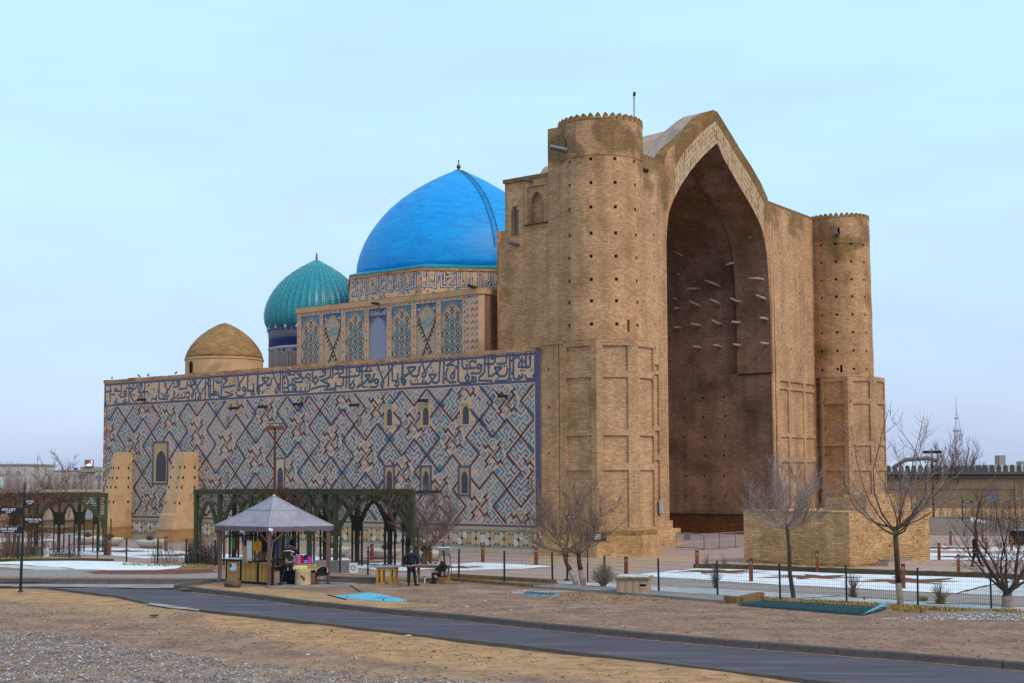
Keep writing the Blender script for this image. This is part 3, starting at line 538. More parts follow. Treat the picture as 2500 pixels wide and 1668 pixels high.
for d in [[(-2.858,12.073),(-2.654,12.082),(-1.523,11.719),(-1.323,11.709),(-5.928,12.55),(-5.929,11.884),(-10.483,11.517),(-10.285,11.508),(-8.887,12.057),(-7.514,12.829),(-7.324,12.839)],[(-22.712,12.631),(-22.852,12.638),(-20.803,11.943),(-20.598,11.943),(-17.453,11.265),(-25.118,11.598),(-24.866,11.612),(-23.235,12.254),(-23.096,12.395),(-15.131,11.258),(-14.909,11.271)],[(-30.755,12.52),(-30.557,12.537),(-29.171,11.555),(-28.938,11.572),(-34.84,11.713),(-30.942,11.815)]]:
    for x,z in d: lb.face([(x+.07*math.cos(R(k*90)),-.011,z+.09*math.sin(R(k*90))) for k in range(4)],'t_red')
lb.build('blue_inscription',mau,kind='stuff',fix=False)
fb=MB()
for i in range(300):     # scrollwork behind the script
    x=rnd.uniform(-44.9,-.6); z=rnd.uniform(11.15,12.6); s=rnd.uniform(.05,.12)
    mt=rnd.choice(('t_turq','t_pale','t_turq','t_purple'))
    fb.face([(x+s*math.cos(R(k*60)),-.003-.0004*(i%5),z+s*1.2*math.sin(R(k*60))) for k in range(6)],mt)
fb.build('scroll_flecks',mau,kind='stuff',fix=False)
# ---- windows of the side wall
def lattice(mb,x0,x1,z0,z1,top,y,mat,p=.11,w=.022):
    # diagonal lattice clipped to the arch by sampling
    def inside(x,z):
        if not (x0<x<x1 and z0<z<z1): return False
        f=abs(x-(x0+x1)/2)/((x1-x0)/2); return z<z1-(z1-top)*(.0+f**1.6)
    n=int(((x1-x0)+(z1-z0))/p)+2
    for sg in (1,-1):
        for i in range(-n,n):
            run=None; k=0; L=z1-z0; m=int(L/.05)
            for j in range(m+1):
                z=z0+L*j/m; x=(x0+x1)/2+i*p+sg*(z-(z0+z1)/2)*.62
                ok=inside(x,z)
                if ok and run is None: run=(x,z)
                if (not ok or j==m) and run is not None:
                    if last!=run:
                        a=Vector(run);b2=Vector(last); t=(b2-a).normalized(); nn=Vector((-t.y,t.x))*w/2
                        mb.face([(a.x+nn.x,y,a.y+nn.y),(a.x-nn.x,y,a.y-nn.y),(b2.x-nn.x,y,b2.y-nn.y),(b2.x+nn.x,y,b2.y+nn.y)],mat)
                    run=None
                last=(x,z)
def window(x0,x1,z0,z1,dx0,dx1,dz0,dz1,border,inner,fw,grille=True,y0=0,lat='lattice'):
    w=MB(); f=fw
    for a,b_,c_,d_ in ((x0,x1,z1-f,z1),(x0,x1,z0,z0+f),(x0,x0+f,z0+f,z1-f),(x1-f,x1,z0+f,z1-f)): w.box(a,b_,y0-.055,y0+.01,c_,d_,border)
    root=w.build('window',mau)
    # infill plate with an arched opening
    p=MB(); yc=y0-.022; cx=(dx0+dx1)/2; top=dz1-(dz1-dz0)*.30
    ar=[(cx+x,z) for x,z in arch_pts(dx1-dx0,top,dz1,7)]
    for i in range(len(ar)-1):
        (a,za),(b_,zb)=ar[i],ar[i+1]; p.face([(a,yc,za),(b_,yc,zb),(b_,yc,z1-f),(a,yc,z1-f)],inner); p.face([(a,yc,za),(b_,yc,zb),(b_,yc+.16,zb),(a,yc+.16,za)],inner)
    p.face([(x0+f,yc,z0+f),(dx0,yc,z0+f),(dx0,yc,z1-f),(x0+f,yc,z1-f)],inner); p.face([(dx1,yc,z0+f),(x1-f,yc,z0+f),(x1-f,yc,z1-f),(dx1,yc,z1-f)],inner)
    p.face([(dx0,yc,z0+f),(dx1,yc,z0+f),(dx1,yc,dz0),(dx0,yc,dz0)],inner)
    for a in (dx0,dx1): p.face([(a,yc,dz0),(a,yc+.16,dz0),(a,yc+.16,top),(a,yc,top)],inner)
    p.face([(dx0,yc,dz0),(dx1,yc,dz0),(dx1,yc+.16,dz0),(dx0,yc+.16,dz0)],inner)
    p.build('frame',root)
    g=MB(); g.box(dx0-.01,dx1+.01,y0-.004,y0-.002,dz0,dz1,'win_dark'); g.build('pane',root)
    if grille:
        g=MB(); lattice(g,dx0,dx1,dz0,dz1,top,y0-.012,lat); g.build('lattice',root,kind='stuff',fix=False)
window(-38.54,-36.57,4.4,7.87,-38.10,-36.84,4.66,7.12,'t_purple','cream_y',.14)
window(-24.187,-23.14,3.95,6.4,-23.98,-23.36,4.02,5.70,'t_purple','cream',.09)
for (x0,x1,z0,z1,a,b_,c_,d_) in ((-13.28,-12.47,8.35,9.95,-13.01,-12.63,8.56,9.62),(-9.97,-9.17,8.31,9.95,-9.74,-9.30,8.5,9.60),(-6.53,-5.70,8.31,9.83,-6.27,-5.83,8.47,9.58)):
    window(x0,x1,z0,z1,a-.04,b_+.04,c_-.05,d_+.05,'voussoir','cream_y',.07)
for (x0,x1,z0,z1) in ((-13.34,-12.31,3.72,5.77),(-10.04,-9.0,3.72,5.72),(-6.70,-5.64,3.66,5.68)):
    window(x0,x1,z0,z1,x0+.25,x1-.25,z0+.2,z1-.36,'t_purple','cream_y',.13)
for x,z in ((-28.8,10.6),(-21.44,10.6)):
    q=MB()
    for a,b_,c_,d_ in ((x-.26,x+.26,z+.24,z+.3),(x-.26,x+.26,z-.32,z-.26),(x-.26,x-.2,z-.26,z+.24),(x+.2,x+.26,z-.26,z+.24)): q.box(a,b_,-.04,.0,c_,d_,'cream_y')
    o=q.build('window',mau)
    if x<-25: q=MB(); q.box(x-.2,x+.2,-.03,.01,z-.26,z+.24,'cream_y'); q.build('lattice',o)
sl=MB()
for x,z in ((-29.48,9.27),(-32.51,7.87),(-29.55,4.97),(-32.36,4.44),(-15.70,8.93),(-15.92,5.57),(-17.27,4.58),(-.82,4.5)):
    for a,b_,c_,d_,m_ in ((x-.14,x+.14,z-.36,z+.36,'t_navy'),(x-.09,x+.09,z-.3,z+.3,'cream_y')): sl.box(a,b_,-.02 if m_=='t_navy' else -.028,.01,c_,d_,m_)
    for k in range(4): sl.box(x-.05,x+.05,-.032,-.02,z-.24+k*.14,z-.19+k*.14,'t_navy')
sl.build('slot_frames',mau,kind='stuff')
for x,z,l in ((-39.62,11.27,.8),(-28.43,10.21,.85),(-25.2,10.2,.85),(-21.4,10.27,.85),(-15.8,10.0,.85),(-9.45,10.08,.85),(-2.7,10.1,.85)):
    q=MB(); q.box(-.11,.11,-l*.95,.12,-.07,.07,'spout'); q.box(-.11,-.08,-l*.95,.1,.05,.13,'spout'); q.box(.08,.11,-l*.95,.1,.05,.13,'spout')
    q.build('rain_spout',mau,loc=(x,0,z)).rotation_euler=(R(4),0,0)
# rust run-off below the right spouts
# ---- buttresses
def buttress(u0t,u1,u0b,vt,vb,zt,name):
    q=MB(); n=10
    hs=[0,1,2.1,2.2,3.4,4.6,5.8,zt]
    def sec(z):
        t=z/zt; f=(1-t)**.9; L_=u0t+(u0b-u0t)*f; v=vt+(vb-vt)*f+(-.10 if z<2.15 else 0)
        return L_-(.08 if z<2.15 else 0),v
    holes=[]
    # side face (+u): plain strips; putlog holes are proud dark boxes with painted shade
    for i in range(len(hs)-1):
        (a0,v0),(a1,v1)=sec(hs[i]),sec(hs[i+1])
        m_='clay_base' if hs[i+1]<=1.0 else 'clay'
        q.face([(u1,v0,hs[i]),(u1,.05,hs[i]),(u1,.05,hs[i+1]),(u1,v1,hs[i+1])],m_)
        q.face([(a0,v0,hs[i]),(u1,v0,hs[i]),(u1,v1,hs[i+1]),(a1,v1,hs[i+1])],m_)
        q.face([(a0,.05,hs[i]),(a0,v0,hs[i]),(a1,v1,hs[i+1]),(a1,.05,hs[i+1])],m_)
    a,v=sec(zt); q.face([(a,v,zt),(u1,v,zt),(u1,.05,zt),(a,.05,zt)],'clay')
    # ragged foot
    q.prism([(u0b-.35,vb-.45),(u1+.18,vb-.45),(u1+.18,.05),(u0b-.35,.05)],-.05,.75,'clay_base',top=[(u0b-.02,vb-.08),(u1+.03,vb-.1),(u1+.03,.05),(u0b-.02,.05)])
    root=q.build(name,mau)
    hb=MB()
    for z in (5.75,4.2,3.0,1.55 if 0 else 4.95):
        a,v=sec(z)
        for vv in (v+.25,-.35): hb.box(u1-.02,u1+.012,vv-.07,vv+.07,z-.11,z+.11,'hole_shade')
        for uu in (a+.22,u1-.25): hb.box(uu-.06,uu+.06,v-.015,v+.05,z-.12,z+.10,'hole_shade')
    hb.build('putlog_shade_boxes',root,kind='stuff')
buttress(-41.78,-41.2,-42.65,-1.37,-2.42,7.03,'buttress')
buttress(-34.12,-32.92,-34.7,-1.36,-2.48,6.95,'buttress')
# ---- low brick strip between tiled wall and tower, then octagon bases and round towers
UC=3.015; AP=2.91; OS=AP*math.tan(math.pi/8)
q=MB()
relief(q,[0,1.9],[0,13.25],[(1.35,1.45,.5,13.2,.08)]+[(.55,.67,z,z+.17,.32) for z in (3.1,6.3,9.2,11.6)],lambda x,z,d:(x,.05+d,z),'brick')
q.box(-.05,2.0,.0,.6,13.25,13.38,'brick'); q.box(-.15,2.3,-.22,.5,-.05,1.15,'brick_base',tz=.04)
q.face([(0,.05,13.25),(1.9,.05,13.25),(1.9,4,13.25),(0,4,13.25)],'brick')
q.build('wall_pier',mau)
rowsL=[(1.82,5.32),(5.73,7.45),(7.84,11.05),(11.47,13.0)]
def octagon(vc,mirror,holes):
    q=MB()
    for k in range(8):
        g=-math.pi/2+k*math.pi/4*(1 if not mirror else 1)
        nx,ny=math.cos(g),math.sin(g)
        ax=(-ny,nx)
        o=(UC+nx*AP-ax[0]*OS,vc+ny*AP-ax[1]*OS)
        W_=2*OS; rects=[]
        if k in (0,1,2,7) or mirror:
            lo=.42;hi=W_-.42
            if k==2: hi=W_-.15; lo=.5
            if k==0: lo=.18; hi=W_-.38
            rects=[(lo,hi,a,b_,.13) for a,b_ in rowsL]
            if holes: rects+= [(.17,.29,z,z+.17,.32) for z in (3.2,6.6,8.9,11.2)]
        relief(q,[0,W_],[0,13.38],rects,plane_fn(o,ax,(nx,ny)),'brick_light' if k in(1,2) else 'brick')  # facets towards the portal front get paler brick, brighter light painted in
    R1=AP/math.cos(math.pi/8)
    q.prism([(UC+R1*math.cos(R(22.5+45*i)),vc+R1*math.sin(R(22.5+45*i))) for i in range(8)],13.36,13.381,'brick')
    # weathered foot, battered
    Rb=R1+.26
    q.prism([(UC+Rb*math.cos(R(22.5+45*i)),vc+Rb*math.sin(R(22.5+45*i))) for i in range(8)],-.05,1.30,'brick_base',top=[(UC+(R1+.17)*math.cos(R(22.5+45*i)),vc+(R1+.17)*math.sin(R(22.5+45*i))) for i in range(8)])
    q.prism([(UC+(R1+.10)*math.cos(R(22.5+45*i)),vc+(R1+.10)*math.sin(R(22.5+45*i))) for i in range(8)],1.30,1.62,'brick_weather',top=[(UC+(R1+.03)*math.cos(R(22.5+45*i)),vc+(R1+.03)*math.sin(R(22.5+45*i))) for i in range(8)])
    return q
octagon(AP,False,False).build('octagonal_tower_base',mau)
octagon(VV-AP,True,True).build('octagonal_tower_base',mau)
def tower(uc,vc,R0,R1,zt,zrows,angs,slits,name='round_tower'):
    q=MB(); z0=13.37
    def fn(x,z,d):
        t=(z-z0)/(zt-z0); r=R0+(R1-R0)*t-d+.015*math.sin(z*1.7+x*.05); g=R(x); return (uc+r*math.cos(g),vc+r*math.sin(g),z)
    hw=2.15
    rects=[(a-hw,a+hw,z-.105,z+.105,.33) for z in zrows for a in angs]+[(a-w,a+w,za,zb,.4) for a,w,za,zb in slits]
    rects+=[(-150,60,24.95,25.0,.05)]
    relief(q,[i*9-180 for i in range(41)],[z0+i*(zt-z0)/24 for i in range(25)],rects,fn,'brick')
    q.prism([(uc+(R1-.05)*math.cos(R(i*15)),vc+(R1-.05)*math.sin(R(i*15))) for i in range(24)],zt-.25,zt-.2,'brick')
    root=q.build(name,mau)
    n=36
    mp=MB(); w=.21
    pr=[(-w,0),(w,0),(w*.95,.12),(w*.62,.27),(w*.2,.38),(0,.40),(-w*.2,.38),(-w*.62,.27),(-w*.95,.12)]
    k=len(pr); mp.idx([(x,-.14,z) for x,z in pr]+[(x,.14,z) for x,z in pr],[tuple(range(k)),tuple(range(2*k-1,k-1,-1))]+[(i,k+i,k+(i+1)%k,(i+1)%k) for i in range(k)],'brick_weather')
    mo=mp.build('merlon',root); 
    for i in range(n):
        g=2*math.pi*i/n; o=mo if i==0 else inst(mo,'merlon',root,(0,0,0))
        o.location=(uc+(R1-.12)*math.cos(g),vc+(R1-.12)*math.sin(g),zt-.02); o.rotation_euler=(0,0,g+math.pi/2)
    return root
# hole azimuths seen from the camera: -n_side is -90 deg, +u is 0 deg
tw=tower(2.75,2.95,2.9,2.72,27.33,(14.35,15.8,17.15,18.6,20.05,21.7,23.25,24.75),(-134,-102,-70,-38,-6,26,150),((-143,1.6,20.6,21.5),(-22,1.8,13.9,14.65),(-110,1.8,25.7,26.3)))
ag=R(-108); 
q=MB(); q.tube([(2.75+2.6*math.cos(ag),2.95+2.6*math.sin(ag),25.55),(2.75+3.75*math.cos(ag-.12),2.95+3.75*math.sin(ag-.12),25.75)],.17,'spout_zinc',8); q.build('rain_spout',mau)
q=MB(); q.box(3.0,3.7,5.75,6.0,0,.2,'spout'); 
q=MB(); q.tube([(3.3,5.2,25.15),(4.1,6.6,25.1)],.15,'spout',8); q.build('rain_spout',mau)
q=MB(); q.tube([(4.2,4.8,27.1),(4.2,4.8,29.7)],.045,'dry_grass',5); q.tube([(4.2,4.8,29.7),(4.25,4.8,29.95)],.09,'spout',5); q.build('mast',mau)
tw2=tower(2.45,VV-3.05,2.85,2.70,27.33,(14.05,15.65,17.25,18.8,20.35,21.85,23.4,24.95),(-128,-100,-72,-44,-16,12),((-66,2.0,25.75,26.35),(-66,2.0,13.75,14.4)))
q=MB(); q.tube([(3.4,VV-5.5,25.7),(3.7,VV-6.4,25.8)],.16,'spout_zinc',8); q.build('rain_spout',mau)
# ---- portal wings
UW=1.18
def wing(v0,v1,mirror):
    q=MB()
    f=(lambda v:VV-v) if mirror else (lambda v:v)
    cols=[(32.42,34.1),(34.45,37.1),(37.48,39.45)]; rows=[(2.1,6.05),(6.44,8.13),(8.44,12.1),(12.35,12.78)]
    rects=[]
    for a,b_ in cols:
        x0,x1=(a,b_) if not mirror else (VV-b_,VV-a)
        rects+=[(x0,x1,c_,d_,.14) for c_,d_ in rows]
    hs=[]
    for z in (13.9,15.6,17.3,19.0,20.5,22.0,23.5):
        for x in ((32.9,34.8,36.6,38.6) if not mirror else (VV-32.9,VV-36.6)): hs.append((x-.07,x+.07,z-.1,z+.08,.3))
    if mirror: hs=[h_ for h_ in hs if h_[0]>5]
    rects+=hs
    x0,x1=(min(v0,v1),max(v0,v1))
    relief(q,[x0,x1],[0,27.3],rects,lambda x,z,d:(UW-d,x,z),'brick_light')  # front face in the paler brick, its stronger light put into the colour
    q.box(.1,UW-.02,x0,x1,27.28,27.32,'brick')
    q.face([(.1,x0,0),(.1,x1,0),(.1,x1,27.3),(.1,x0,27.3)],'brick')
    e=.82 if mirror else VV-.82
    q.face([(.1,e,0),(UW,e,0),(UW,e,27.3),(.1,e,27.3)],'brick')
    # foot
    if mirror: q.box(UW-.2,UW+.55,5.2,13.9,-.05,1.25,'brick_base'); q.box(UW-.2,UW+.30,5.2,13.95,1.25,1.8,'brick_light'); q.box(-1.2,UW+.55,13.9,14.6,-.05,1.25,'brick_base')
    else: q.box(UW-.2,UW+.5,31.0,40,-.05,1.3,'brick_base')
    o=q.build('portal_wing',mau)
    mp=MB(); w=.17; pr=[(-w,0),(w,0),(w*.9,.12),(w*.5,.25),(0,.30),(-w*.5,.25),(-w*.9,.12)]; k=len(pr)
    mp.idx([(-.12,x,z) for x,z in pr]+[(.12,x,z) for x,z in pr],[tuple(range(k)),tuple(range(2*k-1,k-1,-1))]+[(i,k+i,k+(i+1)%k,(i+1)%k) for i in range(k)],'brick_weather')
    mo=mp.build('merlon',o); mo.location=(UW-.16,x0+.3,27.31); x=x0+.3+.42
    while x<x1-.1: inst(mo,'merlon',o,(UW-.16,x,27.31)); x+=.42
    return o
wing(.82,14.02,True); wing(30.85,VV-.82,False)
# weathered patches are in the brick material; portal arch
inner=[(14.02,0),(14.02,21.62),(14.15,22.77),(14.42,23.95),(14.95,24.75),(15.5,25.5),(16.15,26.2),(17.33,27.3),(18.56,28.3),(19.81,29.2),(21.2,30.1),(21.95,30.56),
       (22.9,29.6),(24.6,28.45),(26.2,27.45),(27.3,26.75),(28.2,26.15),(29.1,25.4),(29.9,24.4),(30.35,23.16),(30.6,21.4),(30.85,18.5),(30.85,0)]
band=[(15.6,26.4),(15.45,27.7),(16.6,28.75),(17.89,29.75),(19.55,30.95),(21.3,32.1),(21.75,32.25),(22.2,31.85),(23.68,31.08),(25.31,30.05),(27.12,29.15),(28.4,28.3),(29.5,27.45),(29.3,26.5)]
outer=[(13.75,27.2),(13.9,27.75),(14.2,28.3),(14.85,28.86),(16.32,29.77),(17.93,30.88),(19.78,32.29),(20.84,32.82),(21.4,33.05),(22.0,33.05),(22.55,32.79),(24.25,31.82),(25.91,30.84),(27.61,29.96),(29.35,28.89),(30.63,27.82),(30.9,27.1)]
def interp(L,v):
    for i in range(len(L)-1):
        if L[i][0]<=v<=L[i+1][0] and L[i+1][0]>L[i][0]:
            t=(v-L[i][0])/(L[i+1][0]-L[i][0]); return L[i][1]+(L[i+1][1]-L[i][1])*t
    return None
IN=inner[3:-3]; 
q=MB(); vs_=sorted(set([p[0] for p in inner[1:-1]]+[p[0] for p in outer]+[p[0] for p in band[1:-1]]))
iz=lambda v: interp([(14.02,21.62)]+inner[2:-2]+[(30.85,18.5)],v)
oz=lambda v: interp(outer,v)
bz=lambda v: interp([(15.45,27.7)]+band[2:-1],v)
for i in range(len(vs_)-1):
    a,b_=vs_[i],vs_[i+1]
    if a<13.75 or b_>30.9: continue
    za=iz(a) if 14.02<=a<=30.85 else 0; zb=iz(b_) if 14.02<=b_<=30.85 else 0
    za=za or 0; zb=zb or 0
    mid=(a+b_)/2; bo=bz(mid)
    # face piece from intrados to extrados, band zone handled by the blocks standing proud
    m_='brick_weather' if 15.4<mid<29.6 else 'brick'
    q.face([(UW+.004,a,za),(UW+.004,b_,zb),(UW+.004,b_,oz(b_)),(UW+.004,a,oz(a))],m_)
# soffit of the front arch
for i in range(len(inner)-1):
    (a,za),(b_,zb)=inner[i],inner[i+1]
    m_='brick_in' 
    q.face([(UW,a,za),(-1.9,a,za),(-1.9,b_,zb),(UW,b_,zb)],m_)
q.build('portal_arch',mau)
# light block band of voussoirs
vb_=MB(); 
def along(L,t):
    ds=[0]
    for i in range(len(L)-1): ds.append(ds[-1]+math.hypot(L[i+1][0]-L[i][0],L[i+1][1]-L[i][1]))
    x=t*ds[-1]
    for i in range(len(L)-1):
        if ds[i]<=x<=ds[i+1]+1e-9:
            k=(x-ds[i])/(ds[i+1]-ds[i]+1e-9); return (L[i][0]+(L[i+1][0]-L[i][0])*k,L[i][1]+(L[i+1][1]-L[i][1])*k)
    return L[-1]
Lin=[(15.25,25.2),(16.15,26.2),(17.33,27.3),(18.56,28.3),(19.81,29.2),(21.2,30.1),(21.95,30.56)]; Lout=[(15.3,27.3),(16.6,28.75),(17.89,29.75),(19.55,30.95),(20.9,31.8),(21.75,32.25)]
Rin=[(29.75,24.7),(29.1,25.4),(28.2,26.15),(27.3,26.75),(26.2,27.45),(24.6,28.45),(22.9,29.6),(21.95,30.56)]; Rout=[(29.9,27.2),(29.1,27.8),(28.4,28.3),(27.12,29.15),(25.31,30.05),(23.68,31.08),(22.2,31.95),(21.75,32.25)]
for (A1,B1,n) in ((Lin,Lout,52),(Rin,Rout,60)):
    for i in range(n):
        for j in range(5):
            t0=(i+.06)/n; t1=(i+.94)/n; s0=(j+.06)/5; s1=(j+.94)/5
            P4=[]
            for t,s in ((t0,s0),(t1,s0),(t1,s1),(t0,s1)):
                p=along(A1,t);r_=along(B1,t); P4.append((p[0]+(r_[0]-p[0])*s,p[1]+(r_[1]-p[1])*s))
            dd=UW+.05+rnd.uniform(-.012,.012); m_='voussoir' if rnd.random()<.8 else 'brick_light'
            vb_.idx([(UW,a,z) for a,z in P4]+[(dd,a,z) for a,z in P4],[(4,5,6,7),(0,1,5,4),(1,2,6,5),(2,3,7,6),(3,0,4,7)],m_)
vb_.build('voussoir_blocks',mau,kind='stuff')
# roof vault behind the gable
q=MB()
stn=[(UW+.02,0),(.3,.05),(-1.4,.10),(-2.0,.35),(-3.0,.95),(-4.8,1.05),(-9,1.5),(-14.8,2.1)]
L2=outer
for i in range(len(stn)-1):
    for j in range(len(L2)-1):
        def pt(s,p): 
            u_,d=s; f=max(0,(p[1]-27.0)/6.05); return (u_,p[0] if u_>-10 else 21.5+(p[0]-21.5)*.55,p[1]-d*f-(.2 if u_<0 and f<.2 else 0)-((3.0+(2.5*f*(1-f)*4 if u_<-10 else 0))*(1-f) if u_<-.5 else 0))
        q.face([pt(stn[i],L2[j]),pt(stn[i+1],L2[j]),pt(stn[i+1],L2[j+1]),pt(stn[i],L2[j+1])],'brick_weather' if i==0 else 'roofclay')
q.face([pt(stn[-1],p) for p in L2],'roofclay')
q.build('vault_roof',mau,smooth=False)
# body behind
q=MB()
q.box(-15.4,.1,13.2,31.6,12,27.15,'brick') if False else None
for v in (13.76,31.7):
    q.face([(-13.6,v,12),(.12,v,12),(.12,v,24.2),(-13.6,v,24.2)],'brick')
q.face([(-13.6,13.3,0),(-13.6,31.7,0),(-13.6,31.7,24.2),(-13.6,13.3,24.2)],'brick')
# stepped side blocks
def side(v,s):
    fy=(lambda d:v+s*d)
    n_=plane=None
    # block with blind niche
    relief(q,[-1.87,.15],[12.9,24.45],[(-1.7,-.35,21.35,23.8,.12),(-1.55,-.5,21.4,22.75,.5)]+[(-1.025-.525*w,-1.025+.525*w,22.75+.72*a,22.75+.72*b_,.5) for w,a,b_ in ((.96,0,.2),(.87,.2,.4),(.74,.4,.58),(.58,.58,.74),(.40,.74,.88),(.18,.88,1.0))],lambda x,z,d:(x,v+s*d,z),'brick')
    relief(q,[-3.6,-1.87],[12.9,24.45],[(-3.12,-2.48,20.75,22.45,.12),(-3.0,-2.6,22.45,22.72,.12)],lambda x,z,d:(x,v+s*(.12+d),z),'brick')
    q.box(-4.0,-1.87,min(fy(-.03),fy(3)),max(fy(-.03),fy(3)),12.9,20.45,'brick')
    for (x0,x1,z,d) in ((-1.87,.15,24.45,0),(-3.6,-1.87,24.45,.12)):
        q.face([(x0,fy(d),z),(x1,fy(d),z),(x1,fy(13),z),(x0,fy(13),z)],'brick')
    q.face([(-3.6,fy(.12),12.9),(-3.6,fy(13),12.9),(-3.6,fy(13),24.45),(-3.6,fy(.12),24.45)],'brick')
    q.box(-3.65,.12,min(fy(-.06),fy(.3)),max(fy(-.06),fy(.3)),24.3,24.55,'brick_weather')
side(1.0,1); side(VV-1.0,-1)
q.build('portal_side_block',mau)
q=MB(); q.box(-3.1,-2.5,1.19,1.23,20.78,22.5,'wood_old'); q.box(-3.0,-2.6,1.19,1.23,22.5,22.72,'wood_old')
q.box(-2.82,-2.78,1.17,1.2,20.78,22.6,'spout')
q.build('wooden_shutter',mau)
q=MB(); q.box(-1.9,.1,.93,1.0,21.27,21.33,'spout'); q.build('niche_ledge',mau)
for x,z,l in ((-1.35,24.1,.9),(-2.45,20.05,.75)):
    q=MB(); q.tube([(x+.1,1.1,z),(x-.3,1.0-l*.9,z+.12)],.11,'spout_zinc',7); q.build('rain_spout',mau)
# ---- iwan interior
q=MB()
prof=[(14.3,0),(14.3,21.4),(14.6,23.5),(15.6,25.9),(17.2,27.6),(19.6,29.5),(21.9,31.0),(24.5,28.9),(27.2,27.1),(29.2,25.7),(30.7,23.6),(31.15,21.2),(31.15,13.4)]
for i in range(len(prof)-1):
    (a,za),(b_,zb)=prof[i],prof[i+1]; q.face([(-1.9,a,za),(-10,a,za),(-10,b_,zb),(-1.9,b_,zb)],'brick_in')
# right inner wall below the ledge, with putlog holes
hs=[]
for z in (3.2,4.9,6.6,8.2,9.9,11.5):
    for x in (-10.8,-8.9,-7.0,-5.1,-3.2,-1.2,.3): hs.append((x-.09+.1*math.sin(z*3+x),x+.09+.1*math.sin(z*3+x),z-.09,z+.09,.32))
relief(q,[-13.5,-1.9],[1.7,13.3],hs,lambda x,z,d:(x,30.86+d,z),'brick_in')
q.box(-13.5,-1.9,30.86,31.2,13.3,13.38,'brick_in')
hs=[]
for z in (14.6,16.3,18.0,19.7,21.3):
    for x in (-10.2,-8.2,-6.3,-4.4): hs.append((x-.09,x+.09,z-.09,z+.09,.32))
# front reveals, back wall
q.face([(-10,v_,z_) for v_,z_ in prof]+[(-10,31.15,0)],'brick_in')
q.build('portal_vault',mau)
q=MB(); q.box(-13.5,UW-.05,30.62,30.9,-.05,1.68,'brick_red'); q.box(-13.5,UW-.1,30.3,30.62,-.05,1.0,'brick_red'); q.box(-13.5,UW-.2,30.55,30.87,1.68,1.74,'spout'); q.build('inner_plinth',mau)
q=MB(); q.box(-13.5,.6,14.3,30.6,-.04,.12,'paving'); q.build('portal_floor',mau)
for v,r_ in ((30.98,.17),(31.6,.09)):
    q=MB(); q.tube([(UW+.08,v,1.3),(UW+.08,v,13.3)],r_,'brick_light',10); q.tube([(UW+.02,v,13.3),(UW+.02,v,26.5)],r_*.5,'brick_light',8); q.build('colonnette',mau,smooth=True)
q=MB(); q.box(-1.8,UW+.1,30.78,30.85,13.25,13.36,'spout'); q.build('timber_ledge',mau)
beams=[((-.15,24.49),(.46,24.49),1.5),((-7.65,24.31),(-6.51,23.58),2),((-7.0,22.2),(-7.4,22.26),1.2),((-2.21,22.42),(-1.72,22.82),1.3),((-4.35,21.36),(-3.49,20.89),1.6),((-6.14,20.84),(-5.43,20.91),1.4),((-.2,21.1),(.9,20.98),1.2),
 ((-3.95,19.74),(-3.47,19.3),1.2),((-5.85,19.72),(-5.41,19.31),1.2),((-1.85,19.6),(-1.49,19.36),1.2),((.5,19.65),(.85,19.38),1),((-7.4,20.13),(-7.74,20.16),.9),((-7.3,19.2),(-7.48,19.33),.9),((-3.73,17.93),(-3.46,17.65),1.1),((-5.71,17.78),(-5.44,17.68),1.1),
 ((-1.76,17.64),(-1.56,17.69),1.1),((.8,17.76),(.9,17.69),.8),((-7.3,17.6),(-7.46,17.67),.9),((-5.53,15.85),(-5.42,15.74),1),((-3.64,15.84),(-3.49,15.74),1),((-1.63,15.78),(-1.59,15.73),1),((.8,15.73),(.9,15.75),.8)]
for i,((a,za),(b_,zb),l) in enumerate(beams):
    q=MB(); vb=30.9 if b_>-1.9 else 31.2
    m1=(a*.5+b_*.5+.02,vb-l*.55,(za+zb)/2+rnd.uniform(-.05,.08))
    q.tube([(b_,vb+.1,zb),m1,(a,vb-1.25,za)],[.125,.115,.085],'beam_grey',6); q.build('timber_beam',mau,smooth=True)
# plaque
q=MB(); q.box(UW+.0,UW+.05,12.55,13.05,2.35,3.25,'plaque')
for k in range(7): q.box(UW+.045,UW+.056,12.6,12.6+rnd.uniform(.2,.38),2.45+k*.115,2.49+k*.115,'c_grey')
q.build('plaque',mau)
# ---- central hall
HU,HV,HH=-24.65,22.6,10.25
v0=HV-HH
q=MB()
bays=[(-34.47,-32.1),(-31.79,-29.53),(-29.13,-26.86),(-26.41,-24.32),(-23.90,-21.64),(-21.2,-19.0),(-18.6,-16.31)]
rects=[(a,b_,12.9,18.9,.10) for a,b_ in bays]
relief(q,[HU-HH,HU+HH-.35],[12.8,19.2],rects,lambda x,z,d:(x,v0+d,z),'tile_ground')
cc=[(HU+HH-.35,v0),(HU+HH,v0+.35)]
q.face([(cc[0][0],cc[0][1],12.8),(cc[1][0],cc[1][1],12.8),(cc[1][0],cc[1][1],19.2),(cc[0][0],cc[0][1],19.2)],'tile_ground')
q.face([(HU+HH,v0+.35,12.8),(HU+HH,HV+HH,12.8),(HU+HH,HV+HH,19.2),(HU+HH,v0+.35,19.2)],'brick_in')  # side wall in shadow: shade painted in with the darker brick
q.face([(HU-HH,v0,12.8),(HU-HH,HV+HH,12.8),(HU-HH,HV+HH,19.2),(HU-HH,v0,19.2)],'brick')
q.face([(HU-HH,HV+HH,12.8),(HU+HH,HV+HH,12.8),(HU+HH,HV+HH,19.2),(HU-HH,HV+HH,19.2)],'brick')
pl=[(HU-HH-.08,v0-.1),(HU+HH-.4,v0-.1),(HU+HH-.1,v0+.02),(HU+HH+.1,v0+.35),(HU+HH+.1,HV+HH),(HU-HH-.08,HV+HH)]
q.prism(pl,19.2,19.58,'clay'); q.prism(pl,19.58,19.66,'brick')
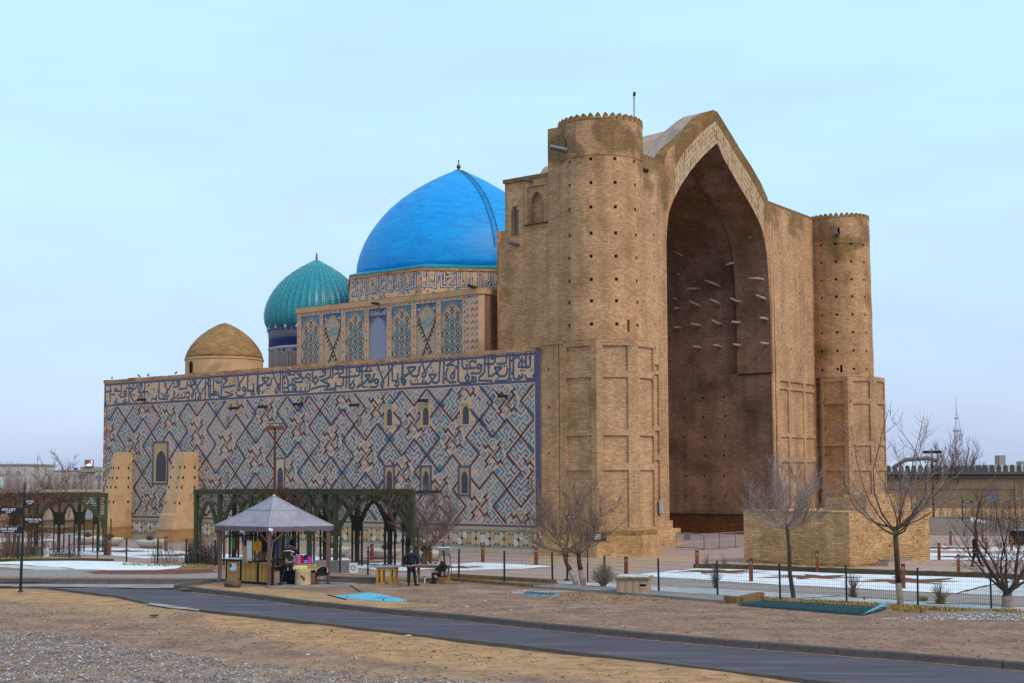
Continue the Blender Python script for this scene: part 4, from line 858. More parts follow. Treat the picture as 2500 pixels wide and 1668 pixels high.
for x in (-34,-31.3,-28.6,-26,-23.4): q.box(x,x+1.5,v0+.25,v0+.4,19.66,19.72,'sign_white')
q.build('central_hall',mau)
def hall_fn(x,z,d): return (x,v0+d,z)
sp=MB(); pt_=MB(); arcs=MB()
for bi,(a,b_) in enumerate(bays):
    cx=(a+b_)/2; w=b_-a-.06; top=18.72 if bi!=3 else 18.15; spring=top-1.35
    ar=[(cx+x,z) for x,z in arch_pts(w,spring,top,9)]
    m_='t_spandrel' if bi in (1,3,5) else 't_blue'
    for i in range(len(ar)-1):
        (p,za),(r_,zb)=ar[i],ar[i+1]
        sp.face([(p,v0+.06,za),(r_,v0+.06,zb),(r_,v0+.06,18.9),(p,v0+.06,18.9)],m_)
        arcs.face([(p,v0+.058,za-.02),(r_,v0+.058,zb-.02),(r_,v0+.03,zb+.06),(p,v0+.03,za+.06)],'clay')
    if m_=='t_spandrel' or True:
        for k in range(26):
            x=rnd.uniform(a+.1,b_-.1); z=rnd.uniform(spring+.2,18.8); t=abs(x-cx)/(w/2)
            if z>spring+(top-spring)*(1-t**1.5)+.12: s=rnd.uniform(.02,.045); sp.face([(x+s*math.cos(R(j*60)),v0+.055,z+s*math.sin(R(j*60))) for j in range(6)],'t_white')
        for sx in (-1,1):
            x=cx+sx*w*.36; z=18.45; s=.12; sp.face([(x+s*math.cos(R(j*45)),v0+.054,z+s*math.sin(R(j*45))) for j in range(8)],'t_white' if bi in (1,3,5) else 't_turq')
    if bi==3:
        sp.box(a+.05,b_-.05,v0+.02,v0+.06,18.2,18.85,'t_purple'); 
        for k in range(16): x=a+.15+k*.115; sp.box(x,x+.05,v0+.012,v0+.03,18.32,18.42+rnd.uniform(.05,.35),'t_white')
        arw=MB(); arw.face([(p,v0+.09,z) for p,z in ar]+[(cx+w/2,v0+.09,12.9),(cx-w/2,v0+.09,12.9)],'grey_grille'); arw.build('window',mau)
        continue
    pt_.face([(a+.03,v0+.098,12.9),(b_-.03,v0+.098,12.9),(b_-.03,v0+.098,18.85),(a+.03,v0+.098,18.85)],'field')
    # patterned field
    ok=lambda x,z: abs(x-cx)<w/2-.02 and (z<spring or z<spring+(top-spring)*(1-(abs(x-cx)/(w/2))**1.4)-.12)
    def dia(x,z,rx,rz,wd,m_):
        L=[(x,z+rz),(x+rx,z),(x,z-rz),(x-rx,z)]
        for i in range(4):
            p,r_=L[i],L[(i+1)%4]
            if ok(*p) and ok(*r_): ribbon(pt_,[p,r_],wd,hall_fn,-.094,m_)
    if bi in (1,5):
        for (zc) in (17.3,13.9):
            dia(cx,zc,w*.42,1.35,.10,'t_turq'); 
            for k in range(-3,4): 
                p=(cx+k*.22-.3,zc+abs(k)*.1-.5); r_=(cx+k*.22+.25,zc+.45-abs(k)*.12); ribbon(pt_,[p,r_],.08,hall_fn,-.094,'t_turq')
        zz=12.95
        while zz<18.5:
            for sx in (-1,1):
                t=((zz-15.6)/1.7); x=cx+sx*min(abs(t),1.0)*w*.40
                if ok(x,zz): ribbon(pt_,[(x-.14,zz-.12),(x+.1,zz+.1)],.12,hall_fn,-.093,'t_red'); ribbon(pt_,[(x+.18,zz-.08),(x+.02,zz+.16)],.10,hall_fn,-.093,'t_red')
            zz+=.33
    else:
        px=w/2; pz=1.30; r=0; z=13.05
        while z<18.5:
            for k in (-1,0,1):
                x=cx+k*px+(px/2 if r%2 else 0)
                dia(x,z+.19,.17,.19,.085,'t_red'); dia(x,z-.19,.17,.19,.085,'t_red')
                if ok(x,z): dia(x,z,.34,.58,.06,'cream')
                for s1 in (1,-1):
                    p=(x+s1*px*.5,z+pz*.05); 
                    for s2 in (1,-1):
                        p=(x+s1*.50,z+s2*.05); r_=(x+s1*.05,z+s2*.78)
                        if ok(*p) and ok(*r_): ribbon(pt_,[p,r_],.085,hall_fn,-.0935,'t_turq' if (bi+r)%2 else 't_blue')
            z+=pz/2; r+=1
# pilasters and upper band ornaments
for x in [HU-HH+.22]+[(bays[i][1]+bays[i+1][0])/2 for i in range(6)]+[-16.1]:
    z=13.2
    while z<19: ribbon(pt_,[(x-.08,z-.1),(x,z+.12),(x+.08,z-.1)],.05,hall_fn,.004,'t_red'); sp.box(x-.02,x+.02,v0-.004,v0+.01,z+.2,z+.55,'t_turq'); z+=.78
x=HU-HH+.5
while x<-16: ribbon(pt_,[(x,19.05),(x+.14,18.98),(x+.25,19.08)],.05,hall_fn,.004,'t_red'); sp.box(x+.5,x+.85,v0-.004,v0+.01,19.0,19.1,'t_turq'); x+=1.13
for z in [13+.5*i for i in range(13)]:
    for x in (-15.85,-15.35,-14.95): 
        ribbon(pt_,[(x-.12,z-.1),(x+.06,z+.12),(x+.16,z-.05)],.07,hall_fn,.004,rnd.choice(('t_turq','t_red','t_blue')))
for a,b_ in bays:
    for x in (a+.01,b_-.05): sp.box(x,x+.04,v0-.006,v0+.05,12.9,18.9,'clay')
sp.build('glazed_spandrels',mau,kind='stuff',fix=False); pt_.build('panel_pattern',mau,kind='stuff',fix=False); arcs.build('arch_mouldings',mau,kind='stuff',fix=False)
for x in (-25.2,-15.1): 
    q=MB(); q.box(-.13,.13,-.75,.1,-.08,.08,'spout'); q.build('rain_spout',mau,loc=(x,v0-.1 if x<-20 else v0,19.25 if x<-20 else 19.75))
# ---- drum and blue dome
DU,DV,DA=-25.05,22.6,9.65
R8=DA/math.cos(R(22.5)); oc=lambda r:[(DU+r*math.cos(R(22.5+45*i)),DV+r*math.sin(R(22.5+45*i))) for i in range(8)]
q=MB(); q.prism(oc(R8),19.5,21.75,'tile_ground'); q.prism(oc(R8+.10),21.75,21.98,'brick'); q.build('drum',mau)
q=MB(); q.prism(oc(R8+.14),21.98,22.12,'turq'); q.prism(oc(R8+.14),22.12,22.42,'cyan_trim',top=oc(9.1/math.cos(R(22.5))*.97)); q.build('dome_skirt',mau)
def kufic(strokes,fn,outw,inw):
    for s in strokes: ribbon(kk,s,outw,fn,.012,'t_red'); ribbon(kk,s,inw,fn,.018,'t_white')
kk=MB()
F1=lambda x,z,d:(x,DV-DA+d,z)
du0,dv0=DU+DA*math.tan(R(22.5)),DV-DA
F2=lambda x,z,d:(du0+(x-.07)*.7071-d*.7071,dv0+(x-.07)*.7071+d*.7071,z)
K1=[[(-28.743,20.347),(-28.783,20.525),(-28.466,20.556),(-28.426,20.32),(-28.743,20.336)],[(-28.628,21.093),(-28.615,21.673),(-28.512,21.722)],[(-28.377,21.593),(-28.348,20.545),(-28.149,20.296),(-27.834,20.326),(-27.722,21.647)],[(-27.33,21.61),(-27.27,20.335),(-27.052,20.373)],[(-27.056,21.527),(-26.974,20.367),(-26.663,20.397),(-26.199,20.471),(-26.239,20.818),(-26.432,20.778),(-26.392,20.488)],[(-25.933,21.593),(-25.967,20.335),(-26.121,20.292)],[(-25.602,21.562),(-25.621,20.362)],
 [(-25.124,20.489),(-25.277,20.503),(-25.238,20.328),(-25.047,20.34),(-25.125,20.775)],[(-24.822,21.602),(-24.857,20.522),(-24.667,20.335),(-24.288,20.415),(-24.178,21.654)],[(-23.912,20.721),(-23.951,21.575)],[(-23.911,20.494),(-23.723,20.591),(-23.648,20.386),(-23.911,20.409)],[(-23.312,21.231),(-23.298,21.569)],[(-23.61,20.411),(-23.348,20.5),(-23.274,20.832)],[(-22.977,21.651),(-23.012,20.526),(-22.789,20.393),(-22.196,20.396),(-22.27,20.852),(-22.492,20.816),(-22.455,20.532)],[(-22.013,21.67),(-22.048,20.383)],[(-21.733,21.642),(-21.754,20.412)]]
K2=[[(0.066,20.568),(0.26,20.683),(0.288,20.46),(0.094,20.429)],[(0.315,21.632),(0.316,21.297)],[(0.554,21.581),(0.554,20.465),(0.371,20.406)],[(0.554,20.465),(1.147,20.363),(1.215,21.593)],[(1.62,21.601),(1.648,20.427),(1.87,20.431),(2.594,20.443)],[(1.899,21.606),(1.926,20.655),(2.148,20.631),(2.204,20.493)],[(2.594,20.863),(2.817,20.895),(2.817,20.671),(2.483,20.654),(2.594,20.863)],[(2.986,21.682),(2.995,20.45)],[(3.31,21.604),(3.319,20.455)],
 [(3.627,20.685),(3.851,20.744),(3.878,20.521),(3.626,20.489)],[(3.851,21.025),(3.85,20.52)],[(4.093,21.646),(4.102,20.469)],[(4.692,21.545),(4.69,20.534)],[(5.001,21.663),(4.999,20.933)],[(4.999,20.652),(5.167,20.711),(5.223,20.431),(4.998,20.484)],[(5.619,21.618),(5.618,21.168)],[(5.223,20.431),(5.503,20.38),(5.673,20.776)],[(5.9,21.623),(5.897,20.499),(6.234,20.448),(6.264,20.842)]]
kufic(K1,F1,.21,.105); kufic(K2,F2,.21,.105)
for F,x0,x1 in ((F1,DU-3.9,DU+3.9),(F2,.1,7.9)):
    for i in range(170):
        x=rnd.uniform(x0,x1); z=rnd.uniform(19.75,21.6); s=rnd.uniform(.05,.14); mt=rnd.choice(('t_turq','t_turq','t_blue','brick_weather'))
        kk.face([F(x+s*math.cos(R(k*60)),z+s*math.sin(R(k*60)),-.004-.0004*(i%6)) for k in range(6)],mt)
kk.build('drum_inscription',mau,kind='stuff',fix=False)
def dome_prof(R0,z0,z1,n=26,bulge=0.0,pw=1.0):
    L=[]
    for i in range(n+1):
        t=i/n
        # four-centred outline
        g=t*math.pi/2; r=math.cos(g)**.92; z=math.sin(g)
        r=R0*(r*(1-.10*t)+bulge*math.sin(math.pi*min(1,t*1.6))*(t<.62)); 
        L.append((max(r,0),z0+(z1-z0)*z))
    return L
# outline measured from the photograph: height fraction -> radius fraction
OUT=[(0,.99),(.06,1.0),(.14,.992),(.22,.968),(.30,.935),(.38,.89),(.46,.832),(.54,.765),(.62,.685),(.70,.585),(.78,.468),(.86,.325),(.92,.205),(.96,.115),(.985,.05),(1.0,.012)]
q=MB(); q.lathe([(9.1*r,22.25+(32.42-22.25)*t) for t,r in OUT],'glazed_blue',72,(DU,DV)); q.build('blue_dome',mau,smooth=True)
q=MB(); q.lathe([(0.02,32.25),(.45,32.25),(.47,32.32),(.12,32.42),(.10,32.5),(.19,32.62),(.20,32.72),(.13,32.85),(.05,32.95),(.04,33.15),(.09,33.2),(.05,33.27),(.01,33.35)],'finial',12,(DU,DV)); q.build('finial',mau,smooth=True)
# ladder following the dome
q=MB()
def drf(z):
    t=(z-22.25)/(32.42-22.25); return 9.1*interp([(a,b_) for a,b_ in OUT],t)
lad=[]; N_=46
ga0=R(-30)
for i in range(N_+1):
    z=24.0+(32.1-24.0)*(1-(1-i/N_)**1.25); r=drf(min(z,32.3))+.10; g=ga0
    lad.append((r,z,g))
for sgn in (-1,1):
    pts=[]
    for r,z,g in lad:
        off=sgn*.24; pts.append((DU+r*math.cos(g)-off*math.sin(g),DV+r*math.sin(g)+off*math.cos(g),z))
    q.tube(pts,.022,'black_metal',4)
for i in range(0,N_+1):
    r,z,g=lad[i]; a=[(DU+r*math.cos(g)-o_*math.sin(g),DV+r*math.sin(g)+o_*math.cos(g),z) for o_ in (-.24,.24)]; q.tube(a,.015,'black_metal',4)
q.build('dome_ladder',mau)
# ---- ribbed dome on its tall drum
RU,RV=-40.3,20.0
q=MB(); q.lathe([(4.42,12.8),(4.42,16.75),(4.48,16.8),(4.48,16.95),(4.42,17.0)],'drum_pale',48,(RU,RV)); q.lathe([(4.43,17.0),(4.43,17.8)],'cobalt',48,(RU,RV)); q.lathe([(4.43,17.8),(4.47,18.4),(4.55,18.8)],'drum_tile',48,(RU,RV)); q.build('ribbed_dome_drum',mau,smooth=True)
q=MB()
NR=46
rp=MB(); rip=lambda g,t:1+.022*abs(math.cos(g*NR/2))**.7*(1-t*.55)-.012
O2=[(0,.93),(.04,.965),(.10,.992),(.18,1.0),(.27,.99),(.36,.955),(.45,.90),(.54,.825),(.63,.73),(.72,.61),(.80,.475),(.88,.31),(.94,.17),(.975,.08),(1,.012)]
rp.lathe([(4.83*r,18.85+(25.55-18.85)*t) for t,r in O2],'turq',NR*6,(RU,RV),ripple=lambda g,t:rip(g,t)); rp.build('ribbed_dome',mau,smooth=True)
gl=MB()
for i in range(NR):
    g=2*math.pi*(i+.0)/NR
    for j in range(22):
        t=.05+j*.039; r=4.83*interp(O2,t)*(1.0+.015); z=18.85+6.7*t
        t2=t+.018; r2=4.83*interp(O2,min(t2,1))*1.015; z2=18.85+6.7*t2; t3=t+.009; r3=4.83*interp(O2,t3)*1.02; z3=18.85+6.7*t3
        w=.13*(interp(O2,t)+.1)
        c0=Vector((RU+r*math.cos(g),RV+r*math.sin(g),z)); c1=Vector((RU+r2*math.cos(g),RV+r2*math.sin(g),z2)); cm=Vector((RU+r3*math.cos(g),RV+r3*math.sin(g),z3)); tn=Vector((-math.sin(g),math.cos(g),0))*w
        gl.face([c0,cm+tn,c1,cm-tn],'dado_dark'); 
        o_=Vector((math.cos(g),math.sin(g),.3))*.012
        gl.face([cm+(c0-cm)*.45+o_,cm+tn*.45+o_,cm+(c1-cm)*.45+o_,cm-tn*.45+o_],'t_pale')
    # muqarnas ring
    g2=g+.02; r=4.6
    for k in range(2):
        z=18.62+.17*k; rr=4.56+.08*k; gg=g+(k%2)*math.pi/NR
        c0=Vector((RU+rr*math.cos(gg),RV+rr*math.sin(gg),z)); tn=Vector((-math.sin(gg),math.cos(gg),0))*.16; up=Vector((0,0,.15))
        gl.face([c0-tn-up,c0+tn-up,c0+tn*.6+up,c0-tn*.6+up],'dado_dark' if k==0 else ('t_white' if i%2 else 'cobalt'))
    # script strokes of the pale drum
    if i%2==0:
        for dx in (-.035,.035): 
            ga=g+dx; c0=Vector((RU+4.44*math.cos(ga),RV+4.44*math.sin(ga),0)); tn=Vector((-math.sin(ga),math.cos(ga),0))*.035
            gl.face([c0-tn+Vector((0,0,13)),c0+tn+Vector((0,0,13)),c0+tn+Vector((0,0,16.3)),c0-tn+Vector((0,0,16.1))],'t_white')
            c0=Vector((RU+4.435*math.cos(ga),RV+4.435*math.sin(ga),0)); tn=tn*2.1
            gl.face([c0-tn+Vector((0,0,13)),c0+tn+Vector((0,0,13)),c0+tn+Vector((0,0,16.4)),c0-tn+Vector((0,0,16.2))],'t_red')
    ga=g; c0=Vector((RU+4.44*math.cos(ga),RV+4.44*math.sin(ga),0)); tn=Vector((-math.sin(ga),math.cos(ga),0))*.16
    gl.face([c0-tn+Vector((0,0,16.5)),c0+tn+Vector((0,0,16.5)),c0+tn+Vector((0,0,16.72)),c0-tn+Vector((0,0,16.72))],'cobalt' if i%3 else 't_pale')
gl.build('dome_tile_motifs',mau,kind='stuff',fix=False)
q=MB(); q.lathe([(.12,25.5),(.06,25.6),(.14,25.72),(.05,25.82),(.11,25.92),(.04,26.0),(.08,26.08),(.01,26.2)],'finial',10,(RU,RV)); q.build('finial',mau,smooth=True)
# ---- small clay dome
SU,SV=-39.3,8.0
q=MB(); q.lathe([(3.30,12.8),(3.30,14.95),(3.38,15.0),(3.38,15.12),(3.30,15.16)],'clay',40,(SU,SV)); q.build('clay_dome_drum',mau,smooth=False)
q=MB(); q.lathe([(3.36*r,15.15+(18.3-15.15)*t) for t,r in ((0,.99),(.08,.97),(.2,.93),(.35,.85),(.5,.74),(.65,.60),(.78,.44),(.88,.29),(.95,.17),(1,.03))],'domeclay',40,(SU,SV)); q.build('clay_dome',mau,smooth=True)
q=MB(); ag=R(-97); q.obox((SU+3.3*math.cos(ag),SV+3.3*math.sin(ag),14.2),(.03*math.cos(ag),.03*math.sin(ag),0),(-.22*math.sin(ag),.22*math.cos(ag),0),(0,0,.42),'hole_shade')
q.tube([(SU+3.3*math.cos(ag),SV+3.3*math.sin(ag),14.55),(SU+3.36*math.cos(ag),SV+3.36*math.sin(ag),14.56)],.22,'hole_shade',10); q.build('dome_window',mau)  # opening built as dark slabs, its shade painted into the colour
# birds on the parapet
def bird(u,z,rz,lab,v=.1):
    o=empty('pigeon',(0,0,0),0,lab,'bird','pigeons on the mausoleum parapet'); 
    m=Matrix.Translation(ML)@Matrix.Rotation(MR,4,'Z')@Matrix.Translation((u,v,z)); o.location=m.translation; o.rotation_euler=(0,0,rz)
    q=MB(); q.tube([(-.17,0,.07),(-.08,0,.11),(0,0,.15),(.07,0,.19),(.10,0,.25),(.14,0,.26)],[.015,.04,.065,.05,.032,.012],'c_black',7); q.tube([(0,.02,0),(0,.02,.1)],.008,'c_black',3); q.tube([(0,-.02,0),(0,-.02,.1)],.008,'c_black',3); q.build('body',o,smooth=True)
for (u_,lab) in ((-44.2,'pigeon perched on the tiled wall, leftmost at the far corner'),(-40.6,'pigeon on the parapet between the far corner and the clay dome, left of a pair'),(-39.4,'pigeon on the parapet just left of the clay dome, right of a pair'),(-35.9,'single pigeon on the parapet below the left edge of the clay dome')):
    bird(u_,13.17,rnd.uniform(0,6),lab)

# ================================================================ GROUND, ROAD, PAVING, SNOW
def rough(pts,step=1.0,amp=.15,closed=True,seed=0):
    out=[];n=len(pts)
    for i in range(n if closed else n-1):
        a=Vector(pts[i]);b_=Vector(pts[(i+1)%n]); L=(b_-a).length; k=max(1,min(60,int(L/step)))
        for j in range(k):
            p=a.lerp(b_,j/k); out.append((p.x+amp*nz(p.x,p.y,seed,1.1)+amp*.5*nz(p.x,p.y,seed+5,4.1),p.y+amp*nz(p.x,p.y,seed+9,1.1)+amp*.5*nz(p.x,p.y,seed+15,4.1)))
    return out
def sheet(name,pts,z,mat,kind='structure',label=None,cat=None,amp=0,step=1.0,edge=True,seed=0,h=None):
    if amp: pts=rough(pts,step,amp,seed=seed)
    ar=sum(pts[i][0]*pts[(i+1)%len(pts)][1]-pts[(i+1)%len(pts)][0]*pts[i][1] for i in range(len(pts)))
    if ar<0: pts=pts[::-1]
    q=MB(); q.face([(p[0],p[1],z) for p in pts],mat)
    if h:
        for i in range(len(pts)):
            a,b_=pts[i],pts[(i+1)%len(pts)]; q.face([(a[0],a[1],z-h),(b_[0],b_[1],z-h),(b_[0],b_[1],z),(a[0],a[1],z)],mat)
    return q.build(name,None,label=label,cat=cat,kind=kind,fix=False)
# near ground with gentle relief
SB=[(-25.02,60.995),(-22.607,60.662),(-19.203,58.394),(-16.878,56.138),(-14.792,53.192),(-14.85,51.554),(-18.366,53.339),(-22.663,55.275)]
SC=[(-12.065,50.817),(-9.383,48.924),(-4.018,43.603),(-0.031,40.006),(3.055,37.219),(5.7,34.581),(8.007,32.357),(10.453,29.317),(4.327,31.112),(1.507,32.907),(-0.566,34.462),(-2.804,35.629),(-6.895,40.027),(-9.586,44.374),(-11.477,47.606)]
def sdist(P_,x,y):
    c_=False;j=len(P_)-1;d=1e9
    for i in range(len(P_)):
        (ax,ay),(bx,by)=P_[j],P_[i]
        if (by>y)!=(ay>y) and x<(ax-bx)*(y-by)/(ay-by)+bx: c_=not c_
        t=max(0,min(1,((x-ax)*(bx-ax)+(y-ay)*(by-ay))/((bx-ax)**2+(by-ay)**2+1e-9))); d=min(d,math.hypot(x-ax-(bx-ax)*t,y-ay-(by-ay)*t)); j=i
    return d if c_ else -d
q=MB(); ys=[14+1.2*i for i in range(12)]+[28.5+.3*i for i in range(120)]+[65,70,90,130,200,400,900,2500]; xs=[-1600,-500,-150,-70,-50,-40]+[-32+.36*i for i in range(170)]+[30,34,40,50,70,150,500,1600]
def gz(x,y):
    if y>64 or abs(x)>60: return -.16
    f=min(1,max(.12,(60-y)/8)); return -.155+f*(.07*nz(x,y,0,.16)+.045*nz(x,y,3,.55)+.016*nz(x,y,7,2.1)+.008*nz(x,y,9,5))
vs=[(x,y,gz(x,y)) for y in ys for x in xs]; nx=len(xs)
q.idx(vs,[(j*nx+i,j*nx+i+1,(j+1)*nx+i+1,(j+1)*nx+i) for j in range(len(ys)-1) for i in range(nx-1)],'near_ground'); gnd=q.build('ground',kind='structure',smooth=True,fix=False)
at=gnd.data.attributes.new('sandy','FLOAT','POINT')
at.data.foreach_set('value',[(max(-.2,min(.9,.45+.45*max(sdist(SB,x,y),sdist(SC,x,y)))) if (27<y<64 and abs(x)<40) else 0.0) for (x,y,z) in vs])
# road: far edge / near edge
far_e=[(-32.02,61.987),(-23.939,61.154),(-19.98,60.746),(-15.313,59.445),(-13.018,56.9),(-11.214,55.121),(-8.194,51.729),(-4.448,48.264),(-1.959,46.41),(-0.032,44.465),(3.407,41.443),(6.436,38.991),(9.186,37.062),(11.675,35.316),(13.243,34.099),(16.347,31.894)]
near_e=[(15.739,23.649),(9.899,30.4),(7.975,32.231),(5.653,34.303),(3.029,36.908),(-0.031,39.754),(-1.735,41.093),(-3.981,43.205),(-6.458,45.549),(-9.209,48.023),(-11.871,50.003),(-14.83,53.328),(-16.671,55.912),(-18.888,58.155),(-21.641,60.824),(-24.029,61.382),(-32.142,62.222)]
far_line=far_e[3:]
sheet('road',far_e+near_e,-.10,'asphalt')
sheet('dust_strip',[(-26.742,63.25),(-24.725,63.152),(-20.831,63.322),(-16.155,62.855),(-13.469,62.254),(-14.043,61.361),(-15.443,60.096),(-17.412,60.406),(-20.054,60.971),(-22.355,61.529),(-26.185,61.939)],-.094,'dust',amp=.2,step=.6)
sheet('dust_patch',[(-14.763,53.325),(-13.463,52.103),(-12.05,50.619),(-12.06,50.011),(-13.495,51.301),(-14.673,52.647)],-.094,'dust',amp=.06,step=.3)
# far ground at kerb height
farp=[(-36.842,63.606),(-24.669,63.004),(-14.067,62.481),(-14.364,61.089)]+[(x,y+.1) for x,y in far_line]
sheet('earth_terrace',farp+[(900,60),(1500,2400),(-1500,2400),(-900,75)],0,'earth_far')
sheet('sandy_tongue',[(-14.899,58.694),(-14.201,60.402),(-11.404,59.605),(-9.4,57.61),(-6.664,54.397),(-4.437,52.2),(-2.414,50.805),(-5.43,49.376),(-8.242,52.022),(-11.298,55.529),(-13.539,57.594)],.004,'sand',amp=.15,step=.5,seed=4)
# kerbs: every stone a part
def unit_stone(name,mat):
    q=MB(); q.prism([(-.5,-.5),(.5,-.5),(.5,.5),(-.5,.5)],0,.86,mat); q.prism([(-.5,-.5),(.5,-.5),(.5,.5),(-.5,.5)],.86,1,mat,top=[(-.495,-.38),(.495,-.38),(.495,.38),(-.495,.38)])
    return q
stone_mesh=None
def kerb(pts,z0,z1,w,sl,mat,label='kerb',alt=None):
    root=empty('kerb',(pts[0][0],pts[0][1],0)); root['kind']='structure'
    proto=unit_stone('kerb_stone',mat).build('kerb_stone',root); first=True
    ds=[0]
    for i in range(len(pts)-1): ds.append(ds[-1]+math.dist(pts[i],pts[i+1]))
    d=0
    def at(x):
        for i in range(len(pts)-1):
            if x<=ds[i+1] or i==len(pts)-2:
                t=(x-ds[i])/(ds[i+1]-ds[i]); return Vector((pts[i][0]+(pts[i+1][0]-pts[i][0])*t,pts[i][1]+(pts[i+1][1]-pts[i][1])*t))
    while d<ds[-1]-.1:
        L=min(sl*rnd.uniform(.97,1.03),ds[-1]-d); a=at(d);b_=at(d+L); m=(a+b_)/2; g=math.atan2(b_.y-a.y,b_.x-a.x)
        o=proto if first else inst(proto,'kerb_stone',root,(0,0,0)); first=False
        o.location=(m.x-pts[0][0]+rnd.uniform(-.008,.008),m.y-pts[0][1]+rnd.uniform(-.01,.01),z0); o.rotation_euler=(0,0,g+rnd.uniform(-.006,.006)); o.scale=((b_-a).length-.012,w,(z1-z0)+rnd.uniform(-.008,.008)); d+=L
    return root
def offs(pts,dd):
    out=[]
    for i,p in enumerate(pts):
        a=pts[max(i-1,0)];b_=pts[min(i+1,len(pts)-1)]; t=Vector((b_[0]-a[0],b_[1]-a[1])).normalized(); out.append((p[0]-t.y*dd,p[1]+t.x*dd))
    return out
kerb(offs(far_line,.08),-.2,.12,.17,1.15,'kerb')
kerb([(-15.369,59.661),(-15.481,60.979),(-15.07,61.638),(-14.58,62.424)],-.2,.10,.17,.8,'kerb')
kerb(offs([(-11.944,50.309),(-9.209,48.023),(-6.458,45.549),(-3.981,43.205),(-1.735,41.093),(-0.031,39.754),(3.029,36.908),(5.653,34.303),(7.975,32.231),(9.899,30.4)],-.06),-.25,-.055,.12,1.0,'kerb')
kerb(offs([(-25.299,61.669),(-24.029,61.382),(-21.641,60.824),(-18.888,58.155),(-16.671,55.912),(-14.782,53.156)],-.06),-.25,-.045,.12,1.0,'kerb')
kerb([(-30.794,63.447),(-24.773,63.274),(-13.994,62.162),(-8.732,61.793),(-6.293,61.561)],-.12,.16,.2,1.05,'kerb')
kerb([(-8.773,62.219),(-6.251,61.156)],.0,.28,.2,1.2,'kerb')
# sand drifted along the foot of the far kerb
sheet('drifted_sand',offs(far_line,-.02)+[(p[0]+.04*nz(p[0],p[1],2,3),p[1]) for p in offs(far_line,-.13)][::-1],-.095,'sand',amp=.05,step=.35)
# concrete pad of the kiosk
sheet('kiosk_pad',[(-14.058,61.42),(-11.447,59.826),(-10.904,58.72),(-10.108,58.577),(-7.841,59.437),(-7.108,59.841),(-7.282,60.976),(-10.797,62.559),(-13.62,62.942)],.05,'concrete',h=.06)
# left verge: gravel, red chippings, snow band
sheet('gravel_verge',[(-29.533,70.863),(-24.659,71.517),(-18.526,71.173),(-15.611,70.092),(-14.356,64.475),(-19.508,65.516),(-27.695,66.471)],.004,'grey_gravel','stuff','grey gravel verge behind the road kerb at the left','gravel',amp=.25,step=.7)
sheet('red_chippings',[(-22.696,69.292),(-21.957,70.748),(-19.344,70.909),(-16.269,71.046),(-15.386,68.603),(-17.514,67.301),(-20.082,67.438),(-21.676,67.802)],.009,'red_gravel','stuff','band of brick-red chippings on the gravel verge','gravel',amp=.25,step=.5)
sheet('snow_band',[(-31.9,77.685),(-30.405,77.594),(-28.461,79.347),(-26.501,79.803),(-23.094,77.516),(-19.884,74.499),(-18.458,73.742),(-18.381,71.476),(-19.353,70.299),(-21.909,70.593),(-23.837,71.471),(-26.162,73.856),(-29.031,75.726),(-31.293,76.211)],.014,'snow','stuff','long snow patch on the verge left of the kiosk','snow',amp=.3,step=.5,seed=8)
sheet('snow_band',[(-26.162,73.856),(-23.641,71.149),(-25.572,70.949),(-28.136,72.985),(-30.145,73.426),(-30.998,75.495),(-28.314,74.653)],.010,'snow_grit','stuff','thin gritty snow at the left end of the verge','snow',amp=.4,step=.4,seed=18)
# plaza
plz=[(-45.182,82.374),(-30.492,80.641),(-29.114,80.951),(-22.786,77.132),(-18.582,74.422),(-14.534,71.26),(-10.56,68.631),(-7.359,66.488),(-4.899,64.762),(-0.403,61.806),(1.839,60.534),(4.047,58.025),(6.221,55.904),(8.455,54.107),(10.694,52.416),(12.938,50.822),(15.279,49.467),(17.572,48.18),(19.933,46.676),(26.082,42.917)]
sheet('plaza_paving',plz+[(220,60),(200,118),(60,118),(10,118),(-80,140),(-160,150)],.005,'paving')
sheet('path',[(1.508,61.711),(3.13,62.108),(5.72,64.343),(8.768,62.553),(10.363,60.462),(14.464,57.54),(16.349,55.937),(18.344,54.599),(20.614,52.863),(28.608,47.038),(27.249,44.82),(19.278,49.461),(16.091,51.764),(13.562,53.976),(9.755,56.936),(6.112,59.212),(4.949,60.611)],.009,'path_grey')
sheet('apron',[(x,y) for x,y in [(0.917,76.416),(3.364,72.473),(6.849,70.987),(9.563,74.819),(10.659,77.668),(10.512,84.251),(8.375,86.69),(1.011,84.008)]],.010,'brick_pink')
# paving joints: long recessed lines
jb=MB()
for i,(a,b_) in enumerate([((-12.903,95.444),(1.209,79.817)),((1.209,79.817),(12.212,83.254)),((10.357,75.479),(17.645,79.557)),((5.197,66.924),(0.832,69.481)),((22.72,71.999),(26.805,68.629)),((-9.426,85.607),(0.913,76.054))]):
    a=Vector(a);b_=Vector(b_); t=(b_-a).normalized(); n_=Vector((-t.y,t.x))*.06; jb.face([(*(a-n_),.011),(*(b_-n_),.011),(*(b_+n_),.011),(*(a+n_),.011)],'path_grey')
jb.build('paving_joints',kind='structure')
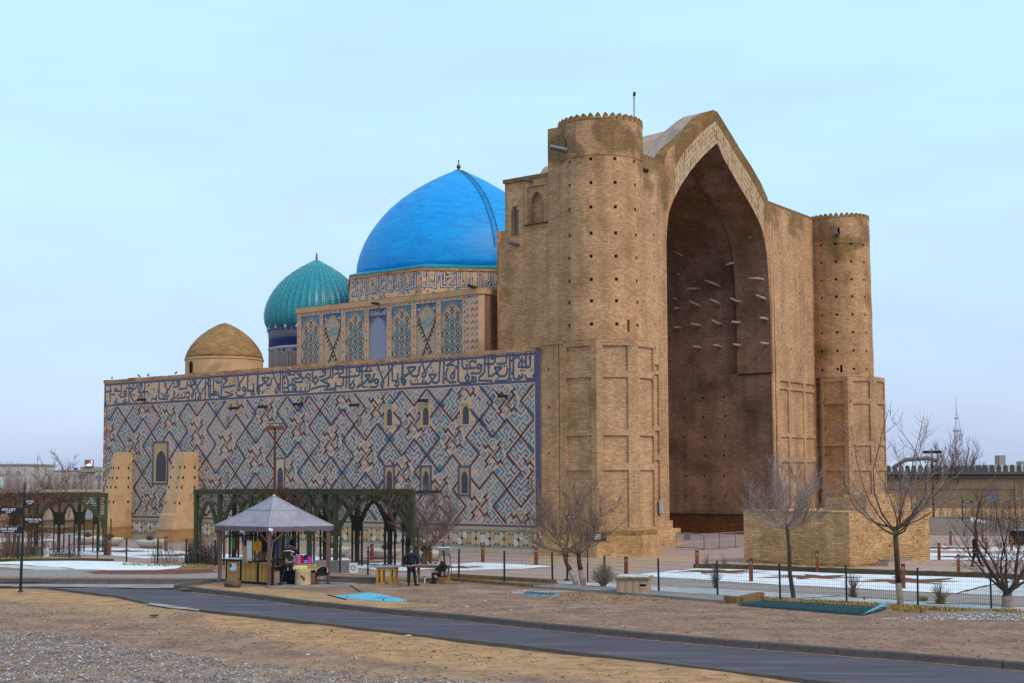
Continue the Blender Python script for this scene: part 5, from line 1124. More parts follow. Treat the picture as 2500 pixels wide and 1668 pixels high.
# snow beds
def bed(pts,lab,seed,mat='snow',z=.026):
    ar=sum(pts[i][0]*pts[(i+1)%len(pts)][1]-pts[(i+1)%len(pts)][0]*pts[i][1] for i in range(len(pts)))
    if ar<0: pts=pts[::-1]
    rp_=rough(pts,.5,.22,seed=seed); n=len(rp_); wet=[]
    for i in range(n):
        a=rp_[i-1];b_=rp_[(i+1)%n]; t=Vector((b_[0]-a[0],b_[1]-a[1])); t=t.normalized() if t.length>1e-6 else Vector((1,0)); k=.16+.22*abs(nz(rp_[i][0],rp_[i][1],seed+3,1.7)); wet.append((rp_[i][0]+t.y*k,rp_[i][1]-t.x*k))
    sheet('wet_paving',wet,.0125,'wet')
    return sheet('snow_bed',rp_,z,mat,'stuff',lab,'snow',h=.02)
bed([(5.778,64.993),(7.55,67.36),(9.652,69.744),(11.866,69.166),(16.789,65.751),(21.997,63.121),(25.613,60.754),(23.112,56.525),(22.996,61.119),(20.595,57.882),(18.432,54.859),(16.435,56.23),(14.537,57.829),(10.422,60.804),(8.641,63.053)],'big snow bed with red flower shapes before the portal',1)
bed([(23.014,60.417),(24.858,58.974),(26.217,50.926),(20.683,53.037),(18.678,54.678),(20.623,57.461)],'thin snow right of the slanting gravel line',2,'snow_grit')
bed([(1.431,61.715),(4.931,60.384),(6.089,58.995),(8.903,57.179),(9.72,56.736),(13.516,53.796),(16.039,51.598),(19.219,49.31),(23.935,46.524),(23.13,44.971),(18.59,47.707),(15.422,49.926),(13.105,51.471),(10.784,52.933),(8.647,54.466),(5.789,56.119),(4.076,58.446),(2.76,59.592),(1.409,60.783)],'narrow snow strip along the inside of the mesh fence',3,'snow_grit')
bed([(-3.739,73.888),(-2.12,75.523),(-0.342,74.37),(1.103,72.934),(2.099,71.897),(0.513,70.412),(-1.022,69.886),(-3.483,68.828),(-4.259,70.991)],'snow bed with low bollard behind the seated man',4)
bed([(-15.504,85.12),(-12.874,83.629),(-9.929,78.958),(-8.435,76.624),(-5.912,75.048),(-4.05,73.235),(-4.019,70.667),(-5.78,69.25),(-7.623,70.255),(-10.454,73.945),(-13.527,76.934)],'snow bed under the central pergola',5)
bed([(-32.036,89.514),(-30.128,92.604),(-25.978,91.581),(-19.375,85.381),(-16.945,83.043),(-17.197,79.414),(-19.632,81.15),(-22.842,80.554),(-26.296,84.085),(-30.829,86.152)],'snow bed in front of the left white bowls',6)
bed([(-44.096,107.283),(-40.201,107.655),(-36.341,105.278),(-36.499,102.036),(-39.874,101.676),(-41.85,101.832)],'far snow patch behind the left pergola',7)
bed([(26.249,82.309),(28.37,81.739),(32.85,80.186),(30.985,75.655),(27.409,76.246),(24.32,76.438)],'snow bed behind the walking man, nearest of the right-hand rows',8)
bed([(29.762,90.615),(31.806,88.418),(36.511,89.083),(34.584,84.4),(30.298,84.242),(27.324,85.832),(27.772,87.232),(28.892,87.151)],'snow bed in the second row beyond the walking man',9)
bed([(37.255,118.99),(40.806,119.556),(41.43,115.056),(46.319,112.913),(42.148,102.779),(39.949,107.235),(39.464,113.557),(35.661,113.915)],'snow at the foot of the far bank on the right',10)
# red flower-shaped planting on the beds
def flower(px,s,lab,i):
    cx,cy=px; q=MB()
    for k in range(7):
        a=k*2*math.pi/7+.3; w=.5*s; L=s*rnd.uniform(1.0,1.5)
        pts=[]
        for t in [0,.25,.5,.75,1]:
            pts.append((cx+math.cos(a+.35*t)*L*t*1.3,cy+math.sin(a+.35*t)*L*t,w*math.sin(math.pi*(.15+.8*t))*.55))
        lf=[(x-math.sin(a)*ww,y+math.cos(a)*ww) for x,y,ww in pts]; rt=[(x+math.sin(a)*ww,y-math.cos(a)*ww) for x,y,ww in pts]
        q.face([(x+.05*nz(x,y,i,3),y,.032+.0006*k) for x,y in lf+rt[::-1]],'red_gravel')
    q.build('flower_bed',None,label=lab,cat='flower bed',kind='stuff',fix=False,group='red flower-shaped beds in the snow')
for i,(p,s,l) in enumerate([((10.624,67.478),1.5,'red gravel flower shape in the snow, left of three before the portal'),((14.621,63.755),1.5,'red gravel flower shape behind the slim straight tree'),((18.406,61.111),1.7,'red gravel flower shape behind the orange-leaved tree'),
    ((-9.073,75.943),1.5,'red gravel shape in the snow under the central pergola'),((-2.949,71.547),.9,'small red gravel shape in the snow behind the seated man'),((-26.556,88.173),1.4,'red gravel shape in the snow in front of the left bowls'),((-21.707,83.356),1.4,'red gravel shape in the snow right of the second buttress'),
    ((27.255,78.542),1.4,'red gravel shape in the nearest snow row on the right'),((29.75,88.069),1.5,'red gravel shape in the second snow row on the right')]): flower(p,s,l,i)
# clipped low hedge between paving and snow bed
hb=MB(); hp=[(9.716,70.2),(11.943,69.615),(14.817,67.823),(16.928,66.293),(19.983,64.644),(22.128,63.495),(24.307,61.29),(28.254,58.375)]
hp2=[]
for i in range(len(hp)-1):
    for k in range(14): hp2.append(Vector(hp[i]).lerp(Vector(hp[i+1]),k/14))
for i in range(len(hp2)-1):
    a,b_=hp2[i],hp2[i+1]; h0=.24+.04*nz(a.x,a.y,1,2); h1=.24+.04*nz(b_.x,b_.y,1,2); t=(b_-a).normalized(); n_=Vector((-t.y,t.x))*.22
    hb.face([(*(a-n_),0),(*(b_-n_),0),(*(b_-n_*.8),h1),(*(a-n_*.8),h0)],'hedge'); hb.face([(*(a-n_*.8),h0),(*(b_-n_*.8),h1),(*(b_+n_),h1),(*(a+n_),h0)],'hedge')
hb.build('low_hedge',label='low clipped brown hedge between paving and the portal snow bed',cat='hedge')
# leafless clumps along it
# brick edgings
def brick_wall(pts,z0,z1,w,lab,cap=None,mat='brick_low',rows=2,bl=.42):
    root=empty('low_brick_wall',(pts[0][0],pts[0][1],0),0,lab,'brick edging')
    ox,oy=pts[0]
    proto=None
    for r in range(rows):
        d0=0
        for i in range(len(pts)-1):
            a=Vector(pts[i]);b_=Vector(pts[i+1]); L=(b_-a).length; n=max(1,int(L/bl)); g=math.atan2(b_.y-a.y,b_.x-a.x)
            for k in range(n):
                m=a.lerp(b_,(k+.5)/n)
                if proto is None:
                    q=MB(); q.box(-.5,.5,-.5,.5,0,1,mat,tz=.02); proto=q.build('brick',root); o=proto
                else: o=inst(proto,'brick',root,(0,0,0))
                h=(z1-z0)/rows; o.location=(m.x-ox,m.y-oy,z0+r*h); o.rotation_euler=(0,0,g+rnd.uniform(-.01,.01)); o.scale=(L/n-.012,w+rnd.uniform(-.012,.012),h-.008)
    return root
brick_wall([(-4.477,62.007),(-3.184,62.909),(0.829,58.812),(2.008,59.407)],0,.16,.2,'low brown brick edging running right from the seated man',rows=2,bl=.6)
brick_wall([(-3.172,64.673),(-1.022,63.046),(0.926,61.504),(1.99,60.526)],0,.2,.2,'rear brown brick edging below the mesh fence',rows=2,bl=.6)
brick_wall([(-32.056,78.062),(-28.333,78.58),(-25.885,78.617),(-23.828,77.93)],0,.16,.25,'moss-yellow low brick edging at the left snow band',rows=1,bl=.7,mat='hedge')
bw=brick_wall([(8.366,51.502),(8.824,50.991)],0,.28,.3,'short end wall of thin brown bricks beside the blue grating',rows=4,bl=.42)
bw2=brick_wall([(8.824,50.991),(10.029,52.965)],0,.28,.3,'brown brick return wall behind the blue grating',rows=4,bl=.42)
sheet('concrete_slab',[(0.878,58.383),(2.016,59.627),(4.047,58.025),(6.061,55.717),(8.503,53.562),(8.882,52.839),(8.281,51.176),(6.44,53.118),(4.296,55.411),(2.632,56.858)],.10,'concrete',h=.1)
# dry grass strips as many blades
def grass(name,pts,n,h,lab,mats=('dry_grass',),seed=1,w=.02):
    r=random.Random(seed); q=MB(); xs=[p[0] for p in pts]; ys_=[p[1] for p in pts]
    def inside(x,y):
        c_=False;j=len(pts)-1
        for i in range(len(pts)):
            if (pts[i][1]>y)!=(pts[j][1]>y) and x<(pts[j][0]-pts[i][0])*(y-pts[i][1])/(pts[j][1]-pts[i][1])+pts[i][0]: c_=not c_
            j=i
        return c_
    k=0
    while k<n:
        x=r.uniform(min(xs),max(xs)); y=r.uniform(min(ys_),max(ys_))
        if not inside(x,y) or nz(x,y,seed,1.3)<-.25: k+=.3; continue
        k+=1; a=r.uniform(0,6.28); hh=h*r.uniform(.5,1.2); le=r.uniform(.2,.9)*hh; ww=w*r.uniform(.7,1.4)
        q.face([(x-ww*math.sin(a),y+ww*math.cos(a),0),(x+ww*math.sin(a),y-ww*math.cos(a),0),(x+le*math.cos(a),y+le*math.sin(a),hh)],r.choice(mats))
    return q.build(name,label=lab,cat='grass',kind='stuff',fix=False)
grass('dry_grass',[(10.062,52.963),(13.021,51.145),(15.326,49.619),(17.625,48.324),(18.59,47.707),(18.21,46.741),(16.138,47.946),(14.88,47.284),(14.129,47.736),(13.903,48.766),(11.699,50.076),(9.803,51.442)],5200,.13,'strip of dry yellow grass along the outside of the fence',('dry_grass','dry_grass','green_grass','vine_y'),2,.028)
grass('dry_grass',[(0.649,54.631),(2.924,55.664),(4.222,54.475),(6.355,52.427),(4.985,51.808),(3.087,52.565),(1.3,53.337)],900,.06,'sparse straw-coloured grass before the concrete slab',('dry_grass',),3,.03)
grass('dry_grass',[(-22.549,75.691),(-18.526,74.76),(-15.86,73.26),(-15.506,71.628),(-18.4,72.429),(-22.131,74.292)],900,.14,'yellow grass at the foot of the left fence',('dry_grass','green_grass'),5,.03)
grass('dry_grass',[(-33.327,83.691),(-29.642,82.199),(-28.643,80.132),(-31.473,80.309)],500,.14,'tufted grass beside the left bench',('dry_grass','green_grass'),6,.03)
grass('dry_grass',[(-9.95,70.385),(-8.726,69.412),(-8.399,67.655),(-9.586,68.578)],250,.15,'grass tuft beside the concrete bench',('dry_grass',),7,.03)
# gravel and pebbles of the foreground
def pebbles(name,pts,n,s0,s1,lab,seed,z=0,zf=None,mats=('pebble',),dens=None):
    r=random.Random(seed); q=MB()
    base=[(1,0,0),(-1,0,0),(0,1,0),(0,-1,0),(0,0,1),(0,0,-.6)]; fs=[(0,2,4),(2,1,4),(1,3,4),(3,0,4)]
    xs=[p[0] for p in pts]; ys_=[p[1] for p in pts]; k=0
    def inside(x,y):
        c_=False;j=len(pts)-1
        for i in range(len(pts)):
            if (pts[i][1]>y)!=(pts[j][1]>y) and x<(pts[j][0]-pts[i][0])*(y-pts[i][1])/(pts[j][1]-pts[i][1])+pts[i][0]: c_=not c_
            j=i
        return c_
    while k<n:
        x=r.uniform(min(xs),max(xs)); y=r.uniform(min(ys_),max(ys_)); k+=1
        if not inside(x,y): continue
        s=s0*math.exp(r.random()**2.2*math.log(s1/s0)); a=r.uniform(0,6.28); ca,sa=math.cos(a),math.sin(a); zz=(zf(x,y) if zf else z)
        v=[]
        for bx,by,bz in base: 
            X=bx*s*r.uniform(.8,1.3); Y=by*s*r.uniform(.5,.9); v.append((x+X*ca-Y*sa,y+X*sa+Y*ca,zz+bz*s*r.uniform(.3,.6)))
        q.idx(v,fs,r.choice(mats))
    return q.build(name,label=lab,cat='gravel',kind='stuff',fix=False)
PM=('pebble',)*7+('grey_gravel','rock_white','kerb_pale','rock_dark','rock_dark','earth')
pebbles('gravel',[(-18.118,44.925),(-14.898,43.317),(-11.346,39.452),(-7.987,37.01),(-3.778,34.394),(-0.029,32.309),(-0.029,31.109),(-12.635,31.412)],120000,.016,.06,'loose grey gravel covering the near left foreground',1,zf=gz,mats=PM)
pebbles('scattered_stones',[(-21.632,52.773),(-13.133,49.351),(-4.47,40.673),(2.662,34.577),(7.781,29.552),(2.125,27.719),(-11.428,28.009)],9000,.012,.055,'small stones scattered over the near sandy ground',2,zf=gz,mats=PM+('rock_ochre',))
pebbles('scattered_stones',[(-9.667,56.032),(-4.552,57.798),(0.673,56.547),(8.305,48.542),(17.207,44.185),(13.488,34.717),(3.272,42.338),(-5.397,49.076)],7000,.012,.05,'small stones scattered between the road and the fence',3,z=.0,mats=PM)
pebbles('gravel_heap',[(12.71,45.352),(14.477,46.473),(16.776,47.634),(19.646,46.686),(18.668,44.379),(16.022,44.723),(14.03,45.048)],5000,.02,.07,'pale gravel spread beside the fence at the right edge',4,z=.01,mats=('pebble','rock_white','kerb_pale'))
pebbles('gravel_heap',[(-0.124,57.186),(0.865,57.549),(1.726,56.302),(0.828,55.185),(-0.034,55.604)],900,.02,.06,'pale gravel around the small teal cover',5,z=.01,mats=('pebble','rock_white'))
pebbles('clods',[(-6.256,56.861),(0.661,55.573),(8.565,50.046),(16.973,43.59),(13.344,34.349),(3.229,41.791),(-3.86,49.016)],26000,.015,.07,'soil clods over the bare earth beyond the road',6,z=-.005,mats=('earth_far','earth_far','rock_dark'))
pebbles('clods',[(-22.345,54.504),(-14.794,52.498),(-11.578,49.292),(0.572,38.638),(8.221,31.201),(2.125,27.719),(-7.73,38.007),(-18.156,44.337)],26000,.014,.065,'soil clods on the near sandy bank',7,zf=gz,mats=('earth','sand','rock_dark'))
def rock(p,z,s,mat,lab,sq=.6,sx=1.2,seed=0):
    r=random.Random(seed+int(p[0]*10)); bm=bmesh.new(); bmesh.ops.create_icosphere(bm,subdivisions=2,radius=s)
    for v in bm.verts:
        f=1+.25*noise.noise(v.co*2.2/s*.5+Vector((p[0],p[1],0))); v.co=Vector((v.co.x*f*sx,v.co.y*f*.8,v.co.z*f*sq))
    me=bpy.data.meshes.new('rock'); bm.to_mesh(me); bm.free(); me.materials.append(MT[mat]); o=bpy.data.objects.new('rock',me); C.objects.link(o); o.location=(p[0],p[1],z+s*sq*.5); o.rotation_euler=(0,0,r.uniform(0,6)); return tag(o,lab,'rock','larger stones lying on the foreground')
for (px,z,s,mt,lab,sq,sx) in (((-13.687,35.308),-.16,.10,'rock_ochre','ochre stone at the left edge of the foreground gravel',.7,1),((-13.612,35.454),-.16,.07,'rock_white','pale stone right beside the ochre stone at the left edge',.5,1.2),
  ((-13.308,48.643),-.14,.26,'rock_dark','flat dark brown lump on the sand left of the kerb gap',.28,1.2),((-15.732,42.904),-.16,.12,'rock_dark','dark clod at the upper left of the gravel',.5,1.4),((-13.232,41.657),-.17,.13,'rock_white','bluish pale stone in the middle of the left gravel',.5,1.2),
  ((-11.53,48.577),-.13,.08,'rock_ochre','ochre clod below the start of the near kerb',.5,1.2),((-7.048,38.422),-.16,.10,'rock_ochre','rounded yellow-ochre stone in the mid foreground',.8,1),((-5.948,38.127),-.16,.14,'rock_white','flat pale slab stone right of the yellow-ochre stone',.25,1.6),
  ((-5.959,38.655),-.16,.09,'rock_dark','thin dark stone just above the flat pale slab',.3,1.6),((-6.015,43.582),-.13,.08,'rock_dark','small dark stone on the sand below the near kerb',.8,1),((-5.964,42.261),-.13,.10,'rock_ochre','flat ochre flake below the small dark stone',.3,1.5),
  ((-3.364,42.07),-.12,.11,'rock_white','white elongated stone just below the near kerb',.45,1.7),((-2.313,38.546),-.14,.10,'rock_ochre','dark ochre clod in the sand below the white stone',.8,1),((-0.655,37.128),-.14,.13,'rock_ochre','broad ochre clod at the lower middle of the sand',.5,1.4),
  ((-0.722,33.691),-.15,.14,'rock_ochre','ochre lump at the bottom centre beside pale gravel',.5,1.5),((0.081,35.53),-.14,.08,'rock_ochre','small ochre clod at the lower right of the sand',.7,1.2),((-4.439,37.237),-.15,.07,'rock_white','small white stone left of the lower ochre clod',.6,1.3),
  ((-1.756,50.148),0,.09,'rock_white','white stone on the bare earth beyond the road',.6,1.2),((-5.191,52.57),.02,.09,'rock_dark','dark stone lying on the lower edge of the blue sheet',.8,1),((-6.863,54.224),.02,.10,'rock_dark','dark stone lying on the left end of the blue sheet',.4,1.3),((-3.982,52.013),0,.08,'rock_ochre','ochre stone right of the blue sheet',.6,1)):
    rock(px,z,s*.62,mt,lab,sq,sx)
# ================================================================ FURNITURE HELPERS
H0=math.pi/2
def frame_at(p,rz,name,lab,cat,group=None,z=0): return empty(name,(p[0],p[1],z),rz,lab,cat,group)
# ---- mesh fence
fp=[(-30.34,80.238),(-29.487,81.984),(-27.614,81.458),(-25.116,79.139),(-22.665,76.763),(-20.599,75.926),(-18.756,75.118),(-16.75,73.643),(-14.664,71.897),(-12.564,70.226),(-10.56,68.631),(-8.932,67.683),(-7.359,66.488),(-4.918,65.024),(-2.623,63.625),(-0.397,62.043),(1.846,60.762),(4.054,58.024),(6.234,55.904),(8.483,54.289),(10.694,52.416),(13.021,51.145),(15.374,49.772),(17.685,48.469),(20.05,46.947)]
fe=empty('mesh_fence',(fp[0][0],fp[0][1],0),0,'long dark green wire mesh fence with thin posts between lawn beds and bare earth','fence')
q=MB(); q.box(-.035,.035,-.035,.035,-.05,1.42,'green_post'); q.box(-.042,.042,-.042,.042,1.42,1.45,'green_post'); pp=q.build('post',fe)
for i,p in enumerate(fp):
    o=pp if i==0 else inst(pp,'post',fe,(0,0,0)); o.location=(p[0]-fp[0][0],p[1]-fp[0][1],0); o.rotation_euler=(R(rnd.uniform(-1,1)),R(rnd.uniform(-1,1)),R(-20))
    if i<len(fp)-1:
        a=Vector(p);b_=Vector(fp[i+1]); L=(b_-a).length; t=(b_-a)/L; n=int(L/.075); w=.0032; q=MB(); nn=Vector((-t.y,t.x))
        org=Vector(fp[0])
        for k in range(1,n):
            c_=a+t*(k*L/n)-org; q.face([(c_.x-t.x*w,c_.y-t.y*w,.04),(c_.x+t.x*w,c_.y+t.y*w,.04),(c_.x+t.x*w,c_.y+t.y*w,1.33),(c_.x-t.x*w,c_.y-t.y*w,1.33)],'wire')
        for k in range(9):
            z=.05+k*.16; a1=a-org;b1=b_-org; q.face([(a1.x,a1.y,z-w),(b1.x,b1.y,z-w),(b1.x,b1.y,z+w),(a1.x,a1.y,z+w)],'wire')
        q.build('wire_panel',fe,kind='stuff',fix=False)
# ---- bollard lights
bp=empty('bollard_light',(0,0,0)); 
q=MB(); q.box(-.075,.075,-.075,.075,0,.70,'corten'); q.box(-.085,.085,-.085,.085,0,.03,'corten'); q.build('body',bp)
q=MB(); q.box(-.055,.055,-.055,.055,.70,.84,'lamp_glass'); 
for a in ((-.06,-.06),(.06,-.06),(.06,.06),(-.06,.06),(0,-.062),(0,.062)): q.box(a[0]-.012,a[0]+.012,a[1]-.012,a[1]+.012,.70,.84,'corten_cap')
q.build('lamp',bp)
q=MB(); q.box(-.08,.08,-.08,.08,.84,.93,'corten_cap',tz=.012); q.build('cap',bp)
BL=[((-25.811,83.625),'rust-red bollard light at the right foot of the left pergola'),((-23.326,87.949),'rust-red bollard light below the second buttress'),((-8.362,77.723),'rust-red bollard light under the wide arch of the central pergola'),((-4.588,72.936),'rust-red bollard light behind the vendor tables'),
 ((-1.732,75.856),'rust-red bollard light alone on the paving right of the seated man'),((1.314,73.255),'rust-red bollard light before the purple-edged wall corner'),((5.614,64.738),'rust-red bollard light just behind the square brick box'),((9.847,69.886),'rust-red bollard light at the left end of the low hedge'),
 ((11.148,61.235),'rust-red bollard light in the snow left of the slim straight tree'),((15.577,66.925),'rust-red bollard light before the corner of the brick terrace'),((17.064,57.212),'rust-red bollard light right beside the orange-leaved tree trunk'),((21.675,63.646),'rust-red bollard light at the hedge left of the walking man'),
 ((24.907,76.402),'rust-red bollard light at the right end of the brick terrace'),((30.691,91.606),'rust-red bollard light in the second row right of the terrace'),((29.721,82.076),'rust-red bollard light just right of the walking man'),((34.242,95.241),'rust-red bollard light right above the walking man'),((32.267,84.561),'rust-red bollard light near the right edge, second row'),((38.398,112.832),'rust-red bollard light farthest back before the bank')]
for i,(p,l) in enumerate(BL):
    o=bp if i==0 else copy_tree(bp); o.location=(p[0],p[1],0); o.rotation_euler=(0,0,R(-20)); tag(o,l,'bollard light','bollard lights around the lawn beds')
    s=1.12 if i in (8,10,11,0,9) else 1.0
    o.scale=(1.1,1.1,1.05*s)
# ---- white bowls
bo=empty('planter_bowl',(0,0,0))
q=MB(); q.lathe([(.55,0),(.62,.02),(.95,.22),(1.08,.48),(1.10,.56),(1.02,.57),(1.0,.50),(.9,.44),(.01,.44)],'bowl',28); q.build('bowl',bo,smooth=True)
q=MB(); q.lathe([(.98,.49),(.6,.53),(.01,.55)],'snow_grit',20); q.build('soil',bo)
def ball_bush(mb,c_,r,n,mat,rr):
    for _ in range(n):
        d=Vector((rr.gauss(0,1),rr.gauss(0,1),abs(rr.gauss(0,1))+.15)).normalized(); e=Vector(c_)+d*r*rr.uniform(.6,1); s_=Vector(c_)+Vector((d.x*.1*r,d.y*.1*r,-.2*r)); w=Vector((-d.y,d.x,0)).normalized()*.006 if abs(d.z)<.99 else Vector((.006,0,0))
        mb.face([s_-w,s_+w,e+w*2,e-w*2],mat)
for i,(p,l) in enumerate([((-31.837,98.031),'white bowl planter seen through the left pergola'),((-29.571,95.579),'white bowl planter with brown shrub before the first buttress'),((-25.568,92.586),'white bowl planter with brown shrub before the second buttress'),((-11.187,81.831),'white bowl planter behind the kiosk'),((-7.867,79.605),'white bowl planter framed by the pergola posts'),((-5.137,77.524),'white bowl planter with yellow shrub behind the vendor tables')]):
    o=bo if i==0 else copy_tree(bo); o.location=(p[0],p[1],0); tag(o,l,'planter','white bowl planters along the tiled wall'); o.scale=(1,1,1)
    q=MB(); rr=random.Random(i); ball_bush(q,(.15*math.sin(i*2),0,.58),.42 if i!=5 else .45,420,'vine_y' if i==5 else 'twig_brown',rr); q.build('dry_shrub',None,label=['brown dry shrub in the bowl seen through the left pergola','brown dry shrub in the bowl before the first buttress','brown dry shrub in the bowl before the second buttress','brown dry shrub in the bowl behind the kiosk','brown dry shrub in the bowl framed by pergola posts','yellow dry shrub in the bowl behind the tables'][i],cat='shrub',loc=(p[0],p[1],0),fix=False)
# ---- benches of concrete with patterned end
def bench(p,rz,lab,s=1):
    o=frame_at(p,rz,'bench',lab,'bench'); q=MB(); q.box(-1.3*s,.55,-.25,.25,0,.62,'concrete'); q.build('backrest',o)
    q=MB(); q.box(.6,1.05,-.28,-.20,0,.52,'sign_white'); q.lathe([(.14,0),(.14,.02)],'c_grey',8)
    o2=q.build('end_panel',o)
    q=MB()
    for k in range(8): a=k*math.pi/4; q.box(.82+.12*math.cos(a)-.03,.82+.12*math.cos(a)+.03,-.292,-.281,.27+.12*math.sin(a)-.03,.27+.12*math.sin(a)+.03,'c_grey')
    q.build('star_cutout',o)
    q=MB(); 
    for y in (-.25,-.05,.15): q.box(.55,1.1,y,y+.14,.42,.46,'brown_post2')
    q.build('seat',o); q=MB(); q.tube([(.55,.2,.4),(.48,.3,.85)],.02,'black_metal',5); q.build('back_support',o); return o
bench((-9.051,68.26),R(-8),'grey concrete bench with white star end panel right of the kiosk')
bench((-30.376,83.076),R(-4),'grey concrete bench with white end panel beside the left fence')
# ---- pergolas
def fill_lat(mb,inside,x0,x1,z0,z1,p,w,y,mat):
    n=int(((x1-x0)+(z1-z0))/p)+3
    for sg in (1,-1):
        for i in range(-n,n):
            run=None;last=None;m=int((z1-z0)/.05)
            for j in range(m+1):
                z=z0+(z1-z0)*j/m; x=(x0+x1)/2+i*p+sg*(z-(z0+z1)/2); ok=inside(x,z)
                if ok and run is None: run=(x,z)
                if (not ok or j==m) and run:
                    if last and last!=run:
                        a=Vector(run);b2=Vector(last);t=(b2-a).normalized();nn=Vector((-t.y,t.x))*w/2; mb.face([(a.x+nn.x,y,a.y+nn.y),(a.x-nn.x,y,a.y-nn.y),(b2.x-nn.x,y,b2.y-nn.y),(b2.x+nn.x,y,b2.y+nn.y)],mat)
                    run=None
                last=(x,z) if ok else None
    z=z0
    while z<z1:
        run=None;m=int((x1-x0)/.06)
        for j in range(m+1):
            x=x0+(x1-x0)*j/m; ok=inside(x,z)
            if ok and run is None: run=x
            if (not ok or j==m) and run is not None: mb.face([(run,y,z-w*.4),(x,y,z-w*.4),(x,y,z+w*.4),(run,y,z+w*.4)],mat); run=None
        z+=p
def pergola_row(root,bays,y,H,mat,trip=True):
    # bays: (x0,x1,spring,apex)
    ends=sorted(set([b_[0] for b_ in bays]+[b_[1] for b_ in bays]))
    for x in ends:
        q=MB(); q.box(x-.10,x+.10,y-.10,y+.10,0,H-.2,mat); q.build('post',root)
        for dx in ((-.32,.32) if trip else (.32,)):
            q=MB(); q.box(x+dx-.045,x+dx+.045,y-.045,y+.045,0,2.35,mat); q.box(min(x,x+dx),max(x,x+dx),y-.02,y+.02,.25,.30,mat); q.box(min(x,x+dx),max(x,x+dx),y-.02,y+.02,1.25,1.29,mat); q.build('post',root)
    q=MB(); q.box(ends[0]-.12,ends[-1]+.12,y-.14,y+.14,H-.30,H,mat); q.build('beam',root)
    for (x0,x1,sp_,ap) in bays:
        cx=(x0+x1)/2; hw=(x1-x0)/2-.30
        zf=lambda x:(ap if abs(x-cx)<1e-6 else (sp_+(ap-sp_)*(1-(abs(x-cx)/hw)**(1.55 if hw<1.6 else 2.1))) if abs(x-cx)<hw else sp_)
        q=MB(); n=18; t=.20
        for i in range(n):
            a=-hw+2*hw*i/n; b_=-hw+2*hw*(i+1)/n; za,zb=zf(cx+a),zf(cx+b_)
            sa=1+t/hw
            oa=(cx+a*sa,za+t*(1 if abs(a)<hw*.8 else .4)); ob=(cx+b_*sa,zb+t*(1 if abs(b_)<hw*.8 else .4))
            q.idx([(cx+a,y-.05,za),(cx+b_,y-.05,zb),(ob[0],y-.05,ob[1]),(oa[0],y-.05,oa[1]),(cx+a,y+.05,za),(cx+b_,y+.05,zb),(ob[0],y+.05,ob[1]),(oa[0],y+.05,oa[1])],[(0,1,2,3),(7,6,5,4),(0,4,5,1),(3,2,6,7)],mat)
        q.box(cx-hw-.25,cx-hw+.02,y-.07,y+.07,sp_-.35,sp_+.5,mat); q.box(cx+hw-.02,cx+hw+.25,y-.07,y+.07,sp_-.35,sp_+.5,mat)
        q.build('arch',root)
        q=MB(); ins=lambda x,z: x0+.08<x<x1-.08 and z<H-.3 and (abs(x-cx)>=hw+.1 or z>zf(x)+.12) and z>sp_+.1
        fill_lat(q,ins,x0,x1,sp_,H-.28,.165,.030,y,mat); q.build('lattice_panel',root,kind='stuff',fix=False)
def pergola(p0,p1,H,front,back,dep,lab):
    a=Vector(p0);b_=Vector(p1); L=(b_-a).length; rz=math.atan2(b_.y-a.y,b_.x-a.x)
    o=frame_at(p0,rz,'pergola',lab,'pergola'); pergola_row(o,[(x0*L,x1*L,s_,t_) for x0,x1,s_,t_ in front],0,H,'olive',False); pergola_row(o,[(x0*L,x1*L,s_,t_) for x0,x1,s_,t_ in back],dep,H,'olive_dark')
    for i in range(9):
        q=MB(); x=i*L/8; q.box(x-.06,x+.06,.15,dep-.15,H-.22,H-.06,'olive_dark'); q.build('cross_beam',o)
    return o,L,rz
H1=4.42
pc,PL,prz=pergola((-18.099,74.735),(-5.19,68.051),4.3,[(0,.118,2.15,3.45),(.118,.27,2.2,3.6),(.27,.42,2.2,3.6),(.42,.545,2.2,3.6),(.545,.665,2.15,3.45),(.665,1.0,2.15,3.75)],[(.02,.17,2.3,3.5),(.17,.32,2.3,3.5),(.32,.47,2.3,3.5),(.47,.62,2.3,3.5),(.62,.77,2.3,3.5),(.77,.85,2.3,3.3)],3.0,'long olive green lattice pergola with pointed arches behind the kiosk')
pl_,PL2,prz2=pergola((-34.879,80.917),(-26.188,84.078),4.0,[(0,.25,2.1,3.1),(.25,.5,2.1,3.1),(.5,1.0,2.1,3.45)],[(.1,.25,2.2,3.0),(.25,.40,2.2,3.0),(.40,.55,2.2,3.0),(.55,.70,2.2,3.0),(.70,.84,2.2,3.1),(.84,.97,2.2,3.1)],4.5,'olive green lattice pergola with pointed arches at the far left')
def vines(root,spots,seed,mats=('vine','vine','twig_red')):
    r=random.Random(seed); q=MB()
    for (x,y,z,sx,sz,n) in spots:
        for _ in range(n):
            p=Vector((x+r.gauss(0,sx),y+r.uniform(-.15,.15),z+r.gauss(0,sz))); pts=[p]; d=Vector((r.gauss(0,1),r.gauss(0,.4),r.gauss(-.3,1))).normalized()
            for k in range(4): d=(d+Vector((r.gauss(0,.5),r.gauss(0,.3),r.gauss(-.25,.5)))).normalized(); pts.append(pts[-1]+d*r.uniform(.1,.28))
            q.tube(pts,[.011,.010,.008,.006,.004],r.choice(mats),3,cap=False)
    o=q.build('climbing_vine',root,kind='stuff',fix=False); return o
vines(pc,[(PL*.47,-.1,3.9,.45,.3,150),(PL*.5,-.1,3.1,.3,.5,110),(PL*.40,-.1,4.2,.4,.15,80),(PL*.9,-.1,4.1,.8,.25,110),(PL*.03,0,1.2,.1,.7,50),(PL*.31,0,4.3,.6,.1,60),(PL*.70,0,4.25,.5,.08,30)],11)
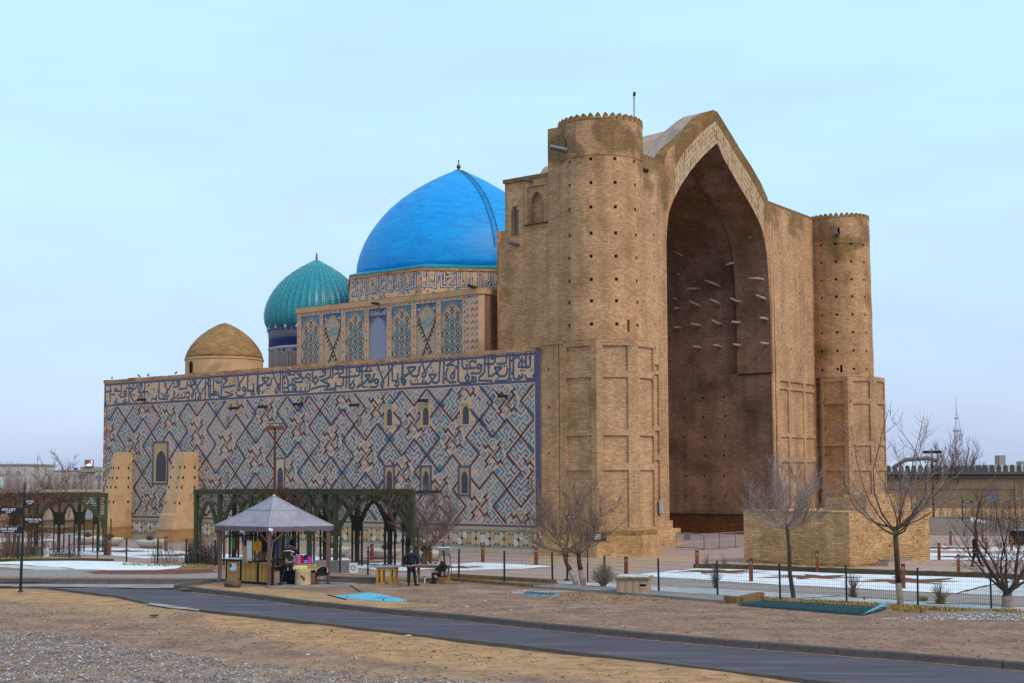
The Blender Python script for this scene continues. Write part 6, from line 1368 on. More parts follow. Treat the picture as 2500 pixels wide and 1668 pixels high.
vines(pl_,[(PL2*.62,-.1,3.85,.9,.22,260),(PL2*.5,-.1,2.6,.4,.8,260),(PL2*.58,-.1,1.4,.35,.6,180),(PL2*.45,-.1,3.9,.8,.2,150),(PL2*.7,0,3.6,.4,.2,100),(PL2*.36,0,2.0,.3,.9,150),(PL2*.8,0,3.95,.8,.08,70),(PL2*.33,0,3.8,.5,.3,120)],12)
# tangled bare hedge behind the fence left of the kiosk
def tangle(name,pa,pb,h,n,lab,mats,seed,w=.8):
    r=random.Random(seed); q=MB(); a=Vector(pa);b_=Vector(pb)
    for _ in range(n):
        p=a.lerp(b_,r.random()); x=p.x+r.gauss(0,.2); y=p.y+r.gauss(0,w*.3); z=0; pts=[(x,y,0)]; hh=h*r.uniform(.5,1.05)
        for k in range(1,5): x+=r.gauss(0,.08); y+=r.gauss(0,.06); pts.append((x,y,hh*k/4))
        q.tube(pts,[.012,.010,.008,.006,.003],r.choice(mats),3,cap=False)
    return q.build(name,label=lab,cat='shrub',fix=False)
tangle('bare_hedge',(-18.838,75.821),(-16.788,74.317),1.5,420,'tangled reddish bare hedge left of the kiosk behind the fence',('twig_red','vine'),5)
tangle('bare_hedge',(-21.113,76.67),(-19.561,75.864),1.7,60,'sparse leafless shrub before the second buttress',('twig_brown',),6)
tangle('bare_hedge',(-29.784,83.46),(-27.012,82.03),1.2,120,'sparse reddish bare shrub inside the left pergola',('twig_red','vine'),7)
tangle('bare_hedge',(-32.117,81.948),(-30.54,81.847),1.9,260,'tangled bare shrub under the left end of the pergola',('twig_red','twig_brown'),8)
# ================================================================ KIOSK
kF=Vector((-11.085,59.59)); kL=Vector((-13.773,61.522)); kR=Vector((-8.541,60.581)); kC=(kL+kR)/2
ex=(kR-kF); ey=(kL-kF); KW=ex.length; KD=ey.length
krz=math.atan2(ex.y,ex.x)
exn=ex.normalized(); eyn=ey.normalized()
kio=empty('market_kiosk',(kF.x,kF.y,.05),0,'souvenir kiosk with grey pyramid canvas roof on brown wooden posts','kiosk')
def kp(s,t,z=0): v=exn*s+eyn*t; return (v.x,v.y,z)      # kiosk plan coordinates: s along right side, t along left side
TE=2.55
for (s,t,m_) in ((0,0,'brown_post'),(KW,0,'brown_post'),(0,KD,'brown_post'),(KW,KD,'brown_post2')):
    q=MB(); p=kp(s,t); q.box(p[0]-.075,p[0]+.075,p[1]-.075,p[1]+.075,-.05,TE+.08,m_); q.build('post',kio)
def bar(mb,a,b_,r,mat,n=4): mb.tube([a,b_],r,mat,n)
q=MB()
for (a,b_) in (((0,0),(KW,0)),((0,0),(0,KD)),((KW,0),(KW,KD)),((0,KD),(KW,KD))): bar(q,kp(*a,TE),kp(*b_,TE),.05,'brown_post2')
q.build('eave_beam',kio)
for (a,b_) in (((0,0),(.75,0)),((0,0),(0,.75)),((KW,0),(KW-.7,0)),((0,KD),(0,KD-.75)),((0,KD),(.75,KD)),((KW,KD),(KW-.75,KD))):
    q=MB(); bar(q,kp(*a,1.85),kp(*b_,2.5),.035,'brace'); q.build('brace',kio)
q=MB(); ov=.14; pk=kp(KW*.5,KD*.5,4.06); cs=[kp(-ov,-ov,TE+.12),kp(KW+ov,-ov,TE+.12),kp(KW+ov,KD+ov,TE+.12),kp(-ov,KD+ov,TE+.12)]
for i in range(4):
    a,b_=Vector(cs[i]),Vector(cs[(i+1)%4]); P_=Vector(pk); n=8
    for j in range(n):
        for k in range(n):
            def sp3(u_,v_):
                base=a.lerp(b_,u_); p=base.lerp(P_,v_); sag=-.10*math.sin(math.pi*u_)*(1-v_)*math.sin(math.pi*min(1,v_+.25))-.05*math.sin(math.pi*v_); p.z+=sag+.012*nz(p.x*3,p.y*3,i); return p
            q.face([sp3(j/n,k/n),sp3((j+1)/n,k/n),sp3((j+1)/n,(k+1)/n),sp3(j/n,(k+1)/n)],'canvas')
q.build('canvas_roof',kio,smooth=True)
q=MB()
for i in range(4):
    a=Vector(cs[i]);P_=Vector(pk); pts=[a.lerp(P_,v_/8)+Vector((0,0,.012-.05*math.sin(math.pi*v_/8))) for v_ in range(9)]; q.tube(pts,.022,'canvas_seam',5)
for i in range(2):
    a,b_=Vector(cs[(i*3)%4]).lerp(Vector(pk),.56),Vector(cs[(i*3+1)%4]).lerp(Vector(pk),.56); q.tube([a+Vector((0,0,-.02)),a.lerp(b_,.5)+Vector((0,0,-.06)),b_+Vector((0,0,-.02))],.018,'canvas_seam',4)
q.tube([Vector(pk)-Vector((0,0,.02)),Vector(pk)+Vector((0,0,.07))],[.09,.03],'canvas_seam',7)
q.build('roof_seams',kio)
q=MB()
for i in range(4):
    a,b_=Vector(cs[i]),Vector(cs[(i+1)%4]); n=14
    for j in range(n):
        h0=.23+.03*math.sin(j*2.1+i); h1=.23+.03*math.sin((j+1)*2.1+i); p=a.lerp(b_,j/n);r_=a.lerp(b_,(j+1)/n); q.face([p-Vector((0,0,h0)),r_-Vector((0,0,h1)),r_,p],'canvas_edge')
q.build('valance',kio,fix=False)
q=MB(); q.tube([kp(-.16,-.16,2.56),kp(.0,-.2,2.5)],.07,'sign_white',6); q.build('tied_knot',kio)
# counter: along the left side (s=0.35.. from t .2..KD) and panels of pine boards, each board a part
cnt_=empty('kiosk_counter',(kF.x,kF.y,.05),0,'L-shaped pine board counter with black top under the kiosk roof','counter')
def boards(root,a,b_,z0,z1,n,mats=('pine','pine2')):
    a=Vector(a);b_=Vector(b_); t=(b_-a); L=t.length; t.normalize(); nn=Vector((-t.y,t.x,0))
    for i in range(n):
        m=a+t*(L*(i+.5)/n); w=L/n*.47; q=MB(); q.obox((0,0,0),t*w,nn*.012,(0,0,(z1-z0)/2),mats[i%2]); q.build('board',root,loc=(m.x,m.y,(z0+z1)/2))
A0=kp(.35,KD-.05);A1=kp(.5,2.45) ; B1=kp(.45,.2)
boards(cnt_,kp(.22,KD-.2),kp(.22,KD-1.0),.12,1.02,6)
boards(cnt_,kp(.25,KD-1.15),kp(.25,KD-2.15),.12,.98,6); boards(cnt_,kp(.25,KD-2.3),kp(.25,.25),.12,.98,6)
q=MB()
for t in (KD-.12,KD-1.07,KD-2.22,.12): p=kp(.26,t); q.box(p[0]-.05,p[0]+.05,p[1]-.05,p[1]+.05,0,1.02,'frame_dark')
a=Vector(kp(.2,KD));b_=Vector(kp(.2,0)); 
q.obox(Vector(kp(.45,KD/2,1.05)),eyn.to_3d()*KD/2,exn.to_3d()*.3,(0,0,.03),'frame_dark'); q.obox(Vector(kp(.45,KD/2,.06)),eyn.to_3d()*KD/2*.96,exn.to_3d()*.2,(0,0,.05),'frame_dark')
q.build('frame',cnt_)
q=MB(); q.obox(Vector(kp(.42,KD-.55,1.13)),eyn.to_3d()*.5,exn.to_3d()*.3,(0,0,.02),'sign_white'); q.build('tray_top',cnt_)
# right part of the counter, dark interior shelf with boards behind
boards(cnt_,kp(.5,1.05),kp(1.9,1.5),.05,.75,8,('brown_post2','brown_post2'))
q=MB(); q.obox(Vector(kp(1.2,1.3,1.08)),Vector(kp(1.4,.55)).normalized()*.75,(0,.25,0),(0,0,.03),'frame_dark'); q.obox(Vector(kp(1.2,1.3,.8)),Vector(kp(1.4,.55)).normalized()*.72,(0,.22,0),(0,0,.03),'brace'); q.build('shelf',cnt_)
# poster on the counter end
q=MB(); m=Vector(kp(.20,KD-.62,.0)); 
q.obox((0,0,.74),eyn.to_3d()*.20,exn.to_3d()*.006,(0,0,.17),'poster'); q.obox((0,0,.52),eyn.to_3d()*.20,exn.to_3d()*.008,(0,0,.055),'poster_green')
q.obox(eyn.to_3d()*.14+Vector((0,0,.8))-exn.to_3d()*.008,eyn.to_3d()*.05,exn.to_3d()*.004,(0,0,.09),'c_navy'); q.obox(eyn.to_3d()*.10+Vector((0,0,.64))-exn.to_3d()*.009,eyn.to_3d()*.09,exn.to_3d()*.004,(0,0,.03),'sign_white')
q.obox(Vector((0,0,.52))-exn.to_3d()*.010,eyn.to_3d()*.15,exn.to_3d()*.004,(0,0,.012),'sign_white')
o=q.build('poster',None,label='blue and green poster on the end of the pine counter',cat='poster',loc=(kF.x+m.x,kF.y+m.y,.06))
# goods
def thing_mb(name,q,lab,cat,group=None,loc=(0,0,0),smooth=False,rz=0):
    o=q.build(name,None,label=lab,cat=cat,group=group,loc=loc,smooth=smooth); o.rotation_euler=(0,0,rz); return o
def kw(s,t,z): v=kp(s,t); return (kF.x+v[0],kF.y+v[1],z+.05)
rail=MB(); rail.tube([kp(.15,.2,2.15),kp(.15,KD-.1,2.15)],.02,'black_metal',5); rail.tube([kp(KW*.55,KD-.3,2.1),kp(KW-.3,KD-.3,2.1)],.02,'black_metal',5); rail.tube([kp(.3,KD-.4,2.2),kp(KW-.3,KD-.4,2.2)],.02,'black_metal',5); rail.build('hanging_rail',kio)
def hang(name,s,t,z1,z0,w,mat,lab,cat,group,flare=1.0,dirv=None,n=3,seed=0):
    r=random.Random(seed); q=MB(); d=(dirv or eyn.to_3d())
    for k in range(n):
        x=(k-(n-1)/2)*w*1.05/n; pts=[]
        m=5
        for j in range(m+1):
            f=j/m; pts.append(d*(x*(1+(flare-1)*f)+.012*math.sin(f*7+k+seed))+Vector((0,0,-(z1-z0)*f*r.uniform(.97,1))))
        q.tube(pts,[w/n*.35]+[w/n*.5]*(m-1)+[w/n*.3],mat,5)
    return thing_mb(name,q,lab,cat,group,kw(s,t,z1))
HG=[('bead_string','c_green','bundle of green prayer beads hanging at the left of the kiosk','beads',KD-.75,2.1,1.55,.16,3),('bead_string','c_red','bundle of dark red beads hanging right of the green ones','beads',KD-1.03,2.15,1.5,.14,3),('scarf','c_white','narrow white ribbon hanging between red beads and horsetails','ribbon',KD-1.25,2.15,1.65,.07,1),
 ('whip','c_brown','dark brown horsetail whip hanging left of the white ropes','whip',KD-1.42,2.2,1.3,.10,2),('whip','c_tan','straw-coloured grass bundle hanging below the whips','grass bundle',KD-1.55,1.75,.85,.28,5)]
for i,(nm,mt,lab,cat,t,z1,z0,w,n) in enumerate(HG): hang(nm,.12,t,z1,z0,w,mt,lab,cat,None,1.4,None,n,i)
for i in range(6): hang('rope_tassel',.10,KD-1.72-.055*i,2.0,1.05,.05,'c_white','white rope tassel in the white cluster hanging over the counter','tassel','white rope tassels hanging in the kiosk',1.3,None,2,i)
for i in range(9): hang('bead_string',.10,KD-2.12-.062*i,1.98,1.52,.05,'c_gold' if i not in(4,5) else 'c_orange','amber bead string hanging right of the white tassels' if i not in(4,5) else 'deep orange bead string among the amber ones','beads','amber bead strings hanging in the kiosk' if i not in (4,5) else 'orange bead strings hanging in the kiosk',1,None,1,i)
for i in range(10): hang('leather_cord',.14,KD-2.10-.07*i,1.55,1.1,.045,'c_brown','thin dark leather cord hanging below the amber beads','cord','leather cords hanging under the beads',1.2,None,2,i+30)
for i in range(3): hang('black_bag',.12,.55-.12*i,2.0,1.5,.12,'c_black','small black pouch hanging beside the front kiosk post, '+('nearest to it','second from it','third from it')[i],'pouch','black pouches hanging by the front post',1,None,2,i)
for i in range(4): hang('bead_string',.5,KD-.25-.1*i,2.1,1.3+.1*i,.07,('c_red','c_navy','c_brown','c_crim')[i],('crimson bead strand at the left post','navy bead strand at the left post','brown bead strand near the left post','dark crimson bead strand near the left post')[i],'beads',None,1,None,2,i)
dr=exn.to_3d()
for i,(mt,lab) in enumerate([('c_brown','brown shawl hanging behind the standing shopper'),('c_tan','tan shawl hanging in the back of the kiosk'),('c_brown','second brown shawl in the back of the kiosk'),('c_navy','navy scarf hanging left of the bright blue one'),('c_blue','bright blue scarf hanging at the back right'),('c_tan','ochre scarf hanging between blue and pale scarves'),('c_brown','brown scarf right of the ochre scarf'),('c_sky','pale blue scarf hanging at the right end'),('c_grey','grey scarf at the right end of the rail')]):
    hang('scarf',KW*.62+i*.165,KD-.45,2.12,1.0+.1*math.sin(i*2),.15,mt,lab,'scarf','scarves hanging at the back right of the kiosk',1,dr,3,i)
for i in range(7): hang('dark_garland',KW*.2+i*.22,KD-.35,2.35,1.75+.2*math.sin(i*3),.16,'c_brown','dark brown garland hanging under the canvas at the back','garland','dark garlands at the back of the kiosk',1,dr,3,i+3)
def stack(s,t,z,cols,lab,r0=.13):
    q=MB(); z0=0
    for c_ in cols: q.lathe([(r0*.8,z0),(r0,z0+.02),(r0,z0+.06),(r0*.85,z0+.085)],c_,14); z0+=.087
    q.lathe([(r0*.75,z0),(r0*.5,z0+.05),(.01,z0+.07)],cols[-1],14)
    return thing_mb('hat_stack',q,lab,'hats','stacks of felt hats on the wooden crate',kw(s,t,z),True)
stack(KW*.58,.65,.98,['c_grey']*3,'grey felt hat stack at the left of the row')
stack(KW*.645,.62,.92,['c_rose','c_pink','c_rose','c_pink'],'tall pink and rose felt hat stack',.15); stack(KW*.72,.66,.92,['c_crim']*4,'crimson felt hat stack'); stack(KW*.775,.62,.92,['c_teal','c_teal','c_navy','c_navy'],'teal and navy felt hat stack',.11); stack(KW*.83,.6,.92,['c_magenta']*3,'bright magenta felt hat stack',.12)
q=MB()
q.obox((0,0,.30),dr*.50,eyn.to_3d()*.25,(0,0,.30),'frame_dark')
o=thing_mb('stand',q,'dark box stand carrying the wooden crate','box',None,kw(KW*.71,.62,0))
cr_=empty('wooden_crate',kw(KW*.71,.55,.60),0,'pale slatted wooden crate holding the felt hats','crate')
for k in range(4):
    q=MB(); q.obox((0,0,.04+k*.075),dr*.48,eyn.to_3d()*.26,(0,0,.030),'crate_wood'); q.build('slat',cr_)
# log stool with yellow box
q=MB(); q.lathe([(.40,0),(.37,.08),(.355,.6),(.365,.74),(.0,.745)],'stump_in',20,(0,0),ripple=lambda g,t:1+.03*math.sin(3*g+1)); q.tube([(-.02,-.37,.32),(.0,-.30,.33)],[.13,.11],'c_brown',9); q.tube([(-.1,-.365,.46),(.0,-.30,.45)],[.04,.03],'c_brown',6); thing_mb('tree_stump',q,'pale barkless tree stump with a knot before the kiosk','stump',None,kw(KW*.56,-.02,-.03),True,R(10))
q=MB(); q.box(-.32,.30,-.2,.2,0,.10,'yellow_box'); q.box(-.30,.28,-.18,.18,.10,.14,'yellow_box',tz=.02); thing_mb('tray',q,'pale yellow shallow box on the tree stump','box',None,kw(KW*.52,-.02,.72),rz=R(5))
q=MB(); q.lathe([(.28,0),(.25,.1),(.24,.62),(.0,.63)],'wood_old',14); thing_mb('tree_stump',q,'tall grey stump standing behind the walking shopper','stump',None,kw(KW*.18,.35,0),True)
q=MB(); q.lathe([(.30,0),(.24,.15),(.26,.5),(.0,.52)],'c_brown',12); thing_mb('tree_stump',q,'dark forked stump between the pale stump and the chair','stump',None,kw(KW*.75,.12,0),True)
q=MB(); q.tube([(-.38,0,.16),(.0,0,.17),(.38,0,.16)],[.165,.17,.16],'bark_log',14); q.tube([(.375,0,.16),(.39,0,.16)],[.15,.145],'brace',14); q.tube([(.385,0,.16),(.395,0,.16)],[.06,.05],'c_brown',8)
thing_mb('log',q,'short round log lying before the left end of the kiosk','log',None,(*(-12.713,59.449),.0),True,R(-28))
# black chair with yellow trim
ch=empty('chair',kw(KW*.86,-.12,0),R(25),'black tub chair with yellow piping at the right post','chair')
q=MB(); q.lathe([(.05,.40),(.26,.40),(.29,.46),(.27,.50),(.0,.50)],'c_black',14,sx=1,sy=1); q.build('seat',ch,smooth=True)
q=MB(); 
pts=[(.27*math.cos(R(a)),.27*math.sin(R(a)),.80-.22*abs((a-60)/100)**1.4) for a in range(-50,171,20)]
for i in range(len(pts)-1):
    a,b_=pts[i],pts[i+1]; q.face([(a[0]*.9,a[1]*.9,.46),(b_[0]*.9,b_[1]*.9,.46),b_,a],'c_black'); q.face([(a[0]*.84,a[1]*.84,.46),(b_[0]*.84,b_[1]*.84,.46),(b_[0]*.94,b_[1]*.94,b_[2]),(a[0]*.94,a[1]*.94,a[2])],'c_black')
q.build('backrest',ch); q=MB(); q.tube(pts,.018,'yellow_box',5); q.build('piping',ch)
for a in ((-.2,-.2),(.2,-.2),(.2,.2),(-.2,.2)):
    q=MB(); q.tube([(a[0]*.8,a[1]*.8,.42),(a[0]*1.15,a[1]*1.15,0)],.014,'black_metal',5); q.build('leg',ch)
q=MB(); q.tube([kw(KW*.9,-.25,.02),kw(KW*1.05,-.5,.0),kw(KW*1.2,-.55,-.02),(*(-6.59,56.677),.02)],.018,'c_black',5); thing_mb('cable',q,'black cable trailing from the kiosk to the right','cable')
# ================================================================ VENDOR TABLES
def vtable(pa,pb,lab,ht=.86,wd=.7):
    a=Vector(pa);b_=Vector(pb); L=(b_-a).length; rz=math.atan2(b_.y-a.y,b_.x-a.x); o=frame_at(pa,rz,'vendor_table',lab,'table')
    q=MB(); q.box(-.15,L+.15,-.05,wd,ht-.03,ht,'c_grey'); q.build('tabletop',o); q=MB(); q.box(-.05,L+.05,0,.04,ht-.13,ht-.03,'table_wood'); q.box(-.05,L+.05,wd-.1,wd-.06,ht-.13,ht-.03,'table_wood'); q.build('apron',o)
    for x in (0,L-.22):
        for y in (.02,wd-.14):
            for dx in (0,.22):
                q=MB(); q.box(x+dx-.045,x+dx+.045,y,y+.08,0,ht-.1,'table_wood'); q.build('leg',o)
            q=MB(); q.box(x-.1,x+.34,y-.01,y+.09,0,.07,'table_wood'); q.build('foot_bar',o)
    return o,L,rz
t1,L1,r1=vtable((-6.28,60.699),(-5.442,60.658),'left trestle table with yellow wooden legs and grey top',.80)
t2,L2_,r2=vtable((-4.886,62.027),(-3.227,61.473),'right trestle table with yellow legs beside the seated man',.80)
p1=Vector((-6.28,60.699)); 
q=MB(); q.box(-.45,.75,-.1,.55,0,.05,'plaque'); q.box(-.42,.72,-.07,.52,.05,.075,'c_grey'); 
for k in range(5): q.box(-.2+k*.15,-.12+k*.15,.05,.2,.075,.13,('c_navy','c_blue','c_white','c_black','c_brown')[k])
thing_mb('display_tray',q,'pale grey display tray on the left table end','tray',None,(p1.x,p1.y+.1,.80),rz=r1)
r=random.Random(4)
q=MB()
for k in range(26): a=r.uniform(0,6.28); d=r.uniform(0,.28); q.tube([(d*math.cos(a),d*.5*math.sin(a),0),(d*math.cos(a)+r.uniform(-.08,.08),d*.5*math.sin(a),r.uniform(.06,.16))],[.05,.02],r.choice(('c_black','c_black','c_brown','c_tan','c_orange' if k==0 else 'skin')),5)
thing_mb('souvenir_pile',q,'pile of dark and tan souvenirs on the left table','souvenirs',None,(p1.x+1.25,p1.y+.2,.81))
p2=Vector((-4.886,62.027))
for i,(x,l) in enumerate(((.25,'small grey tray of trinkets on the right table, behind the standing man'),(.75,'grey tray of trinkets in the middle of the right table'),(1.2,'open notebook and trinkets beside the seated man'))):
    q=MB(); q.box(-.18,.2,0,.35,0,.04,('plaque','c_grey','paper')[i]); 
    for k in range(6): q.box(-.15+k*.06,-.11+k*.06,.05,.12,.04,.04+.06*r.random()+.02,r.choice(('c_black','c_white','c_red','c_navy')))
    thing_mb('trinket_tray',q,l,'tray',None,(p2.x+x*.9,p2.y+.15,.80),rz=r2)
# low stool, white easel board and leaning black pole
q=MB(); q.box(-.22,.22,-.15,.15,.28,.32,'c_grey'); 
for a in ((-.18,-.1),(.18,-.1),(.18,.1),(-.18,.1)): q.box(a[0]-.02,a[0]+.02,a[1]-.02,a[1]+.02,0,.28,'sign_white')
thing_mb('low_stool',q,'low stool between the two vendor tables','stool',None,(*(-4.291,61.292),0))
eb=empty('display_board',(*(-3.348,64.168),0),R(-12),'slanted pale display board behind the seated man','display board')
q=MB(); q.obox((-.05,.25,1.28),(.30,0,.0),(0,.03,.02),(0,-.13,.22),'paper'); q.build('panel',eb)
q=MB(); q.tube([(-.15,.3,1.65),(.12,-.15,.0)],.045,'frame_dark',6); q.build('pole',eb); q=MB(); q.tube([(.2,.3,1.2),(.25,.5,0)],.02,'frame_dark',5); q.build('leg',eb)
# ---- blue plastic sheet, gratings, brick box
bs=[(-7.484,54.801),(-6.169,56.07),(-5.617,55.469),(-4.975,54.143),(-4.249,52.702),(-4.437,52.2),(-4.732,52.212),(-5.306,52.405),(-6.364,53.311),(-6.805,53.506)]
q=MB(); q.face([(x,y,.03+.02*nz(x,y,0,2)) for x,y in bs],'sheet_blue'); 
for i in range(len(bs)): a=bs[i];b_=bs[(i+1)%len(bs)]; q.face([(a[0],a[1],0),(b_[0],b_[1],0),(b_[0],b_[1],.03+.02*nz(*b_,0,2)),(a[0],a[1],.03+.02*nz(*a,0,2))],'sheet_blue')
a=Vector((-5.798,53.463)); b_=Vector((-4.807,53.598)); q.tube([(a.x,a.y,.035),((a.x+b_.x)/2,(a.y+b_.y)/2-.05,.05),(b_.x,b_.y,.035)],[.005,.05,.005],'c_sky',4)
q.build('plastic_sheet',label='light blue plastic sheet lying on the sand right of the kiosk',cat='plastic sheet',fix=False)
q=MB(); a=Vector((-7.796,55.187)); b_=Vector((-6.76,53.153)); q.tube([(a.x,a.y,.02),(b_.x,b_.y,.02)],.025,'c_black',5); thing_mb('black_rod',q,'black rod lying at the left edge of the blue sheet','rod')
gp=[(8.623,50.201),(9.787,51.443),(13.84,48.546),(12.387,46.416)]
gr=empty('pit_grating',(gp[0][0],gp[0][1],0),0,'large teal metal grating over a pit beside the dry grass','grating')
P0=[Vector(p)-Vector(gp[0]) for p in gp]
q=MB(); q.face([(p.x,p.y,.012) for p in P0],'teal_dark'); q.build('pit_cover',gr)
for i in range(34):
    t=(i+.5)/34; a=P0[0].lerp(P0[3],t); b_=P0[1].lerp(P0[2],t); q=MB(); q.tube([(a.x,a.y,.06),(b_.x,b_.y,.06)],.014,'teal_bar',4); q.build('bar',gr)
for i in range(4):
    a=P0[i];b_=P0[(i+1)%4]; q=MB(); q.tube([(a.x,a.y,.07),(b_.x,b_.y,.07)],.03,'teal_bar',4); q.build('edge_rail',gr)
q=MB(); a=P0[3];b_=P0[2]; q.tube([(a.x,a.y,.05),(b_.x,b_.y,.27),(b_.x,b_.y,0)],.025,'sheet_blue',5); q.tube([(a.x,a.y,.05),(b_.x,b_.y,.19)],.02,'sheet_blue',5); q.build('side_frame',gr)
sp_=[(0.451,55.486),(0.839,55.854),(1.941,54.947),(1.666,54.402),(0.568,55.008)]
q=MB(); q.face([(x,y,.06) for x,y in sp_],'teal_bar'); 
for i in range(len(sp_)): a=sp_[i];b_=sp_[(i+1)%len(sp_)]; q.face([(a[0],a[1],0),(b_[0],b_[1],0),(b_[0],b_[1],.06),(a[0],a[1],.06)],'sheet_blue')
q.build('pit_cover',label='small teal metal cover left of the concrete slab',cat='cover',fix=False)
wb=Vector((5.123,55.374)); well=empty('brick_box',(wb.x,wb.y,.09),R(-14),'square box of pinkish flat bricks with a stone cap and slot','brick box')
WX=.62;WY=.45
for r_ in range(6):
    for side_ in range(4):
        n=4 if side_%2==0 else 3; L=2*(WX if side_%2==0 else WY)
        for k in range(n):
            x=-L/2+L*(k+.5)/n
            if side_==0 and r_==3 and k==n-1: continue
            q=MB(); c_=((x,-WY),(WX,x),(x,WY),(-WX,x))[side_]; ax=(L/n/2-.006,.05) if side_%2==0 else (.05,L/n/2-.006)
            q.box(-ax[0],ax[0],-ax[1],ax[1],0,.082,'brick_pink'); q.build('brick',well,loc=(c_[0],c_[1],r_*.09))
q=MB(); q.box(-WX+.06,WX-.06,-WY+.06,WY-.06,0,.53,'hole_shade'); q.build('core',well)
q=MB(); q.box(-WX-.10,WX+.10,-WY-.1,WY+.1,.54,.60,'stone_cap'); q.box(-WX-.13,WX+.13,-WY-.13,WY+.13,.60,.67,'stone_cap',tz=.02); q.box(-WX-.05,WX+.05,-WY-.05,WY+.05,.67,.70,'snow_grit',tz=.05); q.build('stone_cap',well)
# ---- finger signposts
def label_text(root,txt,x,y,z,size,rz,mat='sign_white',front=-1,name='lettering',ext=.004):
    cu=bpy.data.curves.new('t','FONT'); cu.body=txt; cu.size=size; cu.extrude=ext; cu.align_x='CENTER'; cu.align_y='CENTER'; cu.offset=size*.012
    t=bpy.data.objects.new('t',cu); C.objects.link(t); dg=bpy.context.evaluated_depsgraph_get(); me=bpy.data.meshes.new_from_object(t.evaluated_get(dg)); bpy.data.objects.remove(t); bpy.data.curves.remove(cu)
    me.materials.clear(); me.materials.append(MT[mat]); o=bpy.data.objects.new(name,me); C.objects.link(o); o.parent=root; o.location=(x,y,z); o.rotation_euler=(R(90),0,rz); return o
sp0=Vector((-22.022,58.602))
sg=empty('signpost',(sp0.x,sp0.y,-.1),R(-16),'tall black finger signpost with white lettering at the far left','signpost')
sg.rotation_euler=(0,R(1.1),0)
q=MB(); q.tube([(0,0,0),(0,0,.06)],[.14,.10],'black_metal',12); q.tube([(0,0,.05),(0,0,1.4)],.062,'black_metal',12); q.tube([(0,0,1.4),(0,0,1.46)],.07,'black_metal',12); q.tube([(0,0,1.46),(0,0,2.9)],.05,'black_metal',12); q.tube([(0,0,2.9),(0,0,2.95)],.06,'black_metal',12); q.tube([(0,0,2.95),(0,0,4.6)],.04,'black_metal',10); q.tube([(0,0,4.6),(0,0,4.68),(0,0,4.78),(0,0,4.86)],[.045,.06,.05,.03],'corten_cap',8)
q.build('pole',sg)
def finger(root,z,L,sgn,h,txt,sub,tx,size,notch=True):
    q=MB(); x0=.03*sgn; x1=L*sgn; tip=(L-.12 if notch else L)*sgn
    prof=[(x0,z-h/2),(tip,z-h/2),(x1,z),(tip,z+h/2),(x0,z+h/2)]
    q.idx([(x,-.02,zz) for x,zz in prof]+[(x,.02,zz) for x,zz in prof],[(0,1,2,3,4),(9,8,7,6,5)]+[(i,5+i,5+(i+1)%5,(i+1)%5) for i in range(5)],'black_metal'); o=q.build('sign_arm',root)
    label_text(o,txt,tx,-.026,z+.03,size,0); 
    if sub: label_text(o,sub,tx,-.026,z-h*.27,size*.45,0)
finger(sg,4.00,.50,1,.24,'MÝZEI','MUSEUM',.27,.12); finger(sg,3.62,1.5,-1,.30,'HYLUET','HILVET',-.66,.17); finger(sg,3.20,.75,1,.27,'ETNO AUYL','ETHNO VILLAGE',.47,.135); finger(sg,2.76,1.5,-1,.30,'JUMA MESIT','FRIDAY MOSQUE',-.66,.16)
s2=Vector((3.529,61.611)); sg2=empty('signpost',(s2.x,s2.y,0),0,'thin black signpost with a grey-lettered arrow beside the twin-trunk tree','signpost')
q=MB(); q.tube([(0,0,0),(0,0,.9)],.035,'black_metal',8); q.tube([(0,0,.9),(0,0,2.55)],.022,'black_metal',8); q.build('pole',sg2)
q=MB(); q.obox((.45,0,2.1),(.43,0,0),(0,.015,0),(0,0,.19),'black_metal'); q.build('sign_plate',sg2)
q=MB(); 
for k in range(3): q.obox((.42+.03*k,-.02,2.2-.09*k),(.24-.04*k,0,0),(0,.004,0),(0,0,.022),'sign_white')
q.tube([(.78,-.02,2.1),(.78,-.024,2.1)],.07,'lattice',10); q.build('lettering',sg2)
s3=Vector((2.598,62.375)); sg3=empty('signpost',(s3.x,s3.y,0),0,'black pole with a small green-white sign behind the twin trunks','signpost')
q=MB(); q.tube([(0,0,0),(0,0,.08),(0,0,.1)],[.16,.13,.05],'black_metal',8); q.tube([(0,0,.1),(0,0,1.6)],.05,'black_metal',8); q.tube([(0,0,1.6),(0,0,3.1)],.022,'black_metal',6); q.build('pole',sg3); q=MB(); q.obox((.25,0,3.0),(.26,0,0),(0,.015,0),(0,0,.08),'frame_dark'); q.obox((.2,-.02,3.0),(.16,0,0),(0,.004,0),(0,0,.025),'sign_white'); q.build('sign_plate',sg3)
# ---- lamp posts
lp=Vector((-12.481,68.446)); lm=empty('lamp_post',(lp.x,lp.y,0),0,'tall rusty lamp post with twin floodlights behind the kiosk','lamp post')
q=MB(); q.tube([(0,0,0),(0,0,7.6)],[.075,.055],'corten_cap',8); q.build('pole',lm)
for x in (-.26,.26):
    q=MB(); q.obox((x,0,7.55),(.20,0,0),(0,.16,0),(0,0,.09),'corten'); q.obox((x,-.02,7.66),(.18,0,0),(0,.12,0),(0,0,.015),'lattice'); q.tube([(x*.9,0,7.8),(x,0,7.64)],.015,'black_metal',4); q.build('floodlight',lm)
q=MB(); q.tube([(-.45,0,7.8),(.45,0,7.8)],.02,'corten_cap',5); q.build('cross_arm',lm)
lp=Vector((40.132,124.423)); lm=empty('lamp_post',(lp.x,lp.y,0),0,'distant brown lamp post with twin lamps before the far wall','lamp post')
q=MB(); q.tube([(0,0,0),(0,0,7.4)],[.09,.065],'corten_cap',6); q.build('pole',lm)
